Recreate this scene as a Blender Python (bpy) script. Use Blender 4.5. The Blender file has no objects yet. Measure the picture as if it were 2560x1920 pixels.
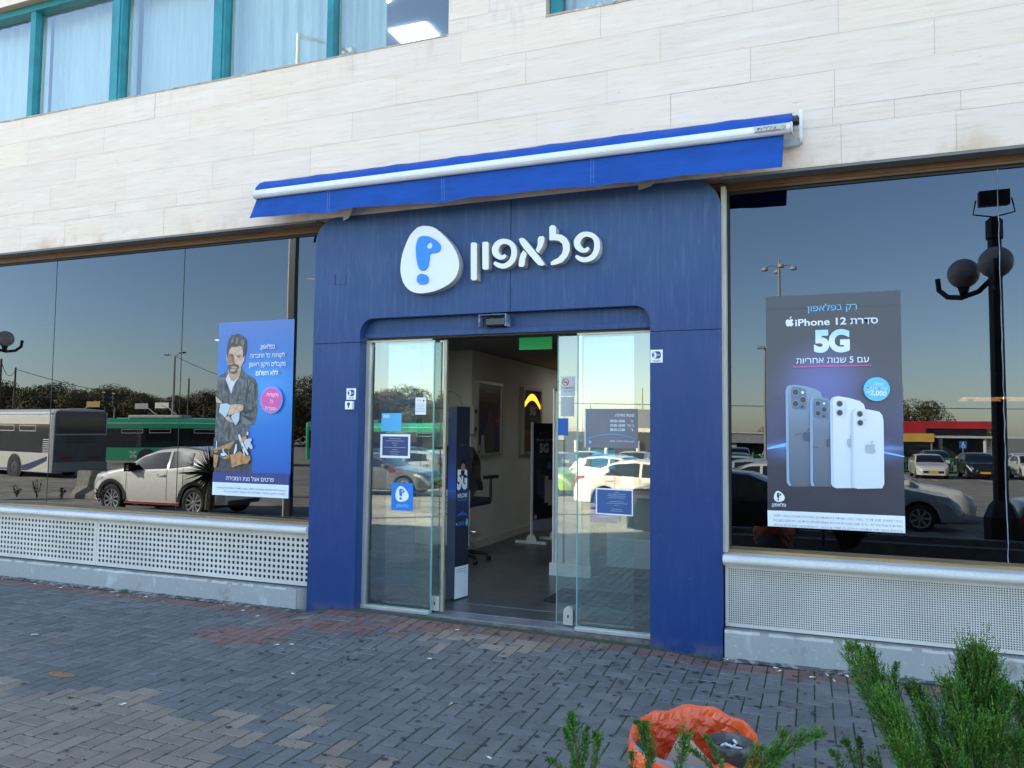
import bpy, bmesh, math, random
from mathutils import Vector, Matrix
from mathutils.geometry import tessellate_polygon
rnd = random.Random(7)
R = math.radians
SC = bpy.context.scene
COL = SC.collection

# ------------------------------------------------------------------ camera, sky, sun, exposure
cam_d = bpy.data.cameras.new('camera'); cam = bpy.data.objects.new('camera', cam_d); COL.objects.link(cam)
cam.matrix_world = Matrix(((0.932109, 0.012056, 0.361977, 0.0), (0.362032, -0.059362, -0.930273, -5.8),
                           (0.010272, 0.998164, -0.059697, 1.62), (0, 0, 0, 1)))
cam_d.sensor_width = 36.0; cam_d.lens = 36.0 * 1923.0 / 2560.0
cam_d.clip_start = 0.05; cam_d.clip_end = 3000.0
SC.camera = cam

SUN_EL, SUN_DX, SUN_DY = 26.0, -0.80, 0.60          # the sun stands behind the building, to the left
world = bpy.data.worlds.new('World'); SC.world = world; world.use_nodes = True
wn = world.node_tree.nodes; wl = world.node_tree.links
sky = wn.new('ShaderNodeTexSky'); sky.sky_type = 'NISHITA'; sky.sun_disc = False
sky.sun_elevation = R(SUN_EL); sky.sun_rotation = math.atan2(SUN_DX, SUN_DY)
sky.air_density = 1.0; sky.dust_density = 0.5; sky.ozone_density = 1.5
wl.new(sky.outputs[0], wn['Background'].inputs[0]); wn['Background'].inputs[1].default_value = 0.10

sun_d = bpy.data.lights.new('sun', 'SUN'); sun_d.energy = 5.0; sun_d.angle = R(0.53); sun_d.color = (1.0, 0.89, 0.72)
sun = bpy.data.objects.new('sun', sun_d); COL.objects.link(sun)
sd = Vector((SUN_DX, SUN_DY, math.tan(R(SUN_EL)))).normalized()
sun.rotation_euler = sd.to_track_quat('Z', 'Y').to_euler()
SC.view_settings.view_transform = 'Standard'; SC.view_settings.look = 'None'
SC.view_settings.exposure = 2.63; SC.view_settings.gamma = 1.0
SC.cycles.max_bounces = 8; SC.cycles.transparent_max_bounces = 12
SC.cycles.sample_clamp_indirect = 6.0

# ------------------------------------------------------------------ materials
def nt(name):
    m = bpy.data.materials.new(name); m.use_nodes = True
    n = m.node_tree.nodes; l = m.node_tree.links
    return m, n, l, n['Principled BSDF']

def mat(name, col, rough=0.6, metal=0.0, var=0.0, vs=6.0, stretch=(1, 1, 1), bump=0.0, bs=60.0, attr=False,
        col2=None, spec=0.5, lo=0.35, hi=0.65, coat=0.0, fine=0.0, fs=120.0, rvar=0.0):
    m, n, l, p = nt(name)
    p.inputs['Roughness'].default_value = rough; p.inputs['Metallic'].default_value = metal
    p.inputs['Specular IOR Level'].default_value = spec
    p.inputs['Coat Weight'].default_value = coat
    c = (*col, 1.0)
    p.inputs['Base Color'].default_value = c
    tc = n.new('ShaderNodeTexCoord'); mp = n.new('ShaderNodeMapping'); mp.inputs['Scale'].default_value = stretch
    l.new(tc.outputs['Object'], mp.inputs['Vector'])
    src = None
    if attr:
        a = n.new('ShaderNodeAttribute'); a.attribute_name = 'col'; src = a.outputs['Color']
    def mul(src, fac_socket, lo_, hi_):
        mr = n.new('ShaderNodeMapRange'); mr.inputs['From Min'].default_value = lo; mr.inputs['From Max'].default_value = hi
        mr.inputs['To Min'].default_value = lo_; mr.inputs['To Max'].default_value = hi_
        l.new(fac_socket, mr.inputs['Value'])
        mx = n.new('ShaderNodeMix'); mx.data_type = 'RGBA'; mx.blend_type = 'MULTIPLY'; mx.inputs['Factor'].default_value = 1.0
        if src is None: mx.inputs['A'].default_value = c
        else: l.new(src, mx.inputs['A'])
        l.new(mr.outputs[0], mx.inputs['B'])
        return mx.outputs['Result']
    if col2 is not None:
        nz = n.new('ShaderNodeTexNoise'); nz.inputs['Scale'].default_value = vs; nz.inputs['Detail'].default_value = 6
        nz.inputs['Roughness'].default_value = 0.65
        l.new(mp.outputs[0], nz.inputs['Vector'])
        mr = n.new('ShaderNodeMapRange'); mr.inputs['From Min'].default_value = lo; mr.inputs['From Max'].default_value = hi
        l.new(nz.outputs['Fac'], mr.inputs['Value'])
        mx = n.new('ShaderNodeMix'); mx.data_type = 'RGBA'
        if src is None: mx.inputs['A'].default_value = c
        else: l.new(src, mx.inputs['A'])
        mx.inputs['B'].default_value = (*col2, 1.0)
        l.new(mr.outputs[0], mx.inputs['Factor']); src = mx.outputs['Result']
    if var:
        nz = n.new('ShaderNodeTexNoise'); nz.inputs['Scale'].default_value = vs * 1.7; nz.inputs['Detail'].default_value = 5
        l.new(mp.outputs[0], nz.inputs['Vector'])
        src = mul(src, nz.outputs['Fac'], 1 - var, 1 + var)
    if fine:
        nz = n.new('ShaderNodeTexNoise'); nz.inputs['Scale'].default_value = fs; nz.inputs['Detail'].default_value = 3
        l.new(tc.outputs['Object'], nz.inputs['Vector'])
        src = mul(src, nz.outputs['Fac'], 1 - fine, 1 + fine)
    if src is not None: l.new(src, p.inputs['Base Color'])
    if rvar:
        nz = n.new('ShaderNodeTexNoise'); nz.inputs['Scale'].default_value = vs; nz.inputs['Detail'].default_value = 4
        l.new(mp.outputs[0], nz.inputs['Vector'])
        mr = n.new('ShaderNodeMapRange'); mr.inputs['From Min'].default_value = .3; mr.inputs['From Max'].default_value = .7
        mr.inputs['To Min'].default_value = rough - rvar; mr.inputs['To Max'].default_value = rough + rvar
        l.new(nz.outputs['Fac'], mr.inputs['Value']); l.new(mr.outputs[0], p.inputs['Roughness'])
    if bump:
        nz = n.new('ShaderNodeTexNoise'); nz.inputs['Scale'].default_value = bs; nz.inputs['Detail'].default_value = 4
        l.new(mp.outputs[0], nz.inputs['Vector'])
        b = n.new('ShaderNodeBump'); b.inputs['Strength'].default_value = bump; b.inputs['Distance'].default_value = 0.01
        l.new(nz.outputs['Fac'], b.inputs['Height']); l.new(b.outputs[0], p.inputs['Normal'])
    return m

def flat(name, col, rough=0.55, spec=0.4):
    return mat(name, col, rough, spec=spec, var=0.04, vs=3.0)

def emit(name, col, s):
    m, n, l, p = nt(name)
    p.inputs['Base Color'].default_value = (*col, 1); p.inputs['Emission Color'].default_value = (*col, 1)
    p.inputs['Emission Strength'].default_value = s
    return m

def glass(name, base, tint, gcol, k=1.0, rough=0.0, wave=0.0, ws=0.6, ghaze=None):
    """coated architectural glass: reflection = base + fresnel, the rest passes through tinted"""
    m = bpy.data.materials.new(name); m.use_nodes = True
    n = m.node_tree.nodes; l = m.node_tree.links
    for x in list(n): n.remove(x)
    out = n.new('ShaderNodeOutputMaterial'); mix = n.new('ShaderNodeMixShader')
    fr = n.new('ShaderNodeFresnel'); fr.inputs['IOR'].default_value = 1.5
    ad = n.new('ShaderNodeMath'); ad.operation = 'MULTIPLY_ADD'; ad.inputs[1].default_value = k; ad.inputs[2].default_value = base
    ad.use_clamp = True
    l.new(fr.outputs[0], ad.inputs[0]); l.new(ad.outputs[0], mix.inputs['Fac'])
    g = n.new('ShaderNodeBsdfGlossy'); g.inputs['Color'].default_value = (*gcol, 1); g.inputs['Roughness'].default_value = rough
    t = n.new('ShaderNodeBsdfTransparent'); t.inputs['Color'].default_value = (*tint, 1)
    back = t
    if ghaze:
        d = n.new('ShaderNodeBsdfDiffuse'); d.inputs['Color'].default_value = (*ghaze[0], 1)
        mh = n.new('ShaderNodeMixShader'); mh.inputs['Fac'].default_value = ghaze[1]
        l.new(t.outputs[0], mh.inputs[1]); l.new(d.outputs[0], mh.inputs[2]); back = mh
    l.new(back.outputs[0], mix.inputs[1]); l.new(g.outputs[0], mix.inputs[2]); l.new(mix.outputs[0], out.inputs['Surface'])
    if wave:
        tc = n.new('ShaderNodeTexCoord'); nz = n.new('ShaderNodeTexNoise'); nz.inputs['Scale'].default_value = ws; nz.inputs['Detail'].default_value = 1
        b = n.new('ShaderNodeBump'); b.inputs['Strength'].default_value = 1.0; b.inputs['Distance'].default_value = wave
        l.new(tc.outputs['Object'], nz.inputs['Vector']); l.new(nz.outputs['Fac'], b.inputs['Height'])
        l.new(b.outputs[0], g.inputs['Normal'])
    return m

# ------------------------------------------------------------------ mesh builder and object helpers
class MB:
    def __init__(s): s.v = []; s.f = []; s.c = []; s.mi = []; s.col = None; s.m = 0; s.sm = []; s.smooth = False
    def add(s, vs, fs):
        o = len(s.v); s.v.extend([tuple(v) for v in vs])
        for f in fs:
            s.f.append(tuple(i + o for i in f)); s.c.append(s.col); s.mi.append(s.m); s.sm.append(s.smooth)
        return s
    def box(s, x0, x1, y0, y1, z0, z1):
        if x0 > x1: x0, x1 = x1, x0
        if y0 > y1: y0, y1 = y1, y0
        if z0 > z1: z0, z1 = z1, z0
        return s.add([(x0,y0,z0),(x1,y0,z0),(x1,y1,z0),(x0,y1,z0),(x0,y0,z1),(x1,y0,z1),(x1,y1,z1),(x0,y1,z1)],
                     [(0,3,2,1),(4,5,6,7),(0,1,5,4),(1,2,6,5),(2,3,7,6),(3,0,4,7)])
    def bbox(s, x0, x1, y0, y1, z0, z1, b=0.004):
        """box with bevelled edges"""
        bm = bmesh.new(); bmesh.ops.create_cube(bm, size=1.0)
        for v in bm.verts:
            v.co = Vector((x0+(v.co.x+.5)*(x1-x0), y0+(v.co.y+.5)*(y1-y0), z0+(v.co.z+.5)*(z1-z0)))
        bmesh.ops.bevel(bm, geom=list(bm.edges), offset=b, segments=2, affect='EDGES', profile=.6)
        bm.verts.index_update(); s.add([v.co[:] for v in bm.verts], [[v.index for v in f.verts] for f in bm.faces]); bm.free()
        return s
    def quad(s, a, b, c, d): return s.add([a, b, c, d], [(0,1,2,3)])
    def tube(s, pts, r, n=10, caps=True, flat=1.0):
        pts = [Vector(p) for p in pts]; k = len(pts)
        rr = r if isinstance(r, (list, tuple)) else [r]*k
        vs = []; prev = None
        for i, p in enumerate(pts):
            d = (pts[min(i+1,k-1)] - pts[max(i-1,0)]).normalized()
            if prev is None:
                up = Vector((0,0,1)) if abs(d.z) < .9 else Vector((1,0,0))
                a = d.cross(up).normalized()
            else:
                a = (prev - d*prev.dot(d)).normalized()
            prev = a; b = d.cross(a)
            for j in range(n):
                t = 2*math.pi*j/n; vs.append(p + a*math.cos(t)*rr[i] + b*math.sin(t)*rr[i]*flat)
        fs = [(i*n+j, i*n+(j+1)%n, (i+1)*n+(j+1)%n, (i+1)*n+j) for i in range(k-1) for j in range(n)]
        if caps: fs += [tuple(range(n-1,-1,-1)), tuple((k-1)*n+j for j in range(n))]
        return s.add(vs, fs)
    def lathe(s, prof, c=(0,0,0), axis='Z', n=24, a0=0.0, a1=2*math.pi):
        vs = []; full = abs(a1-a0-2*math.pi) < 1e-6; m = n if full else n+1
        for r, h in prof:
            for j in range(m):
                t = a0+(a1-a0)*j/n; x, y = r*math.cos(t), r*math.sin(t)
                p = (x,y,h) if axis == 'Z' else ((x,h,y) if axis == 'Y' else (h,x,y))
                vs.append((p[0]+c[0], p[1]+c[1], p[2]+c[2]))
        k = len(prof)
        fs = [(i*m+j, i*m+(j+1)%m, (i+1)*m+(j+1)%m, (i+1)*m+j) for i in range(k-1) for j in range(n)]
        return s.add(vs, fs)
    def sphere(s, c, r, n=16, m=10, sz=1.0):
        prof = [(max(r*math.sin(math.pi*i/m), 1e-5), -r*sz*math.cos(math.pi*i/m)) for i in range(m+1)]
        return s.lathe(prof, c, 'Z', n)
    def prism_x(s, prof, x0, x1, closed=True):
        """extrude a (y,z) profile along x"""
        n = len(prof); vs = [(x0, y, z) for y, z in prof] + [(x1, y, z) for y, z in prof]
        fs = [(i, (i+1) % n, (i+1) % n + n, i+n) for i in range(n if closed else n-1)]
        if closed: fs += [tuple(range(n-1,-1,-1)), tuple(range(n, 2*n))]
        return s.add(vs, fs)
    def prism_y(s, loops, y0, y1, back=True):
        """fill (x,z) loops (outer + holes), extruded from y0 (front, facing -y) to y1"""
        tri = tessellate_polygon([[Vector((x, z, 0)) for x, z in lp] for lp in loops])
        pts = [p for lp in loops for p in lp]; n = len(pts)
        vs = [(x, y0, z) for x, z in pts] + [(x, y1, z) for x, z in pts]
        def ori(t):
            a, b, c = (pts[i] for i in t)
            return t if (b[0]-a[0])*(c[1]-a[1]) - (b[1]-a[1])*(c[0]-a[0]) > 0 else (t[0], t[2], t[1])
        tri = [ori(t) for t in tri]
        fs = list(tri)
        if back: fs += [(a+n, c+n, b+n) for a, b, c in tri]
        o = 0
        if abs(y1-y0) > 1e-6:
            for lp in loops:
                k = len(lp)
                ar = sum(lp[i][0]*lp[(i+1)%k][1]-lp[(i+1)%k][0]*lp[i][1] for i in range(k))
                for i in range(k):
                    a, b = o+i, o+(i+1) % k
                    fs.append((a, a+n, b+n, b) if (ar > 0) == (lp is loops[0]) or lp is not loops[0] and ar > 0 else (a, b, b+n, a+n))
                o += k
        return s.add(vs, fs)
    def xf(s, M, start=0):
        for i in range(start, len(s.v)): s.v[i] = tuple(M @ Vector(s.v[i]))
        return s
    def build(s, name, mats, parent=None, local=False, normals=True):
        if not isinstance(mats, (list, tuple)): mats = [mats]
        me = bpy.data.meshes.new(name); vs = s.v
        if parent is not None and not local:
            inv = parent_world(parent).inverted(); vs = [tuple(inv @ Vector(v)) for v in vs]
        me.from_pydata(vs, [], s.f)
        for m in mats: me.materials.append(m)
        me.polygons.foreach_set('material_index', s.mi)
        me.polygons.foreach_set('use_smooth', s.sm)
        if any(c is not None for c in s.c):
            a = me.color_attributes.new('col', 'FLOAT_COLOR', 'CORNER')
            buf = []
            for p in me.polygons:
                c = s.c[p.index] or (1, 1, 1); buf.extend((*c, 1.0)*p.loop_total)
            a.data.foreach_set('color', buf)
        me.update()
        if normals and len(s.f) < 60000:
            bm = bmesh.new(); bm.from_mesh(me); bmesh.ops.recalc_face_normals(bm, faces=bm.faces); bm.to_mesh(me); bm.free()
        o = bpy.data.objects.new(name, me); COL.objects.link(o)
        if parent is not None: o.parent = parent
        return o

def parent_world(p):
    M = Matrix.Identity(4); q = p
    while q is not None: M = q.matrix_basis @ M; q = q.parent
    return M

def tag(o, label=None, cat=None, group=None, kind=None):
    if label: o['label'] = label
    if cat: o['category'] = cat
    if group: o['group'] = group
    if kind: o['kind'] = kind
    return o

def thing(name, label, cat, loc=(0,0,0), rz=0.0, group=None):
    o = bpy.data.objects.new(name, None); COL.objects.link(o); o.location = loc; o.rotation_euler = (0, 0, rz)
    o.empty_display_size = .2
    return tag(o, label, cat, group)

def struct(name, mb, m, **k):
    return tag(mb.build(name, m, **k), kind='structure')

def dup(root, loc, rz, label=None, group=None, scale=None):
    r = root.copy(); COL.objects.link(r); r.location = loc; r.rotation_euler = (0, 0, rz)
    if label: r['label'] = label
    if group: r['group'] = group
    if scale: r.scale = (scale, scale, scale)
    for ch in list(root.children):
        c = ch.copy(); COL.objects.link(c); c.parent = r
        for g in ch.children:
            d = g.copy(); COL.objects.link(d); d.parent = c
    return r

def shade(o, ang=None):
    for p in o.data.polygons: p.use_smooth = True
    if ang is not None:
        try: o.data.set_sharp_from_angle(angle=R(ang))
        except Exception: pass
    return o

def smooth_loop(pts, k=4):
    n = len(pts); out = []
    for i in range(n):
        p0, p1, p2, p3 = (Vector(pts[(i+j-1) % n]) for j in range(4))
        for t in range(k):
            u = t/k
            q = .5*((2*p1)+(-p0+p2)*u+(2*p0-5*p1+4*p2-p3)*u*u+(-p0+3*p1-3*p2+p3)*u**3)
            out.append((q.x, q.y))
    return out

def heb(s):
    """type right-to-left: reverse the Hebrew, keep runs of digits and Latin in reading order"""
    import re
    toks = re.findall(r"[0-9A-Za-z]+(?:[ ,.:\-–][0-9A-Za-z]+)*|.", s)
    return ''.join(reversed(toks))

def text_mb(body, x, z, h, y, bold=0.0, align='CENTER', depth=0.0, width=None, tilt=0.0):
    """text as mesh in the facade plane: (x,z) is the anchor on the baseline, h the cap height in metres"""
    c = bpy.data.curves.new('t', 'FONT'); c.body = body; c.size = h/0.7; c.align_x = align; latin = all(ord(q) < 0x590 for q in body); c.offset = bold*h if latin else 0.0
    c.resolution_u = 4
    if depth: c.extrude = depth
    o = bpy.data.objects.new('t', c); COL.objects.link(o)
    me = bpy.data.meshes.new_from_object(o.evaluated_get(bpy.context.evaluated_depsgraph_get()))
    mb = MB(); vs = [v.co.copy() for v in me.vertices]
    k = 1.0
    if width and vs:
        w = max(v.x for v in vs)-min(v.x for v in vs); k = width/w if w > 0 else 1
    ct, st = math.cos(tilt), math.sin(tilt)
    vv = [(x+(v.x*k*ct-v.y*st), y-v.z, z+(v.x*k*st+v.y*ct)) for v in vs]
    mb.add(vv, [tuple(p.vertices) for p in me.polygons])
    if bold and not latin:                             # thicken the strokes of the Hebrew face with nudged copies
        base = list(mb.v); fs0 = list(mb.f); d = bold*h*1.1
        for q, (ax, az) in enumerate(((d, 0), (-d, 0), (0, d), (0, -d))):
            mb.add([(v[0]+ax, v[1]+.00014*(q+1), v[2]+az) for v in base], fs0)
    bpy.data.objects.remove(o); bpy.data.curves.remove(c); bpy.data.meshes.remove(me)
    return mb

def merge(*mbs):
    o = MB()
    for m in mbs:
        k = len(o.v); o.v += m.v; o.f += [tuple(i+k for i in f) for f in m.f]; o.c += m.c; o.mi += m.mi; o.sm += m.sm
    return o

# ------------------------------------------------------------------ shared materials
def travertine():
    m, n, l, p = nt('travertine')
    p.inputs['Roughness'].default_value = .72
    tc = n.new('ShaderNodeTexCoord')
    at = n.new('ShaderNodeAttribute'); at.attribute_name = 'col'
    def noise(sc, st, det=5, rg=.6, off=(0,0,0)):
        mp = n.new('ShaderNodeMapping'); mp.inputs['Scale'].default_value = st; mp.inputs['Location'].default_value = off
        l.new(tc.outputs['Object'], mp.inputs[0])
        nz = n.new('ShaderNodeTexNoise'); nz.inputs['Scale'].default_value = sc; nz.inputs['Detail'].default_value = det
        nz.inputs['Roughness'].default_value = rg; l.new(mp.outputs[0], nz.inputs['Vector'])
        return nz.outputs['Fac']
    def rng(s, a, b, c=0., d=1.):
        r = n.new('ShaderNodeMapRange'); r.inputs[1].default_value = a; r.inputs[2].default_value = b
        r.inputs[3].default_value = c; r.inputs[4].default_value = d; l.new(s, r.inputs[0]); return r.outputs[0]
    def mix(a, b, f, mode='MIX'):
        x = n.new('ShaderNodeMix'); x.data_type = 'RGBA'; x.blend_type = mode
        for s, k in ((a, 'A'), (b, 'B')):
            if isinstance(s, tuple): x.inputs[k].default_value = (*s, 1)
            else: l.new(s, x.inputs[k])
        if isinstance(f, float): x.inputs['Factor'].default_value = f
        else: l.new(f, x.inputs['Factor'])
        return x.outputs['Result']
    c = at.outputs['Color']
    veins = rng(noise(5., (.55, 1, 9), 6, .7), .50, .64)
    c = mix(c, (.60, .49, .36), rng(veins, 0, 1, 0, .38))
    c = mix(c, (.88, .77, .66), rng(noise(3., (.5, 1, 5), 4, .6, (7, 0, 3)), .5, .7, 0, .5))
    pits = rng(noise(26., (.35, 1, 1.3), 4, .7, (3, 1, 9)), .66, .72)
    c = mix(c, (.40, .32, .24), rng(pits, 0, 1, 0, .7))
    # damp yellow-brown staining creeping up from the bottom edge of the cladding, and drips
    sx = n.new('ShaderNodeSeparateXYZ'); l.new(tc.outputs['Object'], sx.inputs[0])
    low = rng(sx.outputs['Z'], 3.50, 3.72, 1., 0.)
    pt = rng(noise(3.2, (1, 1, .9), 5, .6, (1, 5, 2)), .46, .64)
    mu = n.new('ShaderNodeMath'); mu.operation = 'MULTIPLY'; l.new(low, mu.inputs[0]); l.new(pt, mu.inputs[1])
    c = mix(c, (.50, .32, .14), rng(mu.outputs[0], 0, 1, 0, .62))
    top = rng(sx.outputs['Z'], 4.7, 5.02, 0., 1.)
    pt2 = rng(noise(6., (1, 1, .25), 4, .6, (9, 5, 2)), .55, .7)
    mu2 = n.new('ShaderNodeMath'); mu2.operation = 'MULTIPLY'; l.new(top, mu2.inputs[0]); l.new(pt2, mu2.inputs[1])
    c = mix(c, (.45, .36, .27), rng(mu2.outputs[0], 0, 1, 0, .3))
    l.new(c, p.inputs['Base Color'])
    b = n.new('ShaderNodeBump'); b.inputs['Strength'].default_value = .35; b.inputs['Distance'].default_value = .004
    l.new(noise(14., (.5, 1, 6), 5, .7), b.inputs['Height']); l.new(b.outputs[0], p.inputs['Normal'])
    return m
M_TRAV = travertine()
M_GROUT = mat('stone_joint', (.55, .42, .30), .9)
M_SOFFIT = mat('peeling_grey_paint', (.22, .205, .19), .8, var=.12, vs=3, col2=(.36, .29, .21), lo=.66, hi=.70, stretch=(1, 1, 4), bump=.3, bs=20)
M_BROWN = mat('brown_aluminium', (.13, .065, .03), .45, metal=.3, var=.2, vs=2, stretch=(1, 4, 8))
M_SILL = mat('bronze_sill', (.30, .19, .085), .42, metal=.35, var=.25, vs=2, stretch=(.6, 6, 10))
M_BLACK = mat('black_gasket', (.012, .012, .013), .6)
M_LEDGE = mat('white_enamel_ledge', (.66, .62, .56), .38, var=.06, vs=2, stretch=(1, 3, 3), fine=.05, fs=60)
M_PERF = mat('perforated_steel', (.60, .56, .505), .5, var=.08, vs=1.2, fine=.04)
M_PLINTH = mat('pale_blue_grey_render', (.46, .455, .43), .85, var=.16, vs=2.2, fine=.12, fs=35, bump=.4, bs=14, col2=(.30, .27, .23), lo=.60, hi=.70, attr=True, stretch=(1, 1, .6))
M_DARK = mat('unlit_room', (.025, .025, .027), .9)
M_ALU = mat('aluminium', (.56, .54, .50), .38, metal=.55, var=.08, vs=4)
M_ALUGOLD = mat('champagne_aluminium', (.40, .35, .26), .4, metal=.5, var=.1, vs=4)
M_WHITE = mat('white_paint', (.78, .78, .77), .5, var=.04, vs=3)
# ------------------------------------------------------------------ the office building
FL = 0.06                                            # shop floor level
bld = thing('office_building', 'travertine clad office block with tinted shop windows and teal framed windows above', 'building', (-4, 0, 0))
GY = 0.20                                            # plane of the tinted shop glass
M_WIN = glass('tinted_mirror_glass', .050, (.055, .055, .06), (.76, .86, 1.0), k=1.0, wave=.0018, ws=.5)
M_UPWIN = glass('upper_glass', .13, (.78, .92, .95), (.90, .97, 1), k=1.3, wave=.0008, ws=.4)
M_DOORG = glass('clear_door_glass', .18, (.76, .86, .83), (.92, 1.0, .97), k=1.2, wave=.0006, ws=.8, ghaze=((.42, .52, .50), .045))

# travertine cladding: one quad per slab with open joints over a mortar bed
def slabs():
    mb = MB(); J = .0019
    courses = [(3.52, 3.802, .72, [.221, .934]), (3.802, 3.935, .40, [.168, .563, .965]), (3.935, 4.205, 1.12, [-.976, -2.066]),
               (4.205, 4.47, 1.17, [-.388, .818]), (4.47, 4.745, 1.20, [.215, -1.055]), (4.745, 5.018, 1.16, [-1.531, -.37]),
               (5.018, 5.14, .42, [-2.3]), (5.14, 5.41, 1.17, [-2.5]), (5.41, 5.68, 1.1, [-2.1]), (5.68, 5.95, 1.2, [-2.4]),
               (5.95, 6.22, 1.1, [-2.2]), (6.22, 6.37, .5, [-2.3]), (6.37, 6.64, 1.2, [0]), (6.64, 6.92, 1.1, [.4]), (6.92, 7.2, 1.2, [.1]),
               (7.2, 8.4, 1.2, [.5]), (8.4, 9.6, 1.2, [0]), (9.6, 10.8, 1.2, [.6]), (10.8, 12.0, 1.2, [.2])]
    for z0, z1, pitch, js in courses:
        xs = sorted(js)
        while xs[0] > -17.9: xs.insert(0, xs[0]-pitch*rnd.uniform(.92, 1.06))
        while xs[-1] < 13.9: xs.append(xs[-1]+pitch*rnd.uniform(.92, 1.06))
        xs[0] = -18; xs[-1] = 14
        for a, b in zip(xs, xs[1:]):
            g = rnd.uniform(.975, 1.02); w = rnd.uniform(-.008, .010)
            mb.col = ((.83+w)*g, (.672+w*.6)*g, (.540-w)*g)
            holes = [(-18, -2.88), (-1.99, 2.6)] if 5.01 < z0 < 6.36 else []
            segs = [(a, b)]
            for h0, h1 in holes:
                ns = []
                for s0, s1 in segs:
                    if s1 <= h0 or s0 >= h1: ns.append((s0, s1)); continue
                    if s0 < h0: ns.append((s0, h0))
                    if s1 > h1: ns.append((h1, s1))
                segs = ns
            for s0, s1 in segs:
                x0, x1 = s0+J/2, s1-J/2
                if x1-x0 < .02: continue
                dy = rnd.uniform(-.0012, .0012)
                zt = z1-J/2; zb = z0+(0 if abs(z0-3.52) < 1e-6 else J/2)
                mb.quad((x0, dy, zb), (x1, dy, zb), (x1, dy, zt), (x0, dy, zt))
    mb.col = None
    return mb
clad = slabs().build('stone_cladding', M_TRAV, bld, normals=False)
g = MB()
for x0, x1, z0, z1 in ((-18, 14, 3.52, 5.01), (-2.876, -1.994, 5.01, 6.38), (2.6, 14, 5.01, 6.38), (-18, 14, 6.38, 12)):
    g.box(x0, x1, .004, .26 if z0 > 5 else .15, z0, z1)
g.build('mortar_bed', M_GROUT, bld)
M_EDGE = mat('weathered_stone_edge', (.58, .50, .40), .85, var=.25, vs=9, col2=(.25, .18, .13), lo=.55, hi=.68)   # rough chipped edges of the stone sill under the upper windows
for x0, x1 in ((-18, -2.88), (-1.99, 2.6)):
    s = MB(); x = x0
    while x < x1:
        w = min(rnd.uniform(.3, .9), x1-x); d = rnd.uniform(-.010, -.003)
        s.box(x, x+w-.003, d, .14, 5.006+rnd.uniform(0, .004), 5.024); x += w
    s.build('window_ledge', M_EDGE, bld)
# soffit and window frame under the cladding
so = MB()
so.prism_x([(0.002, 3.5195), (0.002, 3.500), (.150, 3.508), (.150, 3.5195)], -18, -4.19); so.prism_x([(0.002, 3.5195), (0.002, 3.500), (.150, 3.508), (.150, 3.5195)], -.60, 14)
so.build('soffit', M_SOFFIT, bld)
fr = MB()
for x0, x1 in ((-18, -4.05), (-.75, 14)):
    fr.box(x0, x1, .150, .24, 3.47, 3.56); fr.box(x0, x1, .158, .235, 3.449, 3.4698)
fr.build('window_frame', M_BROWN, bld)
gk = MB()
for x0, x1 in ((-18, -4.05), (-.75, 14)): gk.box(x0, x1, .185, .23, 3.43, 3.4488)
x = -.55
gk.build('gasket', M_BLACK, bld)
# glass panes: one object each
def pane(name, x0, x1, z0, z1, y, m, th=.008):
    return MB().quad((x0, y, z0), (x1, y, z0), (x1, y, z1), (x0, y, z1)).build(name, m, bld, normals=False)
cuts = [-18, -15.2, -13.4, -11.4, -9.55, -7.73, -5.92, -4.10]
for a, b in zip(cuts, cuts[1:]): pane('window_pane', a+.002, b-.002, .775, 3.44, GY, M_WIN)
rc = [-.565, 1.205, 3.1, 5.0, 7.2, 9.4, 11.6, 14]
for a, b in zip(rc, rc[1:]): pane('window_pane', a+.003, b-.003, .775, 3.44, GY, M_WIN)
for a in cuts[1:-1]: MB().box(a-.0035, a+.0035, GY-.002, GY+.004, .775, 3.43).build('glazing_joint', M_BLACK, bld)
M_SIL = mat('silicone', (.26, .29, .33), .5, var=.3, vs=5)
for a in rc[1:-1]:                                    # smeared pale silicone joints of the right hand window
    sl = MB(); pts = []; z = .775
    while z < 3.45:
        pts.append((a+rnd.uniform(-.0035, .0035), GY-.002, z)); z += rnd.uniform(.03, .12)
    sl.tube(pts, [rnd.uniform(.003, .0075) for _ in pts], 6, flat=.5); sl.build('silicone_joint', M_SIL, bld)
mu = MB(); mu.bbox(-.612, -.578, .05, .21, .745, 3.46, .003)
mu.build('cream_mullion', mat('cream_mullion', (.50, .46, .38), .5, var=.15, vs=3, stretch=(1, 1, .4)), bld)
mu = MB(); mu.box(-.5775, -.563, .155, .21, .775, 3.45); mu.build('mullion_gasket', M_BLACK, bld)
# sill and white rounded ledge
for a, b in ((-18, -4.195), (-.605, 14)):
    sb = MB(); sb.prism_x([(.125, .74), (.125, .762), (.15, .768), (.185, .7755), (.23, .7755), (.23, .74)], a, b).build('window_sill', M_SILL, bld)
    prof = [(.13, .739), (-.005, .739)] + [(-.005-.035*math.sin(t), .706+.033*math.cos(t)) for t in [math.pi*i/10 for i in range(1, 10)]] + [(.0, .672), (.012, .660), (.10, .660), (.13, .66)]
    lg = MB(); e = b
    cutl = [a]+[c for c in (-15.5, -11.8, -8.9, -6.4, 2.9, 6.4, 10) if a < c < b]+[b]
    for c0, c1 in zip(cutl, cutl[1:]): lg.prism_x(prof, c0+(.001 if c0 != a else 0), c1-(.001 if c1 != b else 0))
    o = lg.build('ledge', M_LEDGE, bld); shade(o, 35)
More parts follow.
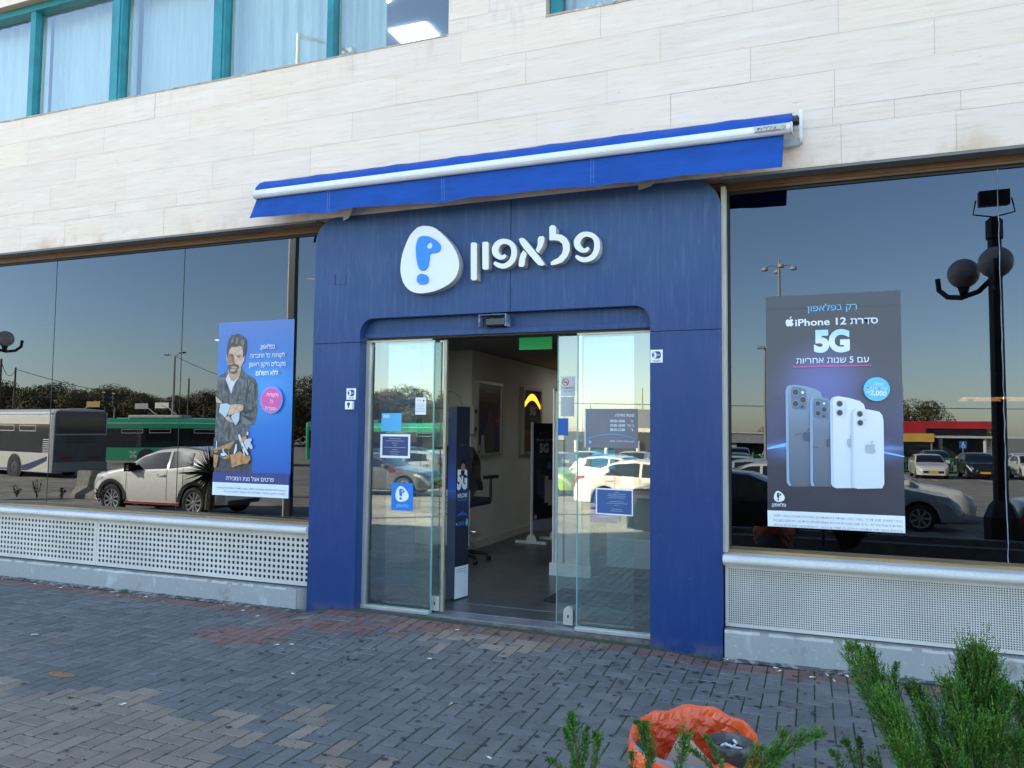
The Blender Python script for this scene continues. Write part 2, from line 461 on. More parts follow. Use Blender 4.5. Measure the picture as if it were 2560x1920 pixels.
# painted concrete plinth with worn chamfer
def plinth(a, b, top):
    mb = MB(); n = int((b-a)/.06); rows = []
    prof = [(0.0, -.12), (0.0, .02), (0.0, top-.02), (.012, top-.004), (.03, top), (.11, top+.004)]
    for i in range(n+1):
        x = a+(b-a)*i/n; w = .0025*math.sin(x*3.1)+rnd.uniform(-.0012, .0012)
        rows.append([(x, y+w+(rnd.uniform(-.002, .002) if 0 < j < 4 else 0), z+(rnd.uniform(-.003, .003) if j in (2, 3) else 0)) for j, (y, z) in enumerate(prof)])
    k = len(prof); vs = [p for r_ in rows for p in r_]; o_ = len(mb.v); mb.add(vs, [])
    for j in range(k-1):
        for i in range(n):
            w_ = rnd.random(); mb.col = (.46, .455, .43) if j < 2 else ((.64, .60, .52) if w_ < .72 else (.40, .37, .33)) if j == 2 else ((.55, .52, .46) if w_ < .4 else (.34, .32, .29)) if j == 3 else (.31, .29, .26)
            mb.f.append((o_+i*k+j, o_+(i+1)*k+j, o_+(i+1)*k+j+1, o_+i*k+j+1)); mb.c.append(mb.col); mb.mi.append(0); mb.sm.append(False)
    mb.col = (.45, .445, .42)
    mb.quad((b, 0, -.12), (b, .11, -.12), (b, .11, top), (b, 0, top)); mb.quad((a, 0, -.12), (a, .11, -.12), (a, .11, top), (a, 0, top))
    mb.box(a+.001, b-.001, .10, .26, -.12, .66)
    return mb
plinth(-18, -4.30, .185).build('plinth', M_PLINTH, bld)
plinth(-.598, 14, .205).build('plinth', M_PLINTH, bld)
_pe = MB(); _pe.col = (.40, .39, .37); _pe.add([(-4.30,0,-.1),(-4.22,.07,-.1),(-4.22,.07,.185),(-4.30,0,.185),(-4.19,.12,-.1),(-4.19,.12,.185),(-4.30,.12,.185)],
         [(0,1,2,3),(1,4,5,2),(3,2,5,6)]).build('plinth_end', M_PLINTH, bld)
# perforated ventilation panels
def perf(x0, x1, z0, z1, y, px, pz, hole, mx, mz):
    mb = MB(); nx = int((x1-x0-2*mx)/px); nz = int((z1-z0-2*mz)/pz)
    ax = x0+((x1-x0)-nx*px)/2; az = z0+((z1-z0)-nz*pz)/2; h = hole/2
    bx, bz = ax+nx*px, az+nz*pz; t = .004
    for q in ((x0, ax, z0, z1), (bx, x1, z0, z1), (ax, bx, z0, az), (ax, bx, bz, z1)):
        mb.quad((q[0], y, q[2]), (q[1], y, q[2]), (q[1], y, q[3]), (q[0], y, q[3]))
    for i in range(nx):
        for j in range(nz):
            cx, cz = ax+(i+.5)*px, az+(j+.5)*pz
            o = [(cx-px/2, y, cz-pz/2), (cx+px/2, y, cz-pz/2), (cx+px/2, y, cz+pz/2), (cx-px/2, y, cz+pz/2)]
            q = [(cx-h, y, cz-h), (cx+h, y, cz-h), (cx+h, y, cz+h), (cx-h, y, cz+h)]
            b = [(cx-h, y+t, cz-h), (cx+h, y+t, cz-h), (cx+h, y+t, cz+h), (cx-h, y+t, cz+h)]
            mb.add(o+q+b, [(0,1,5,4),(1,2,6,5),(2,3,7,6),(3,0,4,7),(4,5,9,8),(5,6,10,9),(6,7,11,10),(7,4,8,11)])
    return mb
edges = [-18, -15.9, -13.7, -11.4, -9.05, -6.82, -4.20]
for a, b in zip(edges, edges[1:]):
    perf(a+.001, b-.001, .20, .658, .07, .0515, .0505, .027, .02, .004).build('vent_panel', M_PERF, bld, normals=False)
for a, b in ((-.598, 3.0), (3.0, 7), (7, 10.5), (10.5, 14)):
    if a < 2: perf(a, b-.001, .215, .658, .07, .0154, .0152, .0088, .018, .022).build('vent_panel', M_PERF, bld, normals=False)
    else: MB().quad((a, .07, .215), (b-.002, .07, .215), (b-.002, .07, .658), (a, .07, .658)).build('vent_panel', M_PERF, bld, normals=False)
MB().box(-18, -4.2, .094, .0995, .17, .659).box(-.6, 14, .094, .0995, .2, .659).build('vent_backing', M_BLACK, bld)
# upper windows: teal frames, curtains, office ceiling
M_TEAL = mat('teal_frame', (.02, .22, .25), .4, var=.15, vs=3)
uf = MB()
for a, b, y in ((-8.20, -8.12, .10), (-6.95, -6.80, .10), (-5.56, -5.41, .10), (-4.20, -4.13, .10), (-9.8, -9.68, .1), (-11.4, -11.3, .1), (-13, -12.9, .1), (-14.6, -14.5, .1), (-16.3, -16.2, .1)):
    uf.box(a, b, y, .20, 5.024, 6.30)
    uf.box(a+.03, b-.03, y-.012, y, 5.024, 6.30) if b-a > .1 else None
uf.box(-18, -2.885, .09, .21, 6.30, 6.372)
uf.build('upper_window_frame', M_TEAL, bld)
u2 = MB(); u2.box(-1.985, -1.90, .10, .2, 5.024, 6.30); u2.box(-.2, -.1, .1, .2, 5.024, 6.3); u2.box(1.4, 1.5, .1, .2, 5.024, 6.3); u2.box(-1.985, 2.6, .09, .21, 6.3, 6.372)
u2.build('upper_window_frame', M_TEAL, bld)
for a, b in ((-18, -16.2), (-16.2, -14.5), (-14.5, -12.9), (-12.9, -11.3), (-11.3, -9.7), (-9.7, -8.14), (-8.14, -6.82), (-6.82, -5.43), (-5.43, -4.14), (-4.14, -2.88), (-1.95, -.15), (-.15, 1.45), (1.45, 2.6)):
    pane('upper_window_pane', a, b, 5.02, 6.35, .17, M_UPWIN)
M_CURT = mat('sheer_curtain', (.86, .84, .79), .9, var=.05, vs=3, stretch=(6, 1, .3))
def curtain(x0, x1, amp=.03):
    mb = MB(); x = x0; vs = []; mb.smooth = True
    while x < x1:
        y = .42+amp*math.sin(x*31+math.sin(x*5)*2)+amp*.5*math.sin(x*73+1)
        vs += [(x, y, 4.95), (x, y, 6.42)]; x += .012
    mb.add(vs, [(2*i, 2*i+2, 2*i+3, 2*i+1) for i in range(len(vs)//2-1)])
    return mb
curtain(-12, -8.3, .02).build('curtain', M_CURT, bld, normals=False); curtain(-8.25, -6.9, .012).build('curtain', M_CURT, bld, normals=False)
curtain(-6.85, -5.5, .004).build('curtain', M_CURT, bld, normals=False); curtain(-5.5, -3.72).build('curtain', M_CURT, bld, normals=False)
curtain(-1.95, -.4, .03).build('curtain', M_CURT, bld, normals=False)
M_OFF = mat('office_plaster', (.52, .54, .56), .9)
of = MB(); of.box(-17.9, 13.9, .30, 13.8, 4.80, 4.90); of.box(-17.9, 13.9, .27, 13.8, 6.95, 7.05); of.box(-17.9, 13.9, 6.0, 6.1, 4.9, 6.95); of.build('office_interior', M_OFF, bld)
LEDQ = ((-5.20, -4.65, 2.90, 3.27), (-5.05, -4.83, 2.12, 2.29), (-8, -7.4, 2.2, 2.8)); M_LED = emit('led_panel', (.95, .98, 1), 3.2); M_SHOPFILL = emit('shop_fill_light', (1, .99, .95), 2.1)
for q in LEDQ: MB().box(*q, 6.93, 6.949).build('ceiling_light_or_fill', M_LED, bld)
for q in ((-3.4, -2.8, .75, 1.35), (-3.3, -2.9, 6.6, 7.0), (-6.6, -6.0, 1.4, 2.0)): MB().box(*q, 2.645, 2.659).build('ceiling_light_or_fill', M_SHOPFILL, bld)  # unseen light panels added to brighten the shop interior
# shell: back, ends and roof keep the sun off the pavement in front
sh = MB(); sh.box(-18, 14, 13.9, 14, -.6, 12); sh.box(-18, -17.9, .1, 13.9, -.6, 12); sh.box(13.9, 14, .1, 13.9, -.6, 12); sh.box(-17.9, 13.9, .1, 13.9, 11.9, 12)
sh.box(-17.9, 13.9, .26, 13.85, 4.5, 4.7)
sh.build('outer_wall', M_GROUT, bld)
# shop interior
M_CREAM = mat('cream_plaster', (.66, .65, .59), .85, var=.05, vs=1)
M_CEIL = mat('shop_ceiling', (.30, .29, .26), .9)
M_FLOOR = mat('dark_vinyl_floor', (.075, .090, .10), .33, var=.2, vs=1.5, rvar=.08, fine=.1, fs=8)
wl_ = MB(); wl_.box(-4.22, -4.12, 3.45, 8.9, FL, 2.66); wl_.box(-9.0, -4.121, 3.35, 3.45, FL, 2.66); wl_.box(-4.12, 3.0, 8.8, 8.9, FL, 2.66)
wl_.build('shop_wall', M_CREAM, bld)
MB().box(-4.118, -4.10, 3.36, 8.8, FL, .16).box(-9, -4.118, 3.332, 3.349, FL, .16).build('skirting', mat('skirting', (.6, .58, .5), .6), bld)
MB().box(-9, 3.9, .27, 8.9, 2.66, 2.72).build('shop_ceiling', M_CEIL, bld)
struct('shop_floor', MB().box(-9, 3.9, .26, 8.9, FL-.05, FL), M_FLOOR)
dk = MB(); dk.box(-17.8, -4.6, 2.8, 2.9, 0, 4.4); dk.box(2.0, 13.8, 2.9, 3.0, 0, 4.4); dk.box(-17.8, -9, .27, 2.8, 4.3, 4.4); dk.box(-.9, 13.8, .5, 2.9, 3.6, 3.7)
dk.build('dark_room_lining', M_DARK, bld)  # black walls stand in for the dimness of the rooms behind the glass
MB().box(-3.10, -2.50, 3.9, 4.5, 2.63, 2.659).box(-2.3, -1.9, 2.2, 3.0, 2.63, 2.659).build('ceiling_grille', mat('grille', (.06, .06, .055), .7), bld)

# ------------------------------------------------------------------ the blue entrance portal
M_BLUE = None
def blue_paint():
    m, n, l, p = nt('weathered_blue_paint')
    p.inputs['Specular IOR Level'].default_value = .32
    tc = n.new('ShaderNodeTexCoord')
    def noise(sc, st, det=5, rg=.6):
        mp = n.new('ShaderNodeMapping'); mp.inputs['Scale'].default_value = st; l.new(tc.outputs['Object'], mp.inputs[0])
        nz = n.new('ShaderNodeTexNoise'); nz.inputs['Scale'].default_value = sc; nz.inputs['Detail'].default_value = det
        nz.inputs['Roughness'].default_value = rg; l.new(mp.outputs[0], nz.inputs['Vector']); return nz.outputs['Fac']
    def rng(s, a, b, c=0., d=1.):
        r = n.new('ShaderNodeMapRange'); r.inputs[1].default_value = a; r.inputs[2].default_value = b
        r.inputs[3].default_value = c; r.inputs[4].default_value = d; l.new(s, r.inputs[0]); return r.outputs[0]
    def math_(a, b, op='MULTIPLY'):
        x = n.new('ShaderNodeMath'); x.operation = op; l.new(a, x.inputs[0])
        if isinstance(b, float): x.inputs[1].default_value = b
        else: l.new(b, x.inputs[1])
        return x.outputs[0]
    def mix(a, b, f):
        x = n.new('ShaderNodeMix'); x.data_type = 'RGBA'
        for s, k in ((a, 'A'), (b, 'B')):
            if isinstance(s, tuple): x.inputs[k].default_value = (*s, 1)
            else: l.new(s, x.inputs[k])
        l.new(f, x.inputs['Factor']); return x.outputs['Result']
    sx = n.new('ShaderNodeSeparateXYZ'); l.new(tc.outputs['Object'], sx.inputs[0])
    # paler blue towards the top paints in the sky reflection; streaks are weathering
    sky_sheen = rng(sx.outputs['Z'], 1.2, 3.1, .06, .62)
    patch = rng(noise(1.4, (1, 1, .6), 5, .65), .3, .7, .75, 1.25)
    c = mix((.005, .032, .150), (.046, .098, .200), math_(sky_sheen, patch))
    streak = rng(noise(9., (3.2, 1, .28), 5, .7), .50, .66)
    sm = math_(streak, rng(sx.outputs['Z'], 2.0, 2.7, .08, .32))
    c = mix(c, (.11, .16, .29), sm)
    drips = rng(noise(16., (2.4, 1, .16), 4, .65), .58, .66)
    c = mix(c, (.02, .04, .16), math_(drips, rng(sx.outputs['Z'], 2.3, 2.8, .05, .45)))
    spots = rng(noise(30., (1, 1, 1), 3, .7), .70, .74, 0., .6)
    c = mix(c, (.20, .24, .34), spots)
    low = math_(rng(sx.outputs['Z'], .0, .12, 1., 0.), rng(noise(7., (1, 1, 1), 4), .4, .6))
    c = mix(c, (.12, .12, .12), math_(low, .7))
    l.new(c, p.inputs['Base Color'])
    l.new(rng(noise(3., (1, 1, .5), 4), .3, .7, .34, .55), p.inputs['Roughness'])
    return m
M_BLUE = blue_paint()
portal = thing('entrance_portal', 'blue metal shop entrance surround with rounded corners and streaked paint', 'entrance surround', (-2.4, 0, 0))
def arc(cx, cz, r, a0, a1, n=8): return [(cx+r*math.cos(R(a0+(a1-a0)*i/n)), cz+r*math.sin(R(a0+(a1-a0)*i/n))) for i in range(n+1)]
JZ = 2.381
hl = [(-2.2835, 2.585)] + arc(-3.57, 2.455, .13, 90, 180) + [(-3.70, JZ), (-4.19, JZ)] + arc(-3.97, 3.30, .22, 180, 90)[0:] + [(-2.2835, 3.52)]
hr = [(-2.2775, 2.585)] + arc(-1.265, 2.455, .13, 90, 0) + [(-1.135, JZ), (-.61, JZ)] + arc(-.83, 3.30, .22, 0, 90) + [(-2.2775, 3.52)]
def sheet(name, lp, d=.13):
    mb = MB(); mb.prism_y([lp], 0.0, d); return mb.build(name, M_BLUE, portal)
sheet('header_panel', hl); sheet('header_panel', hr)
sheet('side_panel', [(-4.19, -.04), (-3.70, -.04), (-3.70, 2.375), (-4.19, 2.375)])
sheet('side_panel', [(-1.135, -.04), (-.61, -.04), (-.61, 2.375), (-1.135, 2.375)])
cr = MB(); cr.box(-4.185, -3.706, .02, .12, 2.37, 2.39); cr.box(-1.13, -.616, .02, .12, 2.37, 2.39); cr.box(-2.29, -2.27, .02, .12, 2.60, 3.51)
cr.box(-4.18, -3.72, .131, .19, 0, 3.3).box(-1.12, -.622, .131, .19, 0, 3.3).box(-4.0, -.8, .131, .19, 2.62, 3.5)
cr.build('inner_frame', mat('dark_blue_gap', (.008, .014, .06), .6), portal)
# small inspection cover on the header, a weathered seam line
ac = MB(); ac.box(-3.975, -3.965, -.0015, 0, 2.905, 3.0); ac.box(-3.862, -3.858, -.002, 0, 2.90, 3.005); ac.box(-3.965, -3.862, -.0015, 0, 2.902, 2.905)
ac.build('inspection_seam', mat('seam_blue', (.012, .02, .09), .7), portal)
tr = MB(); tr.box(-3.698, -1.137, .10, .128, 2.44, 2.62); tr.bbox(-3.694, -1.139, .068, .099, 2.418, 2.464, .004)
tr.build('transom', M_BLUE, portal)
bt = MB(); bt.box(-3.69, -1.14, .10, .30, 2.405, 2.417); bt.build('track_cover', mat('dark_track', (.05, .045, .03), .7), portal)
MB().box(-3.700, -3.664, .112, .17, .05, 2.405).build('door_jamb', M_ALU, portal)
MB().box(-1.152, -1.136, .118, .17, .05, 2.405).build('door_jamb', M_ALU, portal)
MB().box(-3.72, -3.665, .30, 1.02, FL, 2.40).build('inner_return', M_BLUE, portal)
MB().box(-3.6638, -3.05, .118, .142, 2.388, 2.4046).box(-1.745, -1.1522, .118, .142, 2.388, 2.4046).build('glazing_channel', mat('ivory_channel', (.66, .62, .52), .5), portal)
for q in ((-3.70, -3.03), (-1.75, -1.137)): MB().bbox(*q, .095, .16, .052, .082, .004).build('glazing_sill', M_ALU, portal)
th = MB(); th.box(-3.03, -1.75, .085, .26, .03, .062); th.box(-3.7, -1.137, .259, .275, .05, .064); th.box(-3.0, -1.9, .60, .606, FL, FL+.002)
th.build('threshold', mat('worn_threshold', (.24, .26, .28), .38, metal=.4, var=.2, vs=3), portal)
MB().box(-3.70, -1.136, .06, .10, -.1, .05).build('riser', mat('dirty_mortar', (.17, .13, .11), .9, var=.35, vs=8, bump=.5, bs=20), portal)

def gpane(name, x0, x1, z0, z1, y, parent, edge=None):
    o = MB().quad((x0, y, z0), (x1, y, z0), (x1, y, z1), (x0, y, z1)).build(name, M_DOORG, parent, normals=False)
    return o
M_GEDGE = mat('green_glass_edge', (.16, .36, .33), .25)
fp = thing('fixed_glass_panel', 'fixed glass side panel left of the doorway with stickers on it', 'glass panel', (-3.36, .13, .08), group='fixed glass panels beside the doorway')
gpane('glass', -3.664, -3.03, .08, 2.39, .13, fp); MB().box(-3.030, -3.022, .124, .136, .08, 2.39).build('glass_edge', M_GEDGE, fp)
fp2 = thing('fixed_glass_panel', 'fixed glass side panel right of the doorway with opening hours notice', 'glass panel', (-1.44, .13, .08), group='fixed glass panels beside the doorway')
gpane('glass', -1.735, -1.152, .08, 2.39, .13, fp2); MB().box(-1.744, -1.735, .124, .136, .08, 2.39).build('glass_edge', M_GEDGE, fp2)
sdl = thing('sliding_door', 'left sliding glass door leaf with a champagne metal leading edge', 'sliding door', (-3.2, .2, FL), group='sliding glass door leaves')
gpane('glass', -3.52, -2.965, .075, 2.40, .20, sdl)
MB().bbox(-2.965, -2.938, .185, .215, .07, 2.40, .003).build('leading_edge', M_ALUGOLD, sdl)
MB().box(-3.075, -3.071, .195, .2, .08, 2.4).build('glass_seam', M_GEDGE, sdl)
lk = MB(); lk.bbox(-3.055, -2.972, .172, .222, .075, .195, .006); lk.build('lock_box', M_ALU, sdl)
MB().box(-3.018, -3.008, .1695, .172, .125, .15).build('keyhole', M_BLACK, sdl)
sdr = thing('sliding_door', 'right sliding glass door leaf with rounded lock box at its foot', 'sliding door', (-1.7, .2, FL), group='sliding glass door leaves')
gpane('glass', -1.925, -1.30, .075, 2.40, .20, sdr)
MB().box(-1.932, -1.926, .194, .206, .07, 2.40).build('leading_edge', M_GEDGE, sdr)
lk = MB(); lk.prism_y([[(-1.865, .075), (-1.785, .075), (-1.785, .175)]+arc(-1.825, .175, .04, 0, 180, 8)[1:]], .172, .222); lk.build('lock_box', M_ALU, sdr)
MB().box(-1.83, -1.82, .1695, .172, .13, .155).build('keyhole', M_BLACK, sdr)

# motion sensor over the doors
ms = thing('motion_sensor', 'small open metal hood with a door sensor above the entrance', 'motion sensor', (-2.42, .06, 2.46))
h = MB(); h.box(-2.545, -2.536, -.035, .067, 2.466, 2.566); h.box(-2.312, -2.303, -.035, .067, 2.466, 2.566); h.box(-2.536, -2.312, -.03, .067, 2.560, 2.5662)
h.build('hood', mat('scuffed_blue_grey', (.16, .21, .34), .5, var=.4, vs=14, col2=(.4, .42, .44), lo=.5, hi=.7), ms)
MB().bbox(-2.51, -2.335, .01, .067, 2.474, 2.548, .012).build('sensor_body', mat('sensor_black', (.015, .014, .013), .12, var=.5, vs=12), ms)
# small white wall bracket at the left edge of the portal
lt = thing('wall_camera', 'tiny white camera with a pinkish lever on the left edge of the blue surround', 'camera', (-4.24, .08, 2.98))
MB().bbox(-4.235, -4.192, .06, .11, 2.945, 3.035, .008).build('housing', M_WHITE, lt)
MB().tube([(-4.235, .08, 2.99), (-4.32, .06, 2.992)], [.008, .004], 8).build('lever', mat('dull_pink', (.5, .3, .27), .6), lt)

# ------------------------------------------------------------------ raised shop sign
SIGN = {
    'nun': [(-2.602, 3.152), (-2.59, 3.161), (-2.559, 3.158), (-2.548, 3.147), (-2.544, 2.852), (-2.554, 2.844), (-2.585, 2.846), (-2.597, 2.858)],
    'vav': [(-2.498, 3.15), (-2.487, 3.159), (-2.452, 3.156), (-2.443, 3.146), (-2.44, 2.933), (-2.451, 2.926), (-2.484, 2.928), (-2.495, 2.939)],
    'lamed': [(-1.92, 3.232), (-1.904, 3.245), (-1.88, 3.243), (-1.865, 3.227), (-1.864, 3.171), (-1.817, 3.162), (-1.776, 3.132), (-1.751, 3.083), (-1.751, 3.027), (-1.771, 2.982), (-1.812, 2.941), (-1.869, 2.925), (-1.905, 2.926), (-1.906, 2.948), (-1.886, 2.962), (-1.845, 2.979), (-1.816, 3.009), (-1.804, 3.047), (-1.811, 3.088), (-1.837, 3.113), (-1.87, 3.122), (-1.919, 3.126)],
    'alef_diag': [(-2.178, 3.155), (-2.156, 3.165), (-2.131, 3.157), (-2.105, 3.127), (-2.054, 3.066), (-2.003, 3.002), (-1.964, 2.948), (-1.956, 2.93), (-1.981, 2.926), (-2.01, 2.933), (-2.036, 2.961), (-2.095, 3.029), (-2.138, 3.081), (-2.164, 3.12)],
    'alef_arm': [(-2.016, 3.144), (-2.004, 3.163), (-1.97, 3.163), (-1.96, 3.143), (-1.966, 3.108), (-1.982, 3.069), (-2.011, 3.031), (-2.033, 3.055), (-2.018, 3.088), (-2.016, 3.12)],
    'alef_leg': [(-2.138, 3.063), (-2.106, 3.03), (-2.121, 2.991), (-2.129, 2.939), (-2.141, 2.926), (-2.171, 2.93), (-2.178, 2.946), (-2.172, 2.995), (-2.159, 3.034)],
    'blob': [(-3.017, 3.336), (-2.946, 3.317), (-2.88, 3.269), (-2.795, 3.182), (-2.739, 3.102), (-2.708, 3.016), (-2.71, 2.941), (-2.744, 2.869), (-2.816, 2.815), (-2.917, 2.778), (-3.02, 2.763), (-3.105, 2.77), (-3.172, 2.801), (-3.226, 2.864), (-3.252, 2.943), (-3.256, 3.004), (-3.246, 3.089), (-3.218, 3.173), (-3.172, 3.264), (-3.116, 3.319), (-3.069, 3.337)],
    'p': [(-3.029, 3.248), (-2.982, 3.24), (-2.925, 3.209), (-2.887, 3.177), (-2.873, 3.142), (-2.881, 3.113), (-2.914, 3.099), (-2.97, 3.094), (-2.976, 3.044), (-2.987, 2.994), (-3.009, 2.961), (-3.038, 2.953), (-3.066, 2.969), (-3.089, 3.026), (-3.102, 3.104), (-3.102, 3.172), (-3.085, 3.227), (-3.062, 3.246)],
    'hole': [(-2.976, 3.193), (-2.954, 3.18), (-2.948, 3.16), (-2.956, 3.141), (-2.975, 3.134), (-2.997, 3.147), (-3.004, 3.166), (-2.996, 3.185)],
    'dot': [(-3.049, 2.927), (-3.004, 2.914), (-2.983, 2.883), (-2.989, 2.85), (-3.026, 2.837), (-3.068, 2.845), (-3.09, 2.873), (-3.081, 2.911)],
    'pe_a': [(-2.301, 3.043), (-2.319, 3.033), (-2.335, 3.042), (-2.352, 3.062), (-2.355, 3.082), (-2.346, 3.106), (-2.327, 3.122), (-2.3, 3.127), (-2.267, 3.115), (-2.247, 3.089), (-2.242, 3.053), (-2.25, 3.01), (-2.276, 2.979), (-2.312, 2.965), (-2.35, 2.974), (-2.383, 2.988), (-2.396, 2.97), (-2.364, 2.94), (-2.306, 2.924), (-2.247, 2.942), (-2.205, 2.988), (-2.194, 3.048), (-2.205, 3.103), (-2.243, 3.147), (-2.297, 3.168), (-2.348, 3.166), (-2.39, 3.14), (-2.413, 3.093), (-2.4, 3.039), (-2.355, 3.005), (-2.309, 3.001), (-2.284, 3.025)],
    'pe_b': [(-1.605, 3.048), (-1.626, 3.037), (-1.644, 3.045), (-1.661, 3.068), (-1.664, 3.088), (-1.655, 3.107), (-1.637, 3.124), (-1.608, 3.129), (-1.575, 3.116), (-1.556, 3.09), (-1.552, 3.049), (-1.562, 3.007), (-1.586, 2.979), (-1.624, 2.967), (-1.659, 2.974), (-1.692, 2.991), (-1.704, 2.974), (-1.672, 2.942), (-1.619, 2.928), (-1.561, 2.943), (-1.522, 2.985), (-1.506, 3.042), (-1.515, 3.104), (-1.553, 3.148), (-1.605, 3.168), (-1.656, 3.166), (-1.694, 3.141), (-1.717, 3.1), (-1.706, 3.047), (-1.663, 3.011), (-1.617, 3.006), (-1.591, 3.03)],
}

sg = thing('shop_sign', 'raised white sign with a blue symbol in a white pebble and Hebrew letters', 'shop sign', (-2.4, 0, 3.05))
M_SW = mat('sign_white', (.84, .84, .83), .32, var=.05, vs=2, col2=(.62, .50, .40), lo=.74, hi=.82, stretch=(4, 1, .8))
M_SIDE = mat('sign_return', (.52, .50, .45), .5, var=.12, vs=4)
M_SB = mat('sign_blue', (.022, .235, .80), .35)
def letter(lp, sm=False, y0=-.085, name='letter'):
    lp = smooth_loop(lp, 3) if sm else lp
    f = MB(); f.m = 0; f.prism_y([lp], y0, y0+.004); f.m = 1
    f2 = MB(); f2.m = 1; f2.prism_y([lp], y0+.004, -.002, back=False)
    mb = merge(f, f2); return mb.build(name, [M_SW, M_SIDE], sg)
for k in ('nun', 'vav', 'lamed', 'pe_a', 'pe_b'): letter(SIGN[k], sm=k.startswith('pe'))
a = MB()
for i, k in enumerate(('alef_diag', 'alef_arm', 'alef_leg')):
    f = MB(); f.prism_y([SIGN[k]], -.085-.0006*i, -.081); f2 = MB(); f2.m = 1; f2.prism_y([SIGN[k]], -.081, -.002-.0006*i, back=False); a = merge(a, f, f2)
a.build('letter', [M_SW, M_SIDE], sg)
bl = smooth_loop(SIGN['blob'], 4)
f = MB(); f.prism_y([bl], -.088, -.082); f2 = MB(); f2.m = 1; f2.prism_y([bl], -.082, -.002, back=False)
merge(f, f2).build('pebble', [M_SW, M_SIDE], sg)
f = MB(); f.prism_y([smooth_loop(SIGN['p'], 4), smooth_loop(SIGN['hole'], 3)], -.103, -.0885); f.prism_y([smooth_loop(SIGN['dot'], 4)], -.103, -.0885)
f.build('symbol', M_SB, sg)
def logo_loops(cx, cz, h):
    """the same emblem at another size, centred at (cx, cz)"""
    s = h/.574; return {k: [(cx+(x+2.985)*s, cz+(z-3.05)*s) for x, z in SIGN[k]] for k in ('blob', 'p', 'hole', 'dot')}

# ------------------------------------------------------------------ retracted awning
aw = thing('roller_awning', 'half rolled royal blue fabric awning with white front bar over the entrance', 'awning', (-2.4, -.1, 3.7))
M_CAN = mat('blue_canvas', (.0012, .066, .345), .8, var=.10, vs=4, stretch=(.5, 1, 2), bump=.25, bs=30)
AX0, AX1 = -4.655, -.098
ro = MB(); ro.smooth = True
nx = 140
vs = []
for i in range(nx+1):                                  # cloth from roller down to the front bar, slightly slack and creased
    x = AX0+(AX1-AX0)*i/nx; s_ = .004*math.sin(x*9)+.003*math.sin(x*23+1)
    for j, (y, z) in enumerate([(-.06, 3.872), (-.11, 3.888), (-.17, 3.864), (-.225, 3.828+s_), (-.275, 3.785), (-.29, 3.748)]):
        vs.append((x, y, z+(s_ if j in (2, 3) else 0)))
k = 6; ro.add(vs, [(i*k+j, (i+1)*k+j, (i+1)*k+j+1, i*k+j+1) for i in range(nx) for j in range(k-1)])
ro.build('canopy_cloth', M_CAN, aw, normals=False)
fb = MB(); prof = [(-.278+.042*math.cos(t)*(1.0 if math.cos(t) < 0 else .6), 3.716+.040*math.sin(t)) for t in [2*math.pi*i/18 for i in range(18)]]
fb.prism_x(prof, AX0+.002, AX1-.012); o = fb.build('front_bar', mat('awning_white', (.80, .80, .78), .35, var=.05, vs=2), aw); shade(o, 40)
fb = MB(); fb.prism_x([(-.312, 3.699), (-.3145, 3.696), (-.31, 3.693)], AX0+.004, AX1-.014); fb.build('bar_groove', mat('groove_grey', (.35, .35, .35), .5), aw)
for x, n_ in ((AX0-.004, 0), (AX1-.012, 1)):
    c = MB(); c.lathe([(.001, 0), (.036, 0), (.043, .004), (.043, .012), (.036, .016), (.001, .016)], (x, -.282, 3.716), 'X', 20); c.build('end_cap', mat('cap_ivory', (.66, .64, .60), .4), aw)
va = MB(); va.smooth = True; vs = []; nx = 260; rows = 14
for i in range(nx+1):
    x = AX0+.006+(AX1-.055-AX0-.006)*i/nx
    fx = (x-AX0)/(AX1-AX0)
    bot = 3.503-.052*fx+.004*math.sin(fx*9+1)+.003*math.sin(fx*31)-.026*max(0, (fx-.93)/.07)*0
    for sx_ in (-3.88, -2.78, -1.52):
        bot -= .010*math.exp(-((x-sx_)/.10)**2)
    for j in range(rows+1):
        t = j/rows; z = 3.684+(bot-3.684)*t
        fold = .012*t*math.sin(x*4.2+.6)+.007*t*math.sin(x*11.3+1.5)+.005*t*math.sin(x*27+t*3)
        for sx_ in (-3.88, -2.78, -1.52):
            d = x-sx_; fold += .012*math.exp(-(d/.05)**2)*math.sin(t*24)*.22 + .010*math.exp(-(d/.16)**2)*t
        xs = x-(.03*t if fx < .004 else 0)+(.0)
        if fx > .97: xs -= .02*t*(fx-.97)/.03
        vs.append((xs-.035*t*max(0, 1-fx*40), -.262+fold-.012*t, z))
k = rows+1; va.add(vs, [(i*k+j, (i+1)*k+j, (i+1)*k+j+1, i*k+j+1) for i in range(nx) for j in range(rows)])
va.build('valance', M_CAN, aw, normals=False)
st = MB()
for sx_ in (-3.88, -2.78, -1.52):
    for d in (-.011, .011):
        for q in range(13):
            z = 3.678-.185*q/12.5; t = (3.684-z)/.20; x = sx_+d
            fold = .012*t*math.sin(x*4.2+.6)+.007*t*math.sin(x*11.3+1.5)+.005*t*math.sin(x*27+t*3)
            fold += .012*math.exp(-(d/.05)**2)*math.sin(t*24)*.22 + .010*math.exp(-(d/.16)**2)*t
            st.quad((x-.0012, -.2655+fold-.012*t, z), (x+.0012, -.2655+fold-.012*t, z), (x+.0012, -.2658+fold-.012*t, z-.009), (x-.0012, -.2658+fold-.012*t, z-.009))
st.build('stitching', mat('thread', (.35, .45, .7), .8), aw, normals=False)
rl = MB(); rl.lathe([(.001, -4.63), (.035, -4.63), (.035, -.06), (.001, -.06)], (0, -.09, 3.84), 'X', 16); rl.build('roller_tube', mat('tube_grey', (.22, .22, .23), .4, metal=.6), aw)
mo = MB()
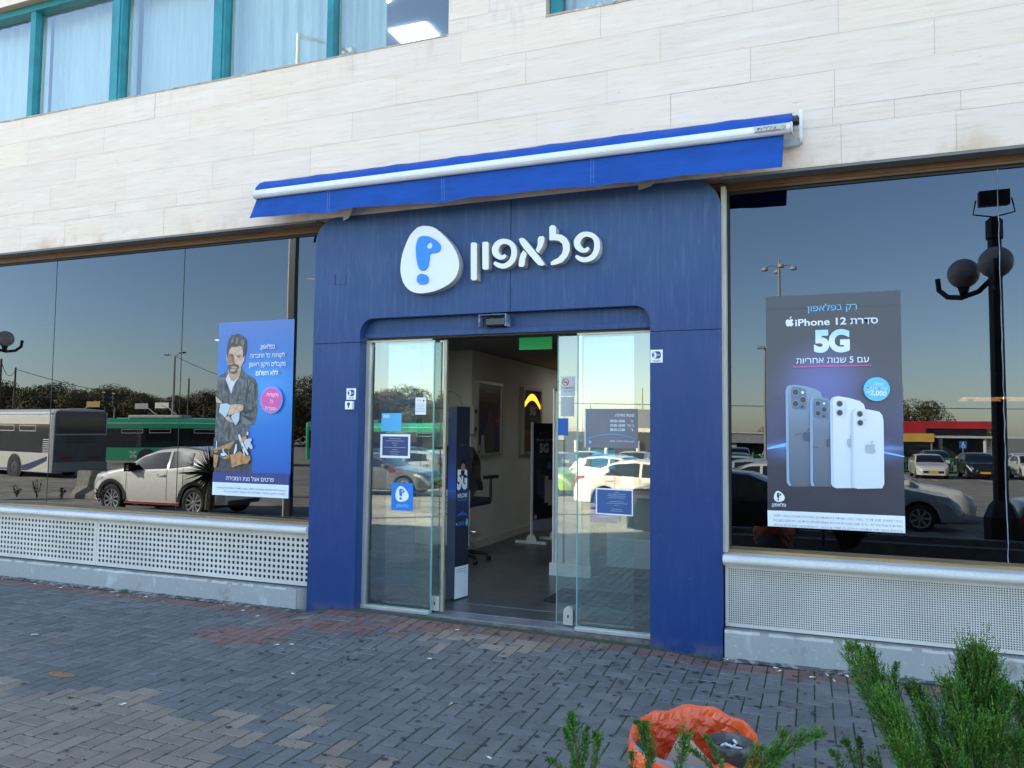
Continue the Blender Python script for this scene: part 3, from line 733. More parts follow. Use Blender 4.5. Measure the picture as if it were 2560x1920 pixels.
for q in range(5): mo.lathe([(.001, -.095+q*.011), (.030 if q % 2 else .036, -.095+q*.011), (.030 if q % 2 else .036, -.086+q*.011), (.001, -.086+q*.011)], (0, -.10, 3.83), 'X', 14)
mo.build('motor_head', mat('motor_black', (.03, .03, .035), .4), aw)
br = MB(); lp_ = arc(-.10, 3.86, .045, 0, 180, 8)+arc(-.10, 3.70, .045, 180, 360, 8)
bm_ = MB(); tri = [(y, z) for y, z in lp_]; bm_.prism_x(tri, -.052, -.032); o = bm_.build('end_bracket', M_WHITE, aw)
bm_ = MB(); bm_.prism_x([(y, z) for y, z in lp_], -4.70, -4.685); bm_.build('end_bracket', M_WHITE, aw)
MB().box(-4.68, -.05, -.075, -.035, 3.665, 3.715).build('torsion_bar', mat('bar_grey', (.55, .56, .56), .35, metal=.3), aw)
for x0 in (-3.72, -1.05):                              # folding arms, elbow showing below the valance
    arm = MB(); arm.add([(x0-.13, -.02, 3.535), (x0+.10, -.20, 3.55), (x0+.06, -.23, 3.50), (x0-.06, -.10, 3.47), (x0-.17, -.02, 3.475)]+[(x0-.13, -.02, 3.56), (x0+.10, -.20, 3.58), (x0+.06, -.23, 3.58), (x0-.06, -.10, 3.56), (x0-.17, -.02, 3.56)],
                        [(0,1,2,3,4), (9,8,7,6,5), (0,5,6,1), (1,6,7,2), (2,7,8,3), (3,8,9,4), (4,9,5,0)])
    arm.build('folding_arm', mat('arm_beige', (.42, .38, .33), .5), aw)
for x0 in (-4.0, -2.4, -.8):
    MB().box(x0-.04, x0+.04, -.08, .0, 3.64, 3.76).build('wall_bracket', M_WHITE, aw)
lb = MB(); lb.quad((-.345, -.3225, 3.697), (-.135, -.3225, 3.697), (-.135, -.3225, 3.741), (-.345, -.3225, 3.741)); lb.build('maker_label', mat('label_grey', (.52, .54, .53), .5), aw, normals=False)
tt = text_mb(heb('צללית'), -.262, 3.709, .022, -.3235, bold=.0, width=.125); tt.build('maker_label_text', flat('ink', (.04, .04, .04)), aw, normals=False)
lb = MB(); lb.quad((-.34, -.3235, 3.699), (-.175, -.3235, 3.699), (-.175, -.3235, 3.705), (-.34, -.3235, 3.705)); lb.build('maker_label_stripe', flat('red_stripe', (.35, .08, .07)), aw, normals=False)
for i, c in enumerate(((.75, .55, .08), (.1, .45, .6), (.7, .2, .05))):
    x = -.185+.014*i; lb = MB(); lb.add([(x, -.3235, 3.70), (x+.012, -.3235, 3.70), (x+.022, -.3235, 3.735-.006*i), (x+.016, -.3235, 3.737-.006*i)], [(0,1,2,3)]); lb.build('maker_label_fan', flat('fan%d' % i, c), aw, normals=False)
# ------------------------------------------------------------------ pavement in front of the shop
def paver_mat():
    m, n, l, p = nt('concrete_pavers')
    at = n.new('ShaderNodeAttribute'); at.attribute_name = 'col'; tc = n.new('ShaderNodeTexCoord')
    def noise(sc, det=4, rg=.6):
        nz = n.new('ShaderNodeTexNoise'); nz.inputs['Scale'].default_value = sc; nz.inputs['Detail'].default_value = det
        nz.inputs['Roughness'].default_value = rg; l.new(tc.outputs['Object'], nz.inputs['Vector']); return nz.outputs['Fac']
    def rng(s, a, b, c, d):
        r = n.new('ShaderNodeMapRange'); r.inputs[1].default_value = a; r.inputs[2].default_value = b
        r.inputs[3].default_value = c; r.inputs[4].default_value = d; l.new(s, r.inputs[0]); return r.outputs[0]
    c = at.outputs['Color']
    for s in (rng(noise(160, 3, .7), .3, .7, .80, 1.20), rng(noise(9, 5), .3, .7, .84, 1.16), rng(noise(1.1, 4), .3, .7, .88, 1.12)):
        x = n.new('ShaderNodeMix'); x.data_type = 'RGBA'; x.blend_type = 'MULTIPLY'; x.inputs['Factor'].default_value = 1
        l.new(c, x.inputs['A']); l.new(s, x.inputs['B']); c = x.outputs['Result']
    l.new(c, p.inputs['Base Color'])
    l.new(rng(noise(5, 4), .3, .7, .48, .75), p.inputs['Roughness']); p.inputs['Specular IOR Level'].default_value = .45
    b = n.new('ShaderNodeBump'); b.inputs['Strength'].default_value = .35; b.inputs['Distance'].default_value = .003
    l.new(noise(110, 4, .7), b.inputs['Height']); l.new(b.outputs[0], p.inputs['Normal'])
    return m
M_PAVER = paver_mat()
GREY, BROWN, RED = (.150, .144, .133), (.255, .198, .148), (.215, .115, .092)
def sstep(a, b, v): t = min(1, max(0, (v-a)/(b-a))); return t*t*(3-2*t)
def gz(x, y):
    """the paving ramps up to the door"""
    if x < -4.3 or x > -.6 or y < -1.5: return 0.0
    A = .068*sstep(-4.28, -3.78, x) if x < -3.3 else .068-.036*(x+3.3)/2.2 if x < -1.1 else .032*(1-sstep(-1.1, -.65, x))
    return A*sstep(-1.4, -.02, y)
def near(x, y, cx, cy, rx, ry): return ((x-cx)/rx)**2+((y-cy)/ry)**2 < 1
def paver_colour(x, y, r):
    j = r.uniform(-.18, .18); g = r.uniform(.86, 1.14)
    if near(x, y, -4.15, -.88, .40, .22) or near(x, y, -3.52, -.50, .30, .17) or near(x, y, -3.0, -.33, .30, .07): c = RED if r.random() < .9 else GREY
    elif near(x, y, -3.7, -.45, .75, .22): c = r.choice([GREY, RED, BROWN, GREY])
    elif near(x, y, -2.3, -.45, .48, .26): c = BROWN if r.random() < .5 else GREY
    else:
        edge = -2.32-.14*math.sin(x*2.3+.5)-.06*math.sin(x*7)+r.uniform(-.12, .12)
        isle = near(x, y, -2.62, -2.12, .22, .16) or near(x, y, -2.36, -2.45, .26, .12) or near(x, y, -2.0, -2.6, .3, .18)
        c = BROWN if ((y < edge and x < -2.75) or (isle and r.random() < .8)) else GREY
        if c is GREY and x < -5.2 and y < -1.4: c = tuple(.75*a+.25*b for a, b in zip(GREY, BROWN))
    return tuple(a*g for a in c)
mb = MB(); r3 = random.Random(11)
def paver(x0, x1, y0, y1, col):
    j = .0032+r3.uniform(0, .0012); x0 += j; x1 -= j; y0 += j; y1 -= j; b = .0042; z = r3.uniform(-.0016, .0016)
    tx, ty = r3.uniform(-.006, .006), r3.uniform(-.006, .006); cx, cy = (x0+x1)/2, (y0+y1)/2
    def P(x, y, h): return (x, y, h+z+(x-cx)*tx+(y-cy)*ty+gz(x, y))
    vs = [P(x0, y0, -.012), P(x1, y0, -.012), P(x1, y1, -.012), P(x0, y1, -.012),
          P(x0, y0, -b), P(x1, y0, -b), P(x1, y1, -b), P(x0, y1, -b),
          P(x0+b, y0+b, 0), P(x1-b, y0+b, 0), P(x1-b, y1-b, 0), P(x0+b, y1-b, 0)]
    fs = []
    for k in (0, 4): fs += [(k, k+1, k+5, k+4), (k+1, k+2, k+6, k+5), (k+2, k+3, k+7, k+6), (k+3, k, k+4, k+7)]
    fs.append((8, 9, 10, 11)); mb.col = col; mb.add(vs, fs)
U = .1; Y0 = -.262
for i in range(-112, 36):
    for j in range(1, 51):
        x, y = i*U, Y0-j*U                            # cell lower-left corner is (x, y)
        d = (i+j) % 4
        if x < -5.2-1.2*(-y) * 0 and False: continue
        if d == 0: paver(x, x+2*U, y, y+U, paver_colour(x+U, y+U/2, r3))
        elif d == 3: paver(x, x+U, y, y+2*U if j > 1 else y+U, paver_colour(x+U/2, y+U, r3))
        elif d == 2 and j == 50: pass
        elif d == 2 and False: pass
x = -11.2
while x < 3.5:
    g_ = r3.uniform(.82, 1.15); y1 = -.082+r3.uniform(-.006, .006)
    c = tuple(a*g_ for a in (RED if r3.random() < .93 else (.15, .11, .10)))
    paver(x, x+U, Y0, y1, c); x += U
mb.col = None
pav = tag(mb.build('sidewalk', M_PAVER, normals=False), kind='structure')
# moss, soil and grit in the joints: the bed the pavers sit in
bed_m = mat('mossy_joint', (.070, .067, .060), .95, col2=(.045, .085, .018), vs=1.6, lo=.44, hi=.60, fine=.4, fs=60)
b = MB(); bx_ = [-11.3, -8, -4.4]+[-4.3+.1*q for q in range(38)]+[-.5, 3.6]; by_ = [-5.3, -3, -1.5]+[-1.4+.1*q for q in range(14)]+[.02]; b.add([(x, y, gz(x, y)-.0062) for y in by_ for x in bx_], [(j*len(bx_)+i, j*len(bx_)+i+1, (j+1)*len(bx_)+i+1, (j+1)*len(bx_)+i) for j in range(len(by_)-1) for i in range(len(bx_)-1)]); struct('sidewalk_bed', b, bed_m, normals=False)
b = MB(); b.box(-40, -11.3, -5.3, .09, -.3, -.001); b.box(3.6, 30, -5.3, .09, -.3, -.001); struct('far_sidewalk', b, mat('far_pavers', (.12, .13, .14), .7, var=.15, vs=4))
# dirt and crumbling mortar against the plinth
def rubble(x0, x1, dens):
    mb = MB(); r = random.Random(5); n = int((x1-x0)*dens)
    for i in range(n):
        x = r.uniform(x0, x1); y = -.008-abs(r.gauss(0, .045)); s = r.uniform(.003, .012)*(1+.6*math.sin(x*6))
        vs = [(x+s*r.uniform(.6, 1.2)*math.cos(a)*1.4, y+s*r.uniform(.6, 1.2)*math.sin(a), -.002) for a in (0, 1.2, 2.5, 3.8, 5.1)] + [(x, y, s*r.uniform(.35, .8))]
        mb.col = r.choice([(.20, .16, .13), (.12, .10, .085), (.28, .25, .22), (.10, .11, .06)])
        mb.add(vs, [(0,1,5), (1,2,5), (2,3,5), (3,4,5), (4,0,5)])
    return mb
rb = merge(rubble(-9, -4.25, 190), rubble(-.58, 2.2, 170))
tag(rb.build('dirt', mat('dirt_crumbs', (.2, .16, .13), .95, attr=True), normals=False), kind='stuff')
fs_ = MB(); n = 300; vs = []
for i in range(n+1):
    x = -9+11.2*i/n; w = .072+.016*math.sin(x*5)+.012*math.sin(x*13+2)+rnd.uniform(-.006, .006)
    vs += [(x, .002, .010+rnd.uniform(-.003, .003)), (x, -w, .0012)]
fs_.add(vs, [(2*i, 2*i+1, 2*i+3, 2*i+2) for i in range(n) if not (-4.2 < -9+11.2*i/n < -.62)])
tag(fs_.build('mortar_strip', mat('crumbling_mortar', (.25, .22, .20), .95, var=.5, vs=10, bump=.8, bs=30, col2=(.08, .075, .06), lo=.45, hi=.6), normals=False), kind='structure')
# trodden chewing gum spots: uncountable dark discs
gm = MB(); r = random.Random(21)
for i in range(700):
    if r.random() < .62: x, y = r.gauss(-1.1, 1.3), -.12-abs(r.gauss(.9, .9))
    else: x, y = r.uniform(-8, 1.6), r.uniform(-4, -.15)
    if y < -4.2: continue
    s = r.uniform(.006, .019); k = 9; ph = [r.uniform(.75, 1.15) for _ in range(k)]
    gm.add([(x+s*1.1*ph[q]*math.cos(2*math.pi*q/k), y+s*ph[q]*math.sin(2*math.pi*q/k), .0030+gz(x, y)) for q in range(k)], [tuple(range(k))])
tag(gm.build('gum_spots', mat('trodden_gum', (.035, .037, .042), .6), normals=False), kind='stuff')
mo = MB(); r = random.Random(4)                        # moss tufts along the joints in the damp zone
for i in range(6000):
    if r.random() < .7: x, y = r.gauss(.0, 1.6), r.gauss(-1.7, 1.0)
    else: x, y = r.gauss(-2.6, .9), r.gauss(-2.4, .5)
    if y > -.3 or y < -4.6 or x > 3: continue
    if r.random() < .5: x = round(x/U)*U
    else: y = Y0-round((Y0-y)/U)*U
    s = r.uniform(.003, .007)
    q_ = gz(x, y); mo.add([(x-s, y-s, -.005+q_), (x+s, y-s, -.005+q_), (x+s, y+s, -.005+q_), (x-s, y+s, -.005+q_), (x, y, .0015+q_)], [(0,1,4), (1,2,4), (2,3,4), (3,0,4)])
tag(mo.build('moss', mat('moss', (.035, .075, .012), .95, var=.4, vs=20), normals=False), kind='stuff')
# a faded orange stain
sp = MB(); sp.add([(-4.57+.11*math.cos(t)*(1+.12*math.sin(3*t)), -2.1+.05*math.sin(t)*(1+.2*math.cos(2*t)), .003) for t in [2*math.pi*i/20 for i in range(20)]], [tuple(range(20))])
tag(sp.build('paint_stain', mat('faded_orange', (.30, .15, .07), .8, var=.4, vs=40), normals=False), kind='structure')
# cigarette ends, scraps and weeds
M_BUTT = mat('filter_paper', (.72, .70, .66), .8); M_TAN = mat('filter_tan', (.50, .28, .12), .8)
r = random.Random(33); first = None
spots = [(-7.4,-.14),(-7.0,-.17),(-6.7,-.10),(-6.2,-.2),(-5.9,-.15),(-5.6,-.24),(-5.0,-.12),(-4.7,-.22),(-4.45,-.33),(-3.7,-1.02),(-3.6,-.98),(-3.2,-1.5),(-2.5,-.9),(-.58,-.035),(-.25,-.10),(-.22,-.16),(.08,-.13),(.12,-.24),(.30,-.22),(.45,-.17),(.50,-.16),(-2.0,-1.6),(-1.5,-2.2),(-4.9,-2.7),(-4.4,-2.8),(.62,-.06),(.95,-.12),(-2.6,-.25),(-.02,-.22),(-6.9,-1.1)]
for i, (x, y) in enumerate(spots):
    if first is None:
        first = thing('cigarette_butt', 'flattened cigarette end lying on the paving', 'cigarette end', (x, y, .006+gz(x, y)), r.uniform(0, 6.28), 'cigarette ends dropped on the paving')
        MB().tube([(-.012, 0, 0), (.012, 0, 0)], .0042, 8).build('paper', M_BUTT, first, local=True)
        MB().tube([(.012, 0, 0), (.026, .001, 0)], .0044, 8).build('filter', M_TAN, first, local=True)
    else: dup(first, (x, y, .006+gz(x, y)), r.uniform(0, 6.28))
def scrap(name, label, cat, x, y, w, d, m, rz=0, group=None):
    mb = MB(); n = 5
    vs = [(w*(i/n-.5)+r.uniform(-.1, .1)*w, d*(j/2-.5)+r.uniform(-.15, .15)*d, .005+r.uniform(0, .008)) for i in range(n+1) for j in range(3)]
    mb.add(vs, [(i*3+j, (i+1)*3+j, (i+1)*3+j+1, i*3+j+1) for i in range(n) for j in range(2)])
    o = mb.build(name, m, normals=False); o.location = (x, y, gz(x, y)); o.rotation_euler = (0, 0, rz); return tag(o, label, cat, group)
scrap('paper_scrap', 'long torn strip of white paper beside the weed at the plinth', 'paper scrap', -6.35, -.12, .10, .02, M_BUTT, .2)
scrap('paper_scrap', 'small crumpled white paper scrap alone on the far left paving', 'paper scrap', -5.6, -1.5, .05, .03, M_BUTT, 1)
scrap('paper_scrap', 'white folded paper scrap on the lower left paving', 'paper scrap', -3.75, -2.35, .04, .02, M_BUTT, .5)
scrap('bottle_cap_foil', 'green foil scrap lying beside the left blue post', 'foil scrap', -4.05, -.22, .05, .03, mat('green_foil', (.05, .4, .12), .4), .5)
scrap('lolly_stick', 'dark red wooden stick on the paving right of the doorway', 'stick', -.12, -.33, .11, .012, mat('dark_red_stick', (.2, .03, .02), .6), .35)
scrap('paper_scrap', 'little grey white paper scrap just under the red paver edge', 'paper scrap', .20, -.11, .03, .02, M_BUTT, 1.9)
wd = MB(); r2 = random.Random(2)
for q in range(16):
    a = r2.uniform(0, 6.28); L_ = r2.uniform(.03, .07); c, s_ = math.cos(a), math.sin(a)
    wd.add([(0, 0, 0), (c*L_*.5-s_*.008, s_*L_*.5+c*.008, L_*.6), (c*L_, s_*L_, L_*.5), (c*L_*.5+s_*.008, s_*L_*.5-c*.008, L_*.6)], [(0,1,2,3)])
w = wd.build('weed', mat('weed_green', (.05, .16, .02), .7), normals=False); w.location = (-6.22, -.09, 0); tag(w, 'small bright green weed growing at the foot of the left plinth', 'weed')
# ------------------------------------------------------------------ the car park facing the shop (seen mirrored in the glass)
LOT = -.57
M_ASPH = mat('dusty_asphalt', (.31, .265, .21), .85, var=.15, vs=.5, col2=(.22, .195, .16), lo=.45, hi=.62, fine=.12, fs=3)
gr = MB(); ys = [1500, 200, 40, -6.9, -12, -22, -35, -60, -120, -400, -1500]
def lot_z(y):
    if y > -12: return LOT
    if y > -35: return LOT-.38*(-12-y)/23
    return -.95-.25*min(1, (-35-y)/60)
xs = [-1500, -300, -120, -60, -30, 0, 30, 60, 120, 300, 1500]
gr.add([(x, y, lot_z(y)-(.03 if y > -6.95 else 0)) for y in ys for x in xs], [(j*11+i, j*11+i+1, (j+1)*11+i+1, (j+1)*11+i) for j in range(10) for i in range(10)])
struct('car_park', gr, M_ASPH, normals=False)
kb = MB(); kb.bbox(-40, 30, -5.45, -5.3, -.7, .0, .02); struct('kerb', kb, mat('kerb_concrete', (.30, .29, .27), .9, var=.2, vs=3))
kb = MB(); kb.box(-40, 30, -7.5, -5.45, -.7, -.35); struct('planting_bed', kb, mat('dry_soil', (.09, .07, .05), .95, var=.3, vs=5))
kb = MB(); kb.bbox(-40, 30, -7.65, -7.5, -.7, -.30, .02); struct('kerb', kb, bpy.data.materials['kerb_concrete'])
mk = MB()
for q in range(9): mk.box(-26+q*2.6, -25.9+q*2.6, -17, -12.2, lot_z(-14.6)-.03, lot_z(-12)+.004)
for q in range(8): mk.quad((5+q*2.6, -47.6, lot_z(-47)+.006), (5.1+q*2.6, -47.6, lot_z(-47)+.006), (5.1+q*2.6, -42.8, lot_z(-43)+.008), (5+q*2.6, -42.8, lot_z(-43)+.008))
mk = MB()
for q in range(8): mk.quad((4+q*2.6, -47.6, lot_z(-47.6)+.01), (4.1+q*2.6, -47.6, lot_z(-47.6)+.01), (4.1+q*2.6, -42.8, lot_z(-42.8)+.01), (4+q*2.6, -42.8, lot_z(-42.8)+.01))
struct('parking_markings', mk, flat('road_white', (.6, .58, .52)), normals=False)

M_TYRE = mat('tyre', (.018, .018, .018), .8); M_RIM = mat('alloy', (.55, .54, .52), .3, metal=.7); M_RIMD = mat('dark_alloy', (.05, .05, .05), .4)
M_CG = mat('car_glass', (.012, .015, .016), .04, spec=.9); M_TRIM = mat('black_trim', (.02, .02, .02), .5)
M_LAMP = mat('headlamp', (.6, .62, .62), .08, spec=.9); M_TAIL = mat('tail_lamp', (.28, .012, .015), .15); M_PLATE = mat('yellow_plate', (.75, .42, .02), .5)
PAINT = {}
def paint(name, c):
    if name not in PAINT: PAINT[name] = mat('paint_'+name, c, .28, spec=.5, coat=.8, var=.03)
    return PAINT[name]
def lerp_tab(t, x):
    if x <= t[0][0]: return t[0][1]
    for (a, b), (c, d) in zip(t, t[1:]):
        if x <= c:
            u = (x-a)/(c-a); u = u*u*(3-2*u)*.35+u*.65
            return b+(d-b)*u
    return t[-1][1]
SHAPES = {   # top outline (x from the nose, z above ground), belt line, wheel centres, windscreen and rear window spans, side window spans
 'suv': dict(L=4.13, W=1.77, top=[(0, .62), (.06, .80), (.25, .95), (.9, 1.04), (1.15, 1.08), (1.75, 1.42), (2.15, 1.53), (2.7, 1.57), (3.3, 1.53), (3.75, 1.44), (3.95, 1.12), (4.08, .95), (4.13, .70)],
   belt=[(0, .60), (.3, .84), (1.1, 1.00), (2.6, 1.06), (3.5, 1.16), (4.13, .92)], wf=.82, wr=3.35, r=.345, ws=(1.12, 1.98), rw=(3.72, 3.97), sw=[(1.42, 2.50), (2.58, 3.42)], sill=.30),
 'sedan': dict(L=4.62, W=1.78, top=[(0, .50), (.06, .68), (.3, .80), (1.0, .90), (1.30, .97), (1.9, 1.28), (2.3, 1.42), (2.8, 1.455), (3.3, 1.41), (3.85, 1.20), (4.05, 1.09), (4.5, 1.04), (4.6, .92), (4.62, .6)],
   belt=[(0, .48), (.3, .72), (1.2, .90), (2.6, .95), (3.8, 1.0), (4.5, .98), (4.62, .7)], wf=.90, wr=3.60, r=.32, ws=(1.30, 2.15), rw=(3.35, 4.02), sw=[(1.55, 2.55), (2.63, 3.72)], sill=.24),
 'hatch': dict(L=4.30, W=1.79, top=[(0, .50), (.06, .68), (.3, .83), (1.0, .95), (1.25, 1.00), (1.85, 1.32), (2.2, 1.44), (2.8, 1.47), (3.4, 1.42), (3.85, 1.28), (4.12, 1.02), (4.26, .92), (4.30, .6)],
   belt=[(0, .48), (.3, .74), (1.2, .93), (2.6, 1.0), (3.8, 1.06), (4.30, .8)], wf=.88, wr=3.48, r=.32, ws=(1.25, 2.08), rw=(3.75, 4.12), sw=[(1.48, 2.45), (2.53, 3.62)], sill=.25),
}
def car_body_fn(S, g=0.0):
    L, W = S['L'], S['W']
    def hw(x):
        e = 1.0
        if x < .55: e = 1-.30*(1-x/.55)**2.4
        if x > L-.5: e = 1-.22*(1-(L-x)/.5)**2.4
        return W/2*e
    def sect(x):
        zt = lerp_tab(S['top'], x); zb = min(lerp_tab(S['belt'], x), zt-.02); w = hw(x)
        h = max(0, zt-zb); wt = w*(1-min(.24, .42*h))
        bot = S['sill']
        for wc in (S['wf'], S['wr']):
            d = abs(x-wc); ra = S['r']+.065
            if d < ra: bot = max(bot, S['r']+math.sqrt(ra*ra-d*d))
        bot = min(bot, zb-.10)
        mz = max(bot+.02, .55)
        return [(0, zt), (wt*.55, zt-.004), (wt*.88, zt-.022), (wt, zt-.05 if h > .1 else zt-.015), (w*.985, zb), (w, zb-.06), (w*1.005, min(zb-.08, max(mz, .62))), (w*.99, max(bot+.01, .36) if bot < .4 else bot+.004), (w*.96, bot)]
    return sect
def make_car(kind, body_mat, name, label, group=None, rim=None, roofrails=False, arches=False, red_trim=False, dark_rims=False):
    S = SHAPES[kind]; L, W = S['L'], S['W']; sect = car_body_fn(S); cx = L/2
    t = thing(name, label, 'car', group=group)
    def P(x, y, z): return (cx-x, y, z)
    mb = MB(); mb.smooth = True; N = 86; vs = []; K = 9; xs_ = []
    for i in range(N+1): xs_.append(L*(.5-.5*math.cos(math.pi*i/N))*.35+L*i/N*.65)
    for x in xs_:
        sc_ = sect(x)
        row = [P(x, -y, z) for y, z in reversed(sc_)] + [P(x, y, z) for y, z in sc_[1:]]
        vs += row
    M_ = 2*K-1
    mb.add(vs, [(i*M_+j, i*M_+j+1, (i+1)*M_+j+1, (i+1)*M_+j) for i in range(N) for j in range(M_-1)])
    mb.smooth = False; mb.add([vs[j] for j in range(M_)], [tuple(range(M_))]); mb.add([vs[N*M_+j] for j in range(M_)], [tuple(range(M_))])
    mb.build('body', body_mat, t, local=True)
    MB().box(cx-.35, cx-L+.35, -W*.40, W*.40, .2, .62).build('underbody', M_TRIM, t, local=True)
    def side_pt(x, tt, off):                           # tt: 0 belt, 1 roof edge
        s_ = sect(x); a, b = s_[4], s_[3]
        return a[0]+(b[0]-a[0])*tt+off, a[1]+(b[1]-a[1])*tt
    for a, b in S['sw']:
        for sg_ in (-1, 1):
            g = MB(); n = 14; vs = []
            for i in range(n+1):
                x = a+(b-a)*i/n; hh = lerp_tab(S['top'], x)-.05-lerp_tab(S['belt'], x)
                u = i/n; t0 = .06
                t1 = .90 if hh > .12 else .5
                y0, z0 = side_pt(x, t0, .006); y1, z1 = side_pt(x, t1, .006)
                if a == S['sw'][-1][0] and u > .82: z1 = z0+(z1-z0)*(1-(u-.82)/.18*.8)
                vs += [P(x, sg_*y0, z0), P(x, sg_*y1, z1)]
            g.add(vs, [(2*i, 2*i+2, 2*i+3, 2*i+1) for i in range(n)]); g.build('side_window', M_CG, t, local=True)
    for nm, (a, b) in (('windscreen', S['ws']), ('rear_window', S['rw'])):
        g = MB(); n = 10; vs = []
        for i in range(n+1):
            x = a+(b-a)*i/n; s_ = sect(x); w = s_[3][0]*.90
            vs += [P(x, -w, s_[0][1]-.020), P(x, -w*.5, s_[0][1]+.006), P(x, 0, s_[0][1]+.010), P(x, w*.5, s_[0][1]+.006), P(x, w, s_[0][1]-.020)]
        g.add(vs, [(5*i+j, 5*i+5+j, 5*i+6+j, 5*i+1+j) for i in range(n) for j in range(4)]); g.build(nm, M_CG, t, local=True)
    # door seams, handles, mirrors
    sm = MB()
    for x in (S['sw'][0][0]-.12, S['sw'][0][1]+.04, min(S['sw'][1][1]+.02, S['wr']-S['r']+.02)):
        for sg_ in (-1, 1):
            s_ = sect(x); q = [(s_[j][0]+.003, s_[j][1]) for j in (4, 5, 6, 7)]
            for (y0, z0), (y1, z1) in zip(q, q[1:]): sm.quad(P(x-.006, sg_*y0, z0), P(x+.006, sg_*y0, z0), P(x+.006, sg_*y1, z1), P(x-.006, sg_*y1, z1))
    sm.build('door_seam', M_TRIM, t, local=True)
    for sg_ in (-1, 1):
        for x in (S['sw'][0][1]-.12, S['sw'][1][1]-.25):
            y, z = sect(x)[5][0], sect(x)[5][1]-.06
            hb = MB(); hb.bbox(cx-x-.09, cx-x+.09, sg_*(y+.003), sg_*(y+.035), z-.012, z+.012, .006); hb.build('door_handle', body_mat, t, local=True)
        x = S['sw'][0][0]+.10; y, z = side_pt(x, .12, 0)
        mm = MB(); mm.bbox(cx-x-.04, cx-x+.10, sg_*(y+.02), sg_*(y+.20), z-.01, z+.13, .03); mm.build('wing_mirror', M_TRIM if kind == 'suv' else body_mat, t, local=True)
        # lamps wrapped round the corners
        for nm, x0, x1, z0, z1, m in (('headlamp', .05, .52, -.02, -.15, M_LAMP), ('tail_lamp', L-.42, L-.03, .0, -.16, M_TAIL)):
            g = MB(); n = 8; vs = []
            for i in range(n+1):
                x = x0+(x1-x0)*i/n; s_ = sect(x); u = i/n if nm == 'headlamp' else 1-i/n
                wdt = s_[5][0]+.008; zz = min(s_[4][1], s_[3][1])
                th_ = 1-.75*u
                vs += [P(x, sg_*wdt, zz+z0*th_), P(x, sg_*(wdt+.004), zz+z1*th_-.02)]
            g.add(vs, [(2*i, 2*i+2, 2*i+3, 2*i+1) for i in range(n)])
            xe = x0 if nm == 'headlamp' else x1; s_ = sect(xe); s2 = sect(.02 if nm == 'headlamp' else L-.01); wdt = s_[5][0]; zz = min(s_[4][1], s_[3][1])
            xf_ = -.006 if nm == 'headlamp' else L+.006
            g.add([P(xe, sg_*wdt, zz+z0), P(xe, sg_*wdt, zz+z1), P(xf_, sg_*wdt*.62, zz+z1+.02), P(xf_, sg_*wdt*.62, zz+z0-.02)], [(0,1,2,3)])
            g.build(nm, m, t, local=True)
    g = MB(); g.bbox(cx+.002, cx+.02, -W*.30, W*.30, .36, .50, .005); g.build('grille', M_TRIM, t, local=True)
    g = MB(); g.bbox(cx-L-.012, cx-L+.02, -W*.33, W*.33, .28, .38, .005); g.build('rear_valance', M_TRIM, t, local=True)
    g = MB(); g.box(cx+.021, cx+.026, -.26, .26, .37, .48); g.build('number_plate', M_PLATE, t, local=True)
    g = MB(); g.box(cx-L-.016, cx-L-.01, -.26, .26, .56, .67); g.build('number_plate', M_PLATE, t, local=True)
    if roofrails:
        for sg_ in (-1, 1):
            MB().tube([P(x, sg_*(sect(x)[2][0]), sect(x)[2][1]+.03) for x in (2.0, 2.4, 2.8, 3.2, 3.5)], .014, 6).build('roof_rail', M_TRIM, t, local=True)
    if arches:
        for wc in (S['wf'], S['wr']):
            for sg_ in (-1, 1):
                g = MB(); n = 16; vs = []
                for i in range(n+1):
                    a = math.pi*i/n; ca, sa = math.cos(a), math.sin(a); x1_ = wc+(S['r']+.06)*ca; x2_ = wc+(S['r']+.125)*ca
                    y = sect(wc)[6][0]+.012
                    vs += [P(x1_, sg_*y, max(S['r']+(S['r']+.06)*sa, .26)), P(x2_, sg_*(y+.004), max(S['r']+(S['r']+.125)*sa, .26))]
                g.add(vs, [(2*i, 2*i+2, 2*i+3, 2*i+1) for i in range(n)]); g.build('wheel_arch', M_TRIM, t, local=True)
    if red_trim:
        for sg_ in (-1, 1):
            y = sect(2.0)[8][0]; g = MB(); g.bbox(cx-2.95, cx-1.25, sg_*(y+.0), sg_*(y+.05), .275, .315, .006); g.build('sill_trim', mat('red_trim', (.32, .02, .02), .4), t, local=True)
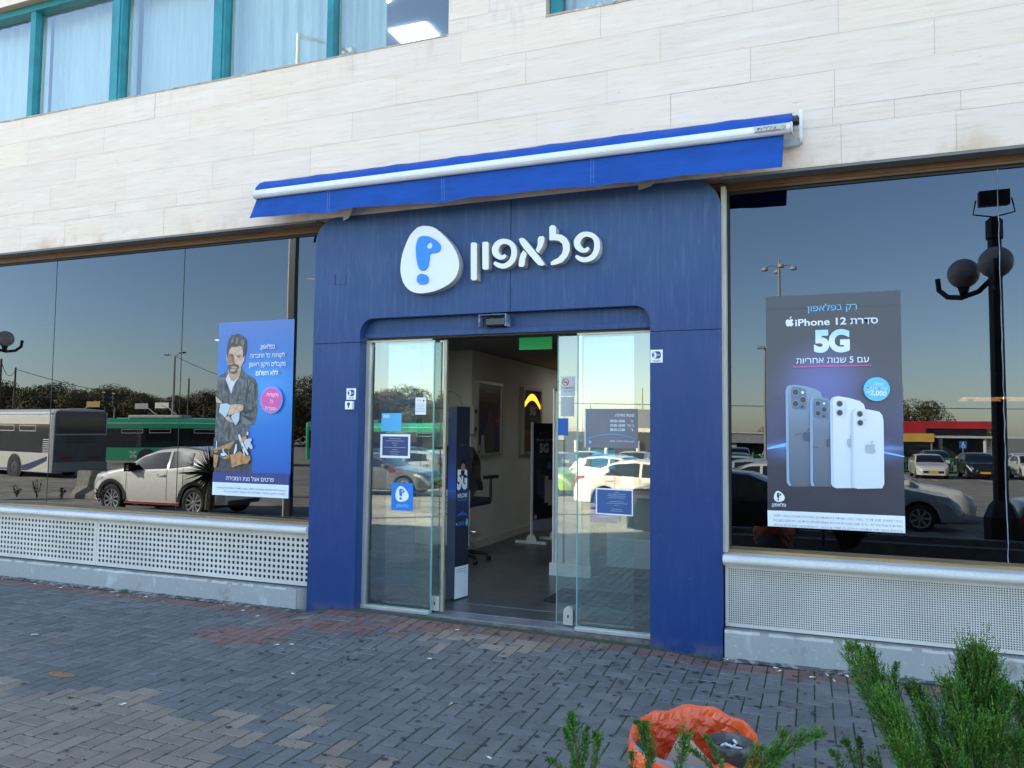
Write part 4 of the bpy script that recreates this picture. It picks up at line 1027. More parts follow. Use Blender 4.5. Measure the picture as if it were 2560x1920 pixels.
    # wheels
    for wc in (S['wf'], S['wr']):
        for sg_ in (-1, 1):
            r_ = S['r']; y0 = sg_*(W/2-.21); y1 = sg_*(W/2-.005)
            w = MB(); w.smooth = True; w.lathe([(r_*.62, y0), (r_*.96, y0), (r_, y0+(y1-y0)*.2), (r_, y0+(y1-y0)*.8), (r_*.96, y1), (r_*.70, y1), (r_*.66, y1-sg_*.02)], P(wc, 0, r_), 'Y', 28)
            to = w.build('wheel', M_TYRE, t, local=True)
            q = MB(); q.lathe([(r_*.69, y1-sg_*.004), (r_*.62, y1-sg_*.012), (r_*.62, y1-sg_*.05)], P(wc, 0, r_), 'Y', 28)
            ns = 5 if kind == 'suv' else 7
            for s_ in range(ns):
                for dd in ((-.16, .16) if ns == 5 else (0,)):
                    a = 2*math.pi*s_/ns+dd; a2 = 2*math.pi*s_/ns+dd*2.1
                    c = P(wc, 0, r_); w_ = .016 if ns == 5 else .022
                    nx_, nz_ = -math.sin(a), math.cos(a)
                    i0 = (c[0]+.05*math.cos(a), c[2]+.05*math.sin(a)); o0 = (c[0]+r_*.65*math.cos(a2), c[2]+r_*.65*math.sin(a2))
                    q.add([(i0[0]-nx_*w_, y1-sg_*.02, i0[1]-nz_*w_), (i0[0]+nx_*w_, y1-sg_*.02, i0[1]+nz_*w_), (o0[0]+nx_*w_*1.4, y1-sg_*.008, o0[1]+nz_*w_*1.4), (o0[0]-nx_*w_*1.4, y1-sg_*.008, o0[1]-nz_*w_*1.4)], [(0,1,2,3)])
            q.lathe([(.001, y1-sg_*.008), (.05, y1-sg_*.012), (.055, y1-sg_*.03)], P(wc, 0, r_), 'Y', 12)
            rm = q.build('rim', M_RIM, to, local=True, normals=False)
            bk = MB(); bk.lathe([(.001, y1-sg_*.055), (r_*.62, y1-sg_*.055)], P(wc, 0, r_), 'Y', 20); bk.build('brake_shadow', M_RIMD, to, local=True)
    return t
def put(t, x, y, deg, z=None): t.location = (x, y, lot_z(y) if z is None else z); t.rotation_euler = (0, 0, R(deg)); return t
CREAM = paint('pearl_white', (.84, .80, .72)); WHITE = paint('white', (.66, .62, .53)); BLACKP = paint('black', (.014, .014, .016)); SILV = paint('silver', (.36, .37, .38))
GRAPH = paint('graphite', (.10, .10, .10)); NAVY = paint('navy', (.03, .05, .10)); GREENP = paint('lime', (.25, .45, .05)); REDP = paint('red', (.30, .02, .02))
suv = put(make_car('suv', CREAM, 'parked_car', 'pearl white compact suv with black arches and red sill trim', roofrails=True, arches=True, red_trim=True), -15.2, -9.22, 177.5); suv.scale = (1, 1, 1.07)
put(make_car('sedan', WHITE, 'parked_car', 'white sedan reflected in the right door glass, tail to the left'), -4.14, -16.1, 2)
sed = put(make_car('sedan', BLACKP, 'parked_car', 'black sedan low in the glass left of the big phone poster', group='cars in the car park'), -1.15, -9.9, 3)
hat = put(make_car('hatch', SILV, 'parked_car', 'silver hatchback with its nose just right of the big phone poster', group='cars in the car park'), 1.05, -14.5, 2)
white_h = put(make_car('hatch', WHITE, 'parked_car', 'white hatchback in sun directly behind the silver one', group='cars in the car park'), 1.75, -17.0, 4)
put(make_car('hatch', GRAPH, 'parked_car', 'dark grey hatchback in the left fixed door glass', group='cars in the car park'), -14.2, -17.6, -8)
mz = put(make_car('sedan', WHITE, 'parked_car', 'white car facing the shop across the empty aisle', group='cars in the car park'), 6.7, -47.4, 90)
bk_ = put(make_car('suv', BLACKP, 'parked_car', 'black car facing the shop left of the lamp post reflection', group='cars in the car park'), 9.5, -48, 90)
gn = put(make_car('hatch', GREENP, 'parked_car', 'lime green hatchback behind the white sedan', group='cars in the car park'), -9.6, -21.2, 20)
def cp(src, x, y, deg, label): return dup(src, (x, y, lot_z(y)), R(deg), label, 'cars in the car park')
cp(white_h, -6.2, -21.4, 12, 'white hatchback behind the tail of the white sedan')
cp(hat, -16.2, -22.5, 160, 'silver hatchback behind the dark grey one')
cp(white_h, 12.4, -48.6, 90, 'white hatchback right of the lamp post reflection')
cp(white_h, -1.6, -17.2, 184, 'white hatchback left of the big poster behind the black sedan')
cp(hat, -1.2, -22.5, 6, 'silver hatchback second behind the black sedan')
cp(sed, 5.6, -9.7, 4, 'black sedan at the right end of the right hand window')
ORD = ['first', 'second', 'third', 'fourth', 'fifth', 'sixth', 'seventh', 'eighth', 'ninth', 'tenth']
lab = ['parked in the first row beyond the aisle', 'parked in the second row beyond the aisle', 'parked in the far row by the green fence']
i = 0
for row, y, xr in ((0, -28, [-22, -19.3, -16.6, -13.9, -11.2, -8.5, -5.8, -3.1]), (1, -36, [-20, -17.3, -14.6, -11.9, -9.2, -6.5, -3.8, -1.1]), (2, -56, [-8, -5.3, -2.6, .1, 2.8, 5.5, 8.2, 10.9, 13.6, 16.3])):
    for x in xr:
        src, nm = [(sed, 'black sedan'), (white_h, 'white hatchback'), (hat, 'silver hatchback'), (bk_, 'black car'), (mz, 'white sedan')][(i*3+row) % 5]; i += 1
        cp(src, x+rnd.uniform(-.15, .15), y+rnd.uniform(-.3, .3), 90 if (i % 3) else 270, '%s %s from the left in the %s row' % (nm, ORD[xr.index(x)], ('nearest parked', 'middle parked', 'far fenced')[row]))

# buses
def make_bus(name, label, L, body_mat, lower_mat, style):
    t = thing(name, label, 'bus'); W, H = 2.5, 3.12; w = W/2
    sec = [(-w, .32), (-w, 2.75), (-w+.05, 2.95), (-w+.22, 3.06), (0, H), (w-.22, 3.06), (w-.05, 2.95), (w, 2.75), (w, .32)]
    b = MB(); n = len(sec); secs = [(-L/2, .94), (-L/2+.12, 1.0), (L/2-.25, 1.0), (L/2, .93)]
    vs = [(x, y*(k if abs(y) > 0 else 1), z if z < 1 else 1+(z-1)*(.985 if k < 1 else 1)) for x, k in secs for y, z in sec]
    b.add(vs, [(i*n+j, i*n+(j+1) % n, (i+1)*n+(j+1) % n, (i+1)*n+j) for i in range(3) for j in range(n)] + [tuple(range(n)), tuple(3*n+j for j in range(n-1, -1, -1))])
    b.build('body', body_mat, t, local=True)
    for sg_ in (-1, 1):
        MB().box(-L/2+.25, L/2-.3, sg_*(w+.004), sg_*(w+.012), 1.18, 2.42).build('window_band', M_CG, t, local=True)
        MB().box(-L/2+.13, L/2-.26, sg_*(w+.003), sg_*(w+.010), .34, 1.10).build('lower_panel', lower_mat, t, local=True)
        vt = MB()
        for x in (-L/2+1.3, -L/2+3.1, 0, 2.2): vt.box(x, x+1.4, sg_*(w+.013), sg_*(w+.02), 2.10, 2.14).box(x, x+1.4, sg_*(w+.013), sg_*(w+.02), 2.34, 2.38).box(x, x+.04, sg_*(w+.013), sg_*(w+.02), 2.14, 2.34).box(x+1.36, x+1.4, sg_*(w+.013), sg_*(w+.02), 2.14, 2.34)
        vt.build('vent_window', M_RIM, t, local=True)
        for x in (-L/2+3.0, L/2-2.7):
            a = MB(); a.lathe([(.001, sg_*(w+.014)), (.60, sg_*(w+.014))], (x, 0, .5), 'Y', 24, 0, 2*math.pi); a.build('wheel_arch', M_TRIM, t, local=True)
            a = MB(); a.lathe([(.001, sg_*(w+.02)), (.28, sg_*(w+.02)), (.30, sg_*(w+.035)), (.48, sg_*(w+.03)), (.50, sg_*(w-.2))], (x, 0, .5), 'Y', 24); wh = a.build('wheel', M_TYRE, t, local=True)
            a = MB(); a.lathe([(.06, sg_*(w+.036)), (.27, sg_*(w+.026))], (x, 0, .5), 'Y', 18); a.build('rim', M_RIMD, wh, local=True)
    xr = -L/2
    if style == 'intercity':
        MB().prism_y([[(-.2, 0)]*3], 0, 0) if False else None
        rp = MB(); rp.box(xr-.03, xr-.002, -1.12, 1.12, 2.0, 2.98); rp.build('rear_top_panel', paint('bus_navy', (.008, .018, .07)), t, local=True)
        g = MB(); g.box(xr-.045, xr-.031, -.98, .98, 2.05, 2.75); g.build('rear_window', M_CG, t, local=True)
        g = MB(); g.box(xr-.04, xr-.002, -1.16, 1.16, .76, 1.95); g.build('engine_cover', mat('bus_grey', (.10, .10, .10), .5, var=.15, vs=2), t, local=True)
        g = MB()
        for q in range(3): g.box(xr-.048, xr-.041, -.68, .68, 1.62+q*.12, 1.66+q*.12)
        g.build('louvre', M_TRIM, t, local=True)
        for sg_ in (-1, 1):
            for q in range(3): MB().box(xr-.03, xr-.002, sg_*.98-.05, sg_*.98+.05, 1.0+q*.18, 1.12+q*.18).build('tail_lamp', M_TAIL, t, local=True)
            MB().box(xr-.05, xr-.041, sg_*.62-.26, sg_*.62+.26, .88, 1.0).build('reflector', M_TAIL, t, local=True)
            for q in range(7): MB().box(xr+.14, xr+.7, sg_*(w+.0125), sg_*(w+.0145), 1.20+q*.09, 1.235+q*.09).build('stripe', flat('stripe_white', (.6, .6, .6)), t, local=True)
            # sweeping navy band on the lower side
            sw_ = MB(); vs = []
            for i in range(31):
                u = i/30; x = xr+.3+u*8; z = 1.06-.62*math.sin(u*math.pi)**1.0
                vs += [(x, sg_*(w+.0145), z-.02), (x, sg_*(w+.0145), max(.36, z-.22-.18*math.sin(u*math.pi)))]
            sw_.add(vs, [(2*i, 2*i+2, 2*i+3, 2*i+1) for i in range(30)]); sw_.build('navy_sweep', flat('sweep_navy', (.02, .035, .10)), t, local=True, normals=False)
            MB().box(xr+.13, L/2-.3, sg_*(w+.004), sg_*(w+.02), 2.86, 2.93).build('roof_gutter', M_WHITE, t, local=True)
        MB().bbox(xr-.07, xr+.1, -1.22, 1.22, .34, .74, .05).build('bumper', paint('bus_bumper', (.25, .25, .24)), t, local=True)
    else:
        for sg_ in (-1, 1):
            MB().box(xr+.14, L/2-.3, sg_*(w+.004), sg_*(w+.02), 2.72, 2.80).build('roof_gutter', paint('bus_mint', (.25, .6, .38)), t, local=True)
            lg = MB(); yy = sg_*(w+.013)
            for a, b in (((1.9, .95), (2.35, .52)), ((2.3, .95), (1.95, .52))):
                dx = .07; lg.add([(xr+a[0]-dx, yy, a[1]), (xr+a[0]+dx, yy, a[1]), (xr+b[0]+dx, yy, b[1]), (xr+b[0]-dx, yy, b[1])], [(0,1,2,3)])
            lg.build('cross_emblem', flat('emblem_sand', (.6, .55, .4)), t, local=True, normals=False)
        MB().bbox(xr+1.5, xr+5, -.9, .9, 3.08, 3.3, .08).build('air_conditioner', flat('ac_cream', (.6, .57, .48)), t, local=True)
    return t
bw = make_bus('intercity_bus', 'white and navy coach seen from its shaded rear in the left window', 12, paint('bus_white', (.62, .60, .55)), paint('bus_lower', (.60, .57, .50)), 'intercity')
bw.location = (-36.1, -19.8, lot_z(-19)-.05); bw.rotation_euler = (0, 0, R(190))
bg = make_bus('city_bus', 'green city bus with dark windows behind the white suv', 12, paint('bus_green', (.02, .30, .14)), paint('bus_green2', (.025, .33, .16)), 'city')
bg.location = (-38.6, -34.9, -.95); bg.rotation_euler = (0, 0, R(-22))
b2 = dup(bg, (-29.5, -44.5, -1.0), R(-20), 'second green city bus further right, half hidden by the first poster'); b2['group'] = 'green buses'; bg['group'] = 'green buses'

# concrete barrier
cb = thing('concrete_barrier', 'grey concrete road barrier block in front of the white suv bonnet', 'barrier', (-19.6, -11.2, LOT), R(-4))
b = MB(); b.prism_x([(-.3, 0), (-.3, .12), (-.13, .34), (-.08, .82), (.08, .82), (.13, .34), (.3, .12), (.3, 0)], -1.3, 1.3); b.build('block', mat('barrier_concrete', (.30, .27, .22), .9, var=.2, vs=4), cb, local=True)

# ------------------------------------------------------------------ lamps, poles, signals
M_LB = mat('lamp_black', (.012, .013, .014), .45); M_GLOBE = mat('opal_globe', (.42, .40, .38), .25, spec=.5)
def globe_lamp(x, y, ang, label, angs=(0, 180)):
    t = thing('globe_lamp', label, 'street lamp', (x, y, LOT), R(ang), 'black twin globe lamp posts')
    b = MB(); b.lathe([(.24, 0), (.24, .95), (.17, 1.12), (.11, 1.2)], n=8); b.build('base', M_LB, t, local=True)
    b = MB(); b.lathe([(.105, 1.15), (.095, 5.2), (.12, 5.22), (.12, 5.5), (.05, 5.56), (.001, 5.56)], n=12); b.build('pole', M_LB, t, local=True)
    for aa in angs:
        k0 = Matrix.Rotation(R(aa), 4, 'Z'); sg_ = 1
        pts = [(sg_*(.06), 0, 4.60), (sg_*.25, 0, 4.44), (sg_*.52, 0, 4.38), (sg_*.74, 0, 4.42), (sg_*.88, 0, 4.55), (sg_*.90, 0, 4.74)]
        a = MB(); a.smooth = True; a.tube(pts, .042, 8); a.tube([(sg_*.48, 0, 4.40), (sg_*.48, 0, 4.54)], [.05, .09], 10); a.xf(k0).build('arm', M_LB, t, local=True)
        g = MB(); g.smooth = True; g.sphere((sg_*.48, 0, 4.76), .235, 20, 12); g.xf(k0).build('globe', M_GLOBE, t, local=True)
    return t
gl = globe_lamp(2.68, -7.45, 0, 'black twin globe lamp post with a floodlight, reflected in the right window', (218, 100))
fl = MB(); fl.tube([(-.24, 0, 5.84), (-.28, 0, 5.62), (0, 0, 5.56), (.28, 0, 5.62), (.24, 0, 5.84)], .012, 6); fo = fl.build('floodlight_bracket', M_LB, gl, local=True)
MB().bbox(-.21, .21, -.06, .08, 5.73, 5.97, .02).build('floodlight', M_LB, gl, local=True)
globe_lamp(-22.68, -9.22, -55, 'black twin globe lamp post at the far left edge of the left window')
sl_ = thing('lamp_pole', 'tall pale steel lamp pole with one arm, mirrored at the left of the portal', 'street lamp', (-11.75, -9.2, LOT))
MB().tube([(-.115, -.02, 0), (-.10, -.01, 8), (0, 0, 9.2), (0, 0, 11.96)], [.05, .045, .05, .045], 10).build('pole', mat('galvanised', (.50, .47, .42), .5, metal=.2), sl_, local=True)
MB().box(-.06, .10, -.07, .07, 0, 9.0).build('shaded_side', M_LB, sl_, local=True)  # pole's shaded side, built as a black post beside its pale sunlit edge
MB().tube([(0, 0, 11.9), (.35, -.5, 11.93), (.75, -1.1, 11.9)], [.06, .045, .04], 8).build('arm', bpy.data.materials['galvanised'], sl_, local=True)
MB().bbox(.60, .92, -1.6, -1.0, 11.80, 11.96, .03).build('lamp_head', mat('lamp_head_grey', (.2, .2, .2), .5), sl_, local=True)
M_POLE = mat('grey_pole', (.30, .29, .27), .6); M_WOOD = mat('wood_pole', (.10, .075, .055), .9)
def mast(name, label, cat, x, y, h, r=.08, m=None, group=None):
    t = thing(name, label, cat, (x, y, lot_z(y)), 0, group)
    MB().tube([(0, 0, 0), (0, 0, h)], [r, r*.6], 8).build('pole', m or M_POLE, t, local=True); return t
t = mast('street_lamp', 'tall double armed street lamp above the green bus', 'street lamp', -67.7, -61.4, 10.7, .17)
for sg_ in (-1, 1):
    MB().tube([(0, 0, 10.6), (sg_*.9, sg_*.35, 10.85), (sg_*1.9, sg_*.8, 10.95)], .06, 6).build('arm', M_POLE, t, local=True)
    MB().bbox(sg_*1.9-.35, sg_*1.9+.35, sg_*.8-.25, sg_*.8+.25, 10.85, 11.02, .06).build('lamp_head', M_LB, t, local=True)
for (x, y), lb_ in (((-51.3, -38.2), 'black traffic light with a large sign arm left of it'), ((-52.3, -40), 'smaller black traffic light right of the first')):
    t = mast('traffic_light', lb_, 'traffic light', x, y, 4.3, .07)
    MB().bbox(-.2, .2, -.1, .18, 4.1, 5.2, .04).build('signal_head', M_LB, t, local=True)
    for q in range(3): MB().lathe([(.001, .21), (.11, .21), (.13, .26)], (0, 0, 4.35+q*.32), 'Y', 12).build('lens', mat('lens_dark', (.06, .03, .02), .2), t, local=True)
for (x, y), dx, lb_, col in (((-53.2, -37.6), 1.4, 'yellow direction board on a bent pole above the coach', (.35, .22, .02)), ((-50.0, -42), -1.6, 'bent grey sign pole above the green bus roof', (.3, .3, .3)), ((-46.5, -40.6), -1.5, 'white arm sign beside the double armed lamp', (.6, .58, .5))):
    t = mast('sign_pole', lb_, 'sign pole', x, y, 3.6, .07)
    MB().tube([(0, 0, 3.5), (dx*.5, 0, 4.0), (dx, 0, 4.2)], .05, 6).build('arm', M_POLE, t, local=True)
    MB().box(dx-.7, dx+.7, -.03, .03, 4.0, 4.45).build('board', flat('board_%d' % int(-x), col), t, local=True)
ups = [(-68.6, -42, 8.6, 'left wooden utility pole above the coach'), (-77, -49.4, 8.6, 'second wooden utility pole above the coach'), (-68, -64, 8.3, 'wooden utility pole right of the double armed lamp'), (-60, -58, 5, 'thin wooden pole between the signals and the lamp')]
for x, y, h, lb_ in ups: mast('utility_pole', lb_, 'utility pole', x, y, h, .14, M_WOOD)
def wire(a, b, sag, r=.02, lab_='thin overhead wire crossing the whole sky low down'):
    mb = MB(); pts = [(a[0]+(b[0]-a[0])*i/12, a[1]+(b[1]-a[1])*i/12, a[2]+(b[2]-a[2])*i/12-sag*4*(i/12)*(1-i/12)) for i in range(13)]
    return tag(mb.tube(pts, r, 4, caps=False).build('overhead_wire', M_LB), lab_, 'wire', 'overhead wires')
wire((-68.6, -42, 7.4), (-77, -49.4, 7.4), 1.0, .03, 'sagging wire between the two wooden poles above the coach'); wire((-77, -49.4, 7.4), (-60, -58, 3.9), .6, .03, 'wire from the second wooden pole down towards the traffic lights'); wire((-67.7, -61.4, 9.6), (-38, -60, 4.2), 1.5, .03, 'wire sloping down right from the double armed lamp'); wire((-110, -60, 5.3), (40, -90, 4.2), 0, .035)
t = mast('floodlight_mast', 'very tall mast with four floodlights above the phone poster', 'light mast', -3.9, -106, 26.2, .30)
MB().tube([(0, 0, 26.1), (0, 0, 27)], .12, 8).build('cap', M_POLE, t, local=True)
for dx, dy in ((-1.9, .2), (1.9, -.2), (.3, 1.9), (-.3, -1.9)):
    MB().tube([(0, 0, 26), (dx*.6, dy*.6, 26.2), (dx, dy, 25.9)], .09, 6).build('arm', M_POLE, t, local=True)
    MB().lathe([(.001, 25.95), (.35, 25.9), (.5, 25.5), (.001, 25.35)], (dx, dy, 0), 'Z', 12).build('lamp_head', mat('lamp_alu', (.4, .38, .35), .4), t, local=True)
t = mast('street_lamp', 'slim lamp pole just left of the phone poster', 'street lamp', -2.75, -46.1, 8.1, .11)
MB().bbox(-.5, .0, -.15, .15, 8.05, 8.25, .05).build('lamp_head', M_POLE, t, local=True)
for i, (x, y, h) in enumerate(((9.3, -95, 7.8), (10.6, -100, 8.6), (6.2, -99, 5.6), (-13.6, -60, 6.4), (-15.5, -50, 4.6), (-31.5, -38, 8.2), (13, -120, 7))):
    mast('thin_pole', 'thin distant lighting pole number in the row beyond the roofs'.replace(' number', ''), 'pole', x, y, h, .09, None, 'thin distant poles')

# ------------------------------------------------------------------ low buildings beyond the cars
M_RED = mat('red_fascia', (.42, .018, .025), .5, var=.1, vs=.5); M_YEL = mat('yellow_fascia', (.62, .38, .06), .5, var=.1, vs=.6)
M_GFAS = mat('grey_fascia', (.26, .26, .26), .7, var=.12, vs=.7); M_SHADE = mat('shopfront_dark', (.03, .03, .03), .4)
rs = thing('low_shop', 'low shop with a long red roof fascia beyond the car park', 'building', (12, -81, -1.1))
MB().box(2.0, 16.0, -82.5, -77.8, 2.25, 2.95).box(2, 10.4, -82.6, -77.75, 1.0, 2.25).build('red_roof', M_RED, rs)
MB().box(2.2, 15.6, -82, -78.6, -1.1, 2.249).build('glass_front', M_SHADE, rs)
MB().box(10.6, 26, -79.6, -75, 1.35, 1.55).build('canopy', flat('canopy_white', (.55, .54, .50)), rs)
for x in (11.3, 14.9, 18.6, 22.3): MB().tube([(x, -75.4, -1.1), (x, -75.4, 1.35)], .16, 10).build('column', flat('column_cream', (.6, .57, .5)), rs)
ky = thing('kiosk', 'small glazed kiosk with a mustard yellow fascia', 'kiosk', (7, -73, -1.1))
MB().box(2.5, 10.3, -75, -71.8, 1.0, 1.75).build('fascia', M_YEL, ky); MB().box(2.7, 10.1, -74.8, -72.1, -1.1, .999).build('glass_front', M_CG, ky)
for x in (2.8, 5.2, 7.7, 10.1): MB().box(x-.06, x+.06, -72.1, -72.0, -1.1, 1).build('mullion', M_RIM, ky)
lb_ = thing('low_building', 'long low building with a grey parapet above dark bays', 'building', (-4, -69, -1))
MB().box(-14, 1.2, -74, -67, .75, 1.60).build('parapet', M_GFAS, lb_); MB().box(-14.1, 1.3, -74.1, -66.9, 1.60, 1.72).build('coping', flat('coping_cream', (.6, .55, .45)), lb_)
MB().box(-13.6, 1.0, -73.6, -69, -1.1, .749).build('recess', M_SHADE, lb_)
for x in (-13.3, -10, -6.7, -3.4, -.1): MB().box(x-.25, x+.25, -68, -67.3, -1.1, .749).build('pier', flat('pier_cream', (.45, .40, .32)), lb_)
pv = thing('pavilion', 'beige pavilion with a deep curved fascia behind the opening hours notice', 'building', (-14, -54, -1))
arcp = [(-22+16*i/16, -52.2-1.6*math.sin(math.pi*i/16)**1) for i in range(17)]
def band(z0, z1, off):
    m_ = MB(); vs = []
    for x, y in arcp: vs += [(x, y+off, z0), (x, y+off, z1), (x, y+off-.3, z0), (x, y+off-.3, z1)]
    m_.add(vs, [f for i in range(16) for f in ((4*i, 4*i+4, 4*i+5, 4*i+1), (4*i+1, 4*i+5, 4*i+7, 4*i+3), (4*i+2, 4*i+3, 4*i+7, 4*i+6), (4*i, 4*i+2, 4*i+6, 4*i+4))]); return m_
band(.9, 1.9, 0).build('fascia', flat('fascia_beige', (.52, .44, .33)), pv); MB().box(-21.5, -6.5, -60, -53.2, -1.1, 1.6).build('wall', M_SHADE, pv)
MB().box(-17.4, -10.5, -60, -55.5, 1.6, 3.4).build('plant_room', mat('plant_grey', (.16, .17, .18), .7, var=.1, vs=.8), pv)
for x in (-20, -17.5, -15, -12.5, -10, -7.5): MB().tube([(x, -53, -1.1), (x, -53, .9)], .15, 8).build('column', bpy.data.materials['column_cream'], pv)
fe = thing('green_fence', 'green metal railing behind the cars facing the shop', 'fence', (8, -51.8, -1))
fm = mat('fence_green', (.03, .22, .05), .5); rr = MB(); rr.box(-4, 22, -51.82, -51.78, .05, .1); rr.box(-4, 22, -51.82, -51.78, -.8, -.75)
for q in range(174): rr.box(-4+q*.15, -3.975+q*.15, -51.81, -51.79, -.75, .05)
rr.build('railing', fm, fe)
for q in range(11): MB().box(-4+q*2.6, -3.88+q*2.6, -51.86, -51.74, -1.0, .3).build('post', fm, fe)
from_t = None
for x, y in ((9.6, -53.5), (13.35, -53.5), (-8.7, -40)):
    t = thing('parking_sign', {9.6: 'blue disabled parking sign left of the lamp post reflection', 13.35: 'blue disabled parking sign beside the lamp post reflection', -8.7: 'small blue parking sign between the parked rows'}[x], 'road sign', (x, y, lot_z(y)), 0, 'blue parking signs')
    MB().tube([(0, 0, 0), (0, 0, 2.2)], .035, 6).build('post', M_POLE, t, local=True); MB().box(-.22, .22, .03, .05, 1.75, 2.25).build('plate', flat('sign_plate_blue', (.02, .12, .45)), t, local=True)
    sy = MB(); sy.lathe([(.001, .054), (.05, .054)], (.0, 0, 2.14), 'Y', 10); sy.box(-.03, .03, .051, .055, 1.95, 2.08); sy.lathe([(.08, .054), (.115, .054)], (.02, 0, 1.9), 'Y', 12); sy.build('symbol', M_WHITE, t, local=True)
t = thing('no_entry_sign', 'round red no entry sign on a pale panel at the far right', 'road sign', (16.2, -57, -1.0))
MB().tube([(0, 0, 0), (0, 0, 3.0)], .04, 6).build('post', M_POLE, t, local=True); MB().lathe([(.001, .05), (.32, .05)], (0, 0, 2.7), 'Y', 18).build('disc', flat('no_entry_red', (.45, .02, .02)), t, local=True); MB().box(-.22, .22, .055, .06, 2.64, 2.76).build('bar', M_WHITE, t, local=True)

# ------------------------------------------------------------------ trees
M_LEAF = mat('tree_leaf', (.055, .062, .022), .8, attr=True); M_BARK = mat('bark', (.09, .07, .05), .95)
def tree_mesh(seed, h, w, n):
    r = random.Random(seed); blobs = []
    for q in range(9):
        a = r.uniform(0, 6.28); d = r.uniform(0, w*.30); blobs.append((d*math.cos(a), d*math.sin(a), h*r.uniform(.30, .86), w*r.uniform(.17, .30)))
    blobs.append((0, 0, h*.62, w*.34)); c = MB()
    for q in range(n):
        b = r.choice(blobs); u = Vector((r.gauss(0, 1), r.gauss(0, 1), r.gauss(0, 1))).normalized(); k = r.uniform(.55, 1.05)**.6
        p = Vector((b[0], b[1], b[2]))+Vector((u.x*b[3]*k, u.y*b[3]*k, u.z*b[3]*k*.8))
        s = r.uniform(.06, .15); a = Vector((r.gauss(0, 1), r.gauss(0, 1), r.gauss(0, .6))).normalized(); e = a.cross(u).normalized() if abs(a.dot(u)) < .95 else Vector((1, 0, 0))
        g = r.uniform(.6, 1.5); hue = r.uniform(0, .4); c.col = (.088*g*(1+hue), .084*g, .030*g)
        c.add([p-a*s-e*s*.6, p+a*s-e*s*.5, p+a*s*.8+e*s*.6, p-a*s*.7+e*s*.6], [(0,1,2,3)])
    t = MB(); t.tube([(0, 0, 0), (.1, 0, h*.25), (0, .1, h*.5), (0, 0, h*.7)], [h*.03, h*.024, h*.016, .03], 7)
    for q in range(5):
        b = blobs[q]; t.tube([(0, 0, h*.33), (b[0]*.5, b[1]*.5, h*.45), (b[0], b[1], b[2])], [h*.012, h*.009, .02], 5)
    return c, t
def tree(seed, h, w, n, label, name='tree'):
    t = thing(name, label, 'tree'); c, k = tree_mesh(seed, h, w, n); c.build('crown', M_LEAF, t, local=True, normals=False); k.build('trunk', M_BARK, t, local=True); return t
protos = [tree(50+q, 9.2, 8.5, 6500, 'dusty dark green tree in the line behind the buses') for q in range(4)]
i = 0
for row in range(2):
    for q in range(24):
        u = (q+.5*row)/23; x = -122+76*u; y = -62-32*u-row*5+rnd.uniform(-1.5, 1.5)
        sc_ = rnd.uniform(.78, 1.12)
        if i < 4: o = protos[i]; o.location = (x, y, -1.2); o.scale = (sc_,)*3; o['group'] = 'dark trees behind the buses'
        else: dup(protos[i % 4], (x, y, -1.3), rnd.uniform(0, 6.28), None, 'dark trees behind the buses', sc_)
        i += 1
for x, y, s_, lb_ in ((-33, -47, .62, 'rounded olive tree above the left door stickers'), (-29.5, -48, .58, 'rounded olive tree just right of the first above the door stickers'), (-26.5, -52, .5, 'smaller olive tree by the edge of the left door glass'),
                      (10.5, -112, .95, 'wide rounded tree rising over the red roof'), (14.5, -113, .85, 'lower tree over the right end of the red roof'), (18, -95, .5, 'small tree right of the red roof'), (-4.2, -90, .45, 'small tree left of the phone poster over the grey parapet'), (-19.5, -46, .32, 'small orange green tree left of the opening hours notice')):
    dup(protos[rnd.randrange(4)], (x, y, -1.2), rnd.uniform(0, 6.28), lb_, None, s_); 
    o = COL.objects[-1]
c = MB(); r = random.Random(77)                       # the wood behind them reads as one band
for q in range(15000):
    u = r.random(); x = -126+84*u; y = -74-32*u+r.gauss(0, 2.2); top = 6.0+1.5*math.sin(x*.35)+1.0*math.sin(x*.9+1)
    z = -1.2+r.random()**.7*top; s = r.uniform(.14, .34); a = Vector((r.gauss(0, 1), r.gauss(0, 1), r.gauss(0, .6))).normalized(); e = a.cross(Vector((r.gauss(0, 1), r.gauss(0, 1), 1))).normalized()
    g = r.uniform(.5, 1.4); c.col = (.072*g*(1+r.uniform(0, .4)), .070*g, .026*g); p = Vector((x, y, z))
    c.add([p-a*s-e*s*.6, p+a*s-e*s*.5, p+a*s*.8+e*s*.6, p-a*s*.7+e*s*.6], [(0,1,2,3)])
tag(c.build('far_wood', M_LEAF, normals=False), kind='stuff')
# yucca and small shrubs in the bed
yc = thing('yucca', 'spiky dark yucca behind the tail of the white suv', 'yucca', (-12.1, -7.0, -.15))
MB().tube([(0, 0, 0), (.03, 0, .5), (0, 0, .8)], [.10, .09, .06], 8).build('trunk', M_BARK, yc, local=True)
lf = MB(); r = random.Random(9)
for q in range(210):
    a = r.uniform(0, 6.28); el = r.uniform(-.9, 1.3); L_ = r.uniform(.45, .8); d = Vector((math.cos(a)*math.cos(el), math.sin(a)*math.cos(el), math.sin(el))); s_ = d.cross(Vector((0, 0, 1))).normalized()*.016
    b = Vector((0, 0, .78)); m_ = b+d*L_*.4; e = b+d*L_-Vector((0, 0, .10*(1-abs(math.sin(el)))))
    lf.add([b-s_*.6, b+s_*.6, m_+s_, e, m_-s_], [(0,1,2,3,4)])
lf.build('leaves', mat('yucca_leaf', (.03, .045, .02), .6), yc, local=True, normals=False)
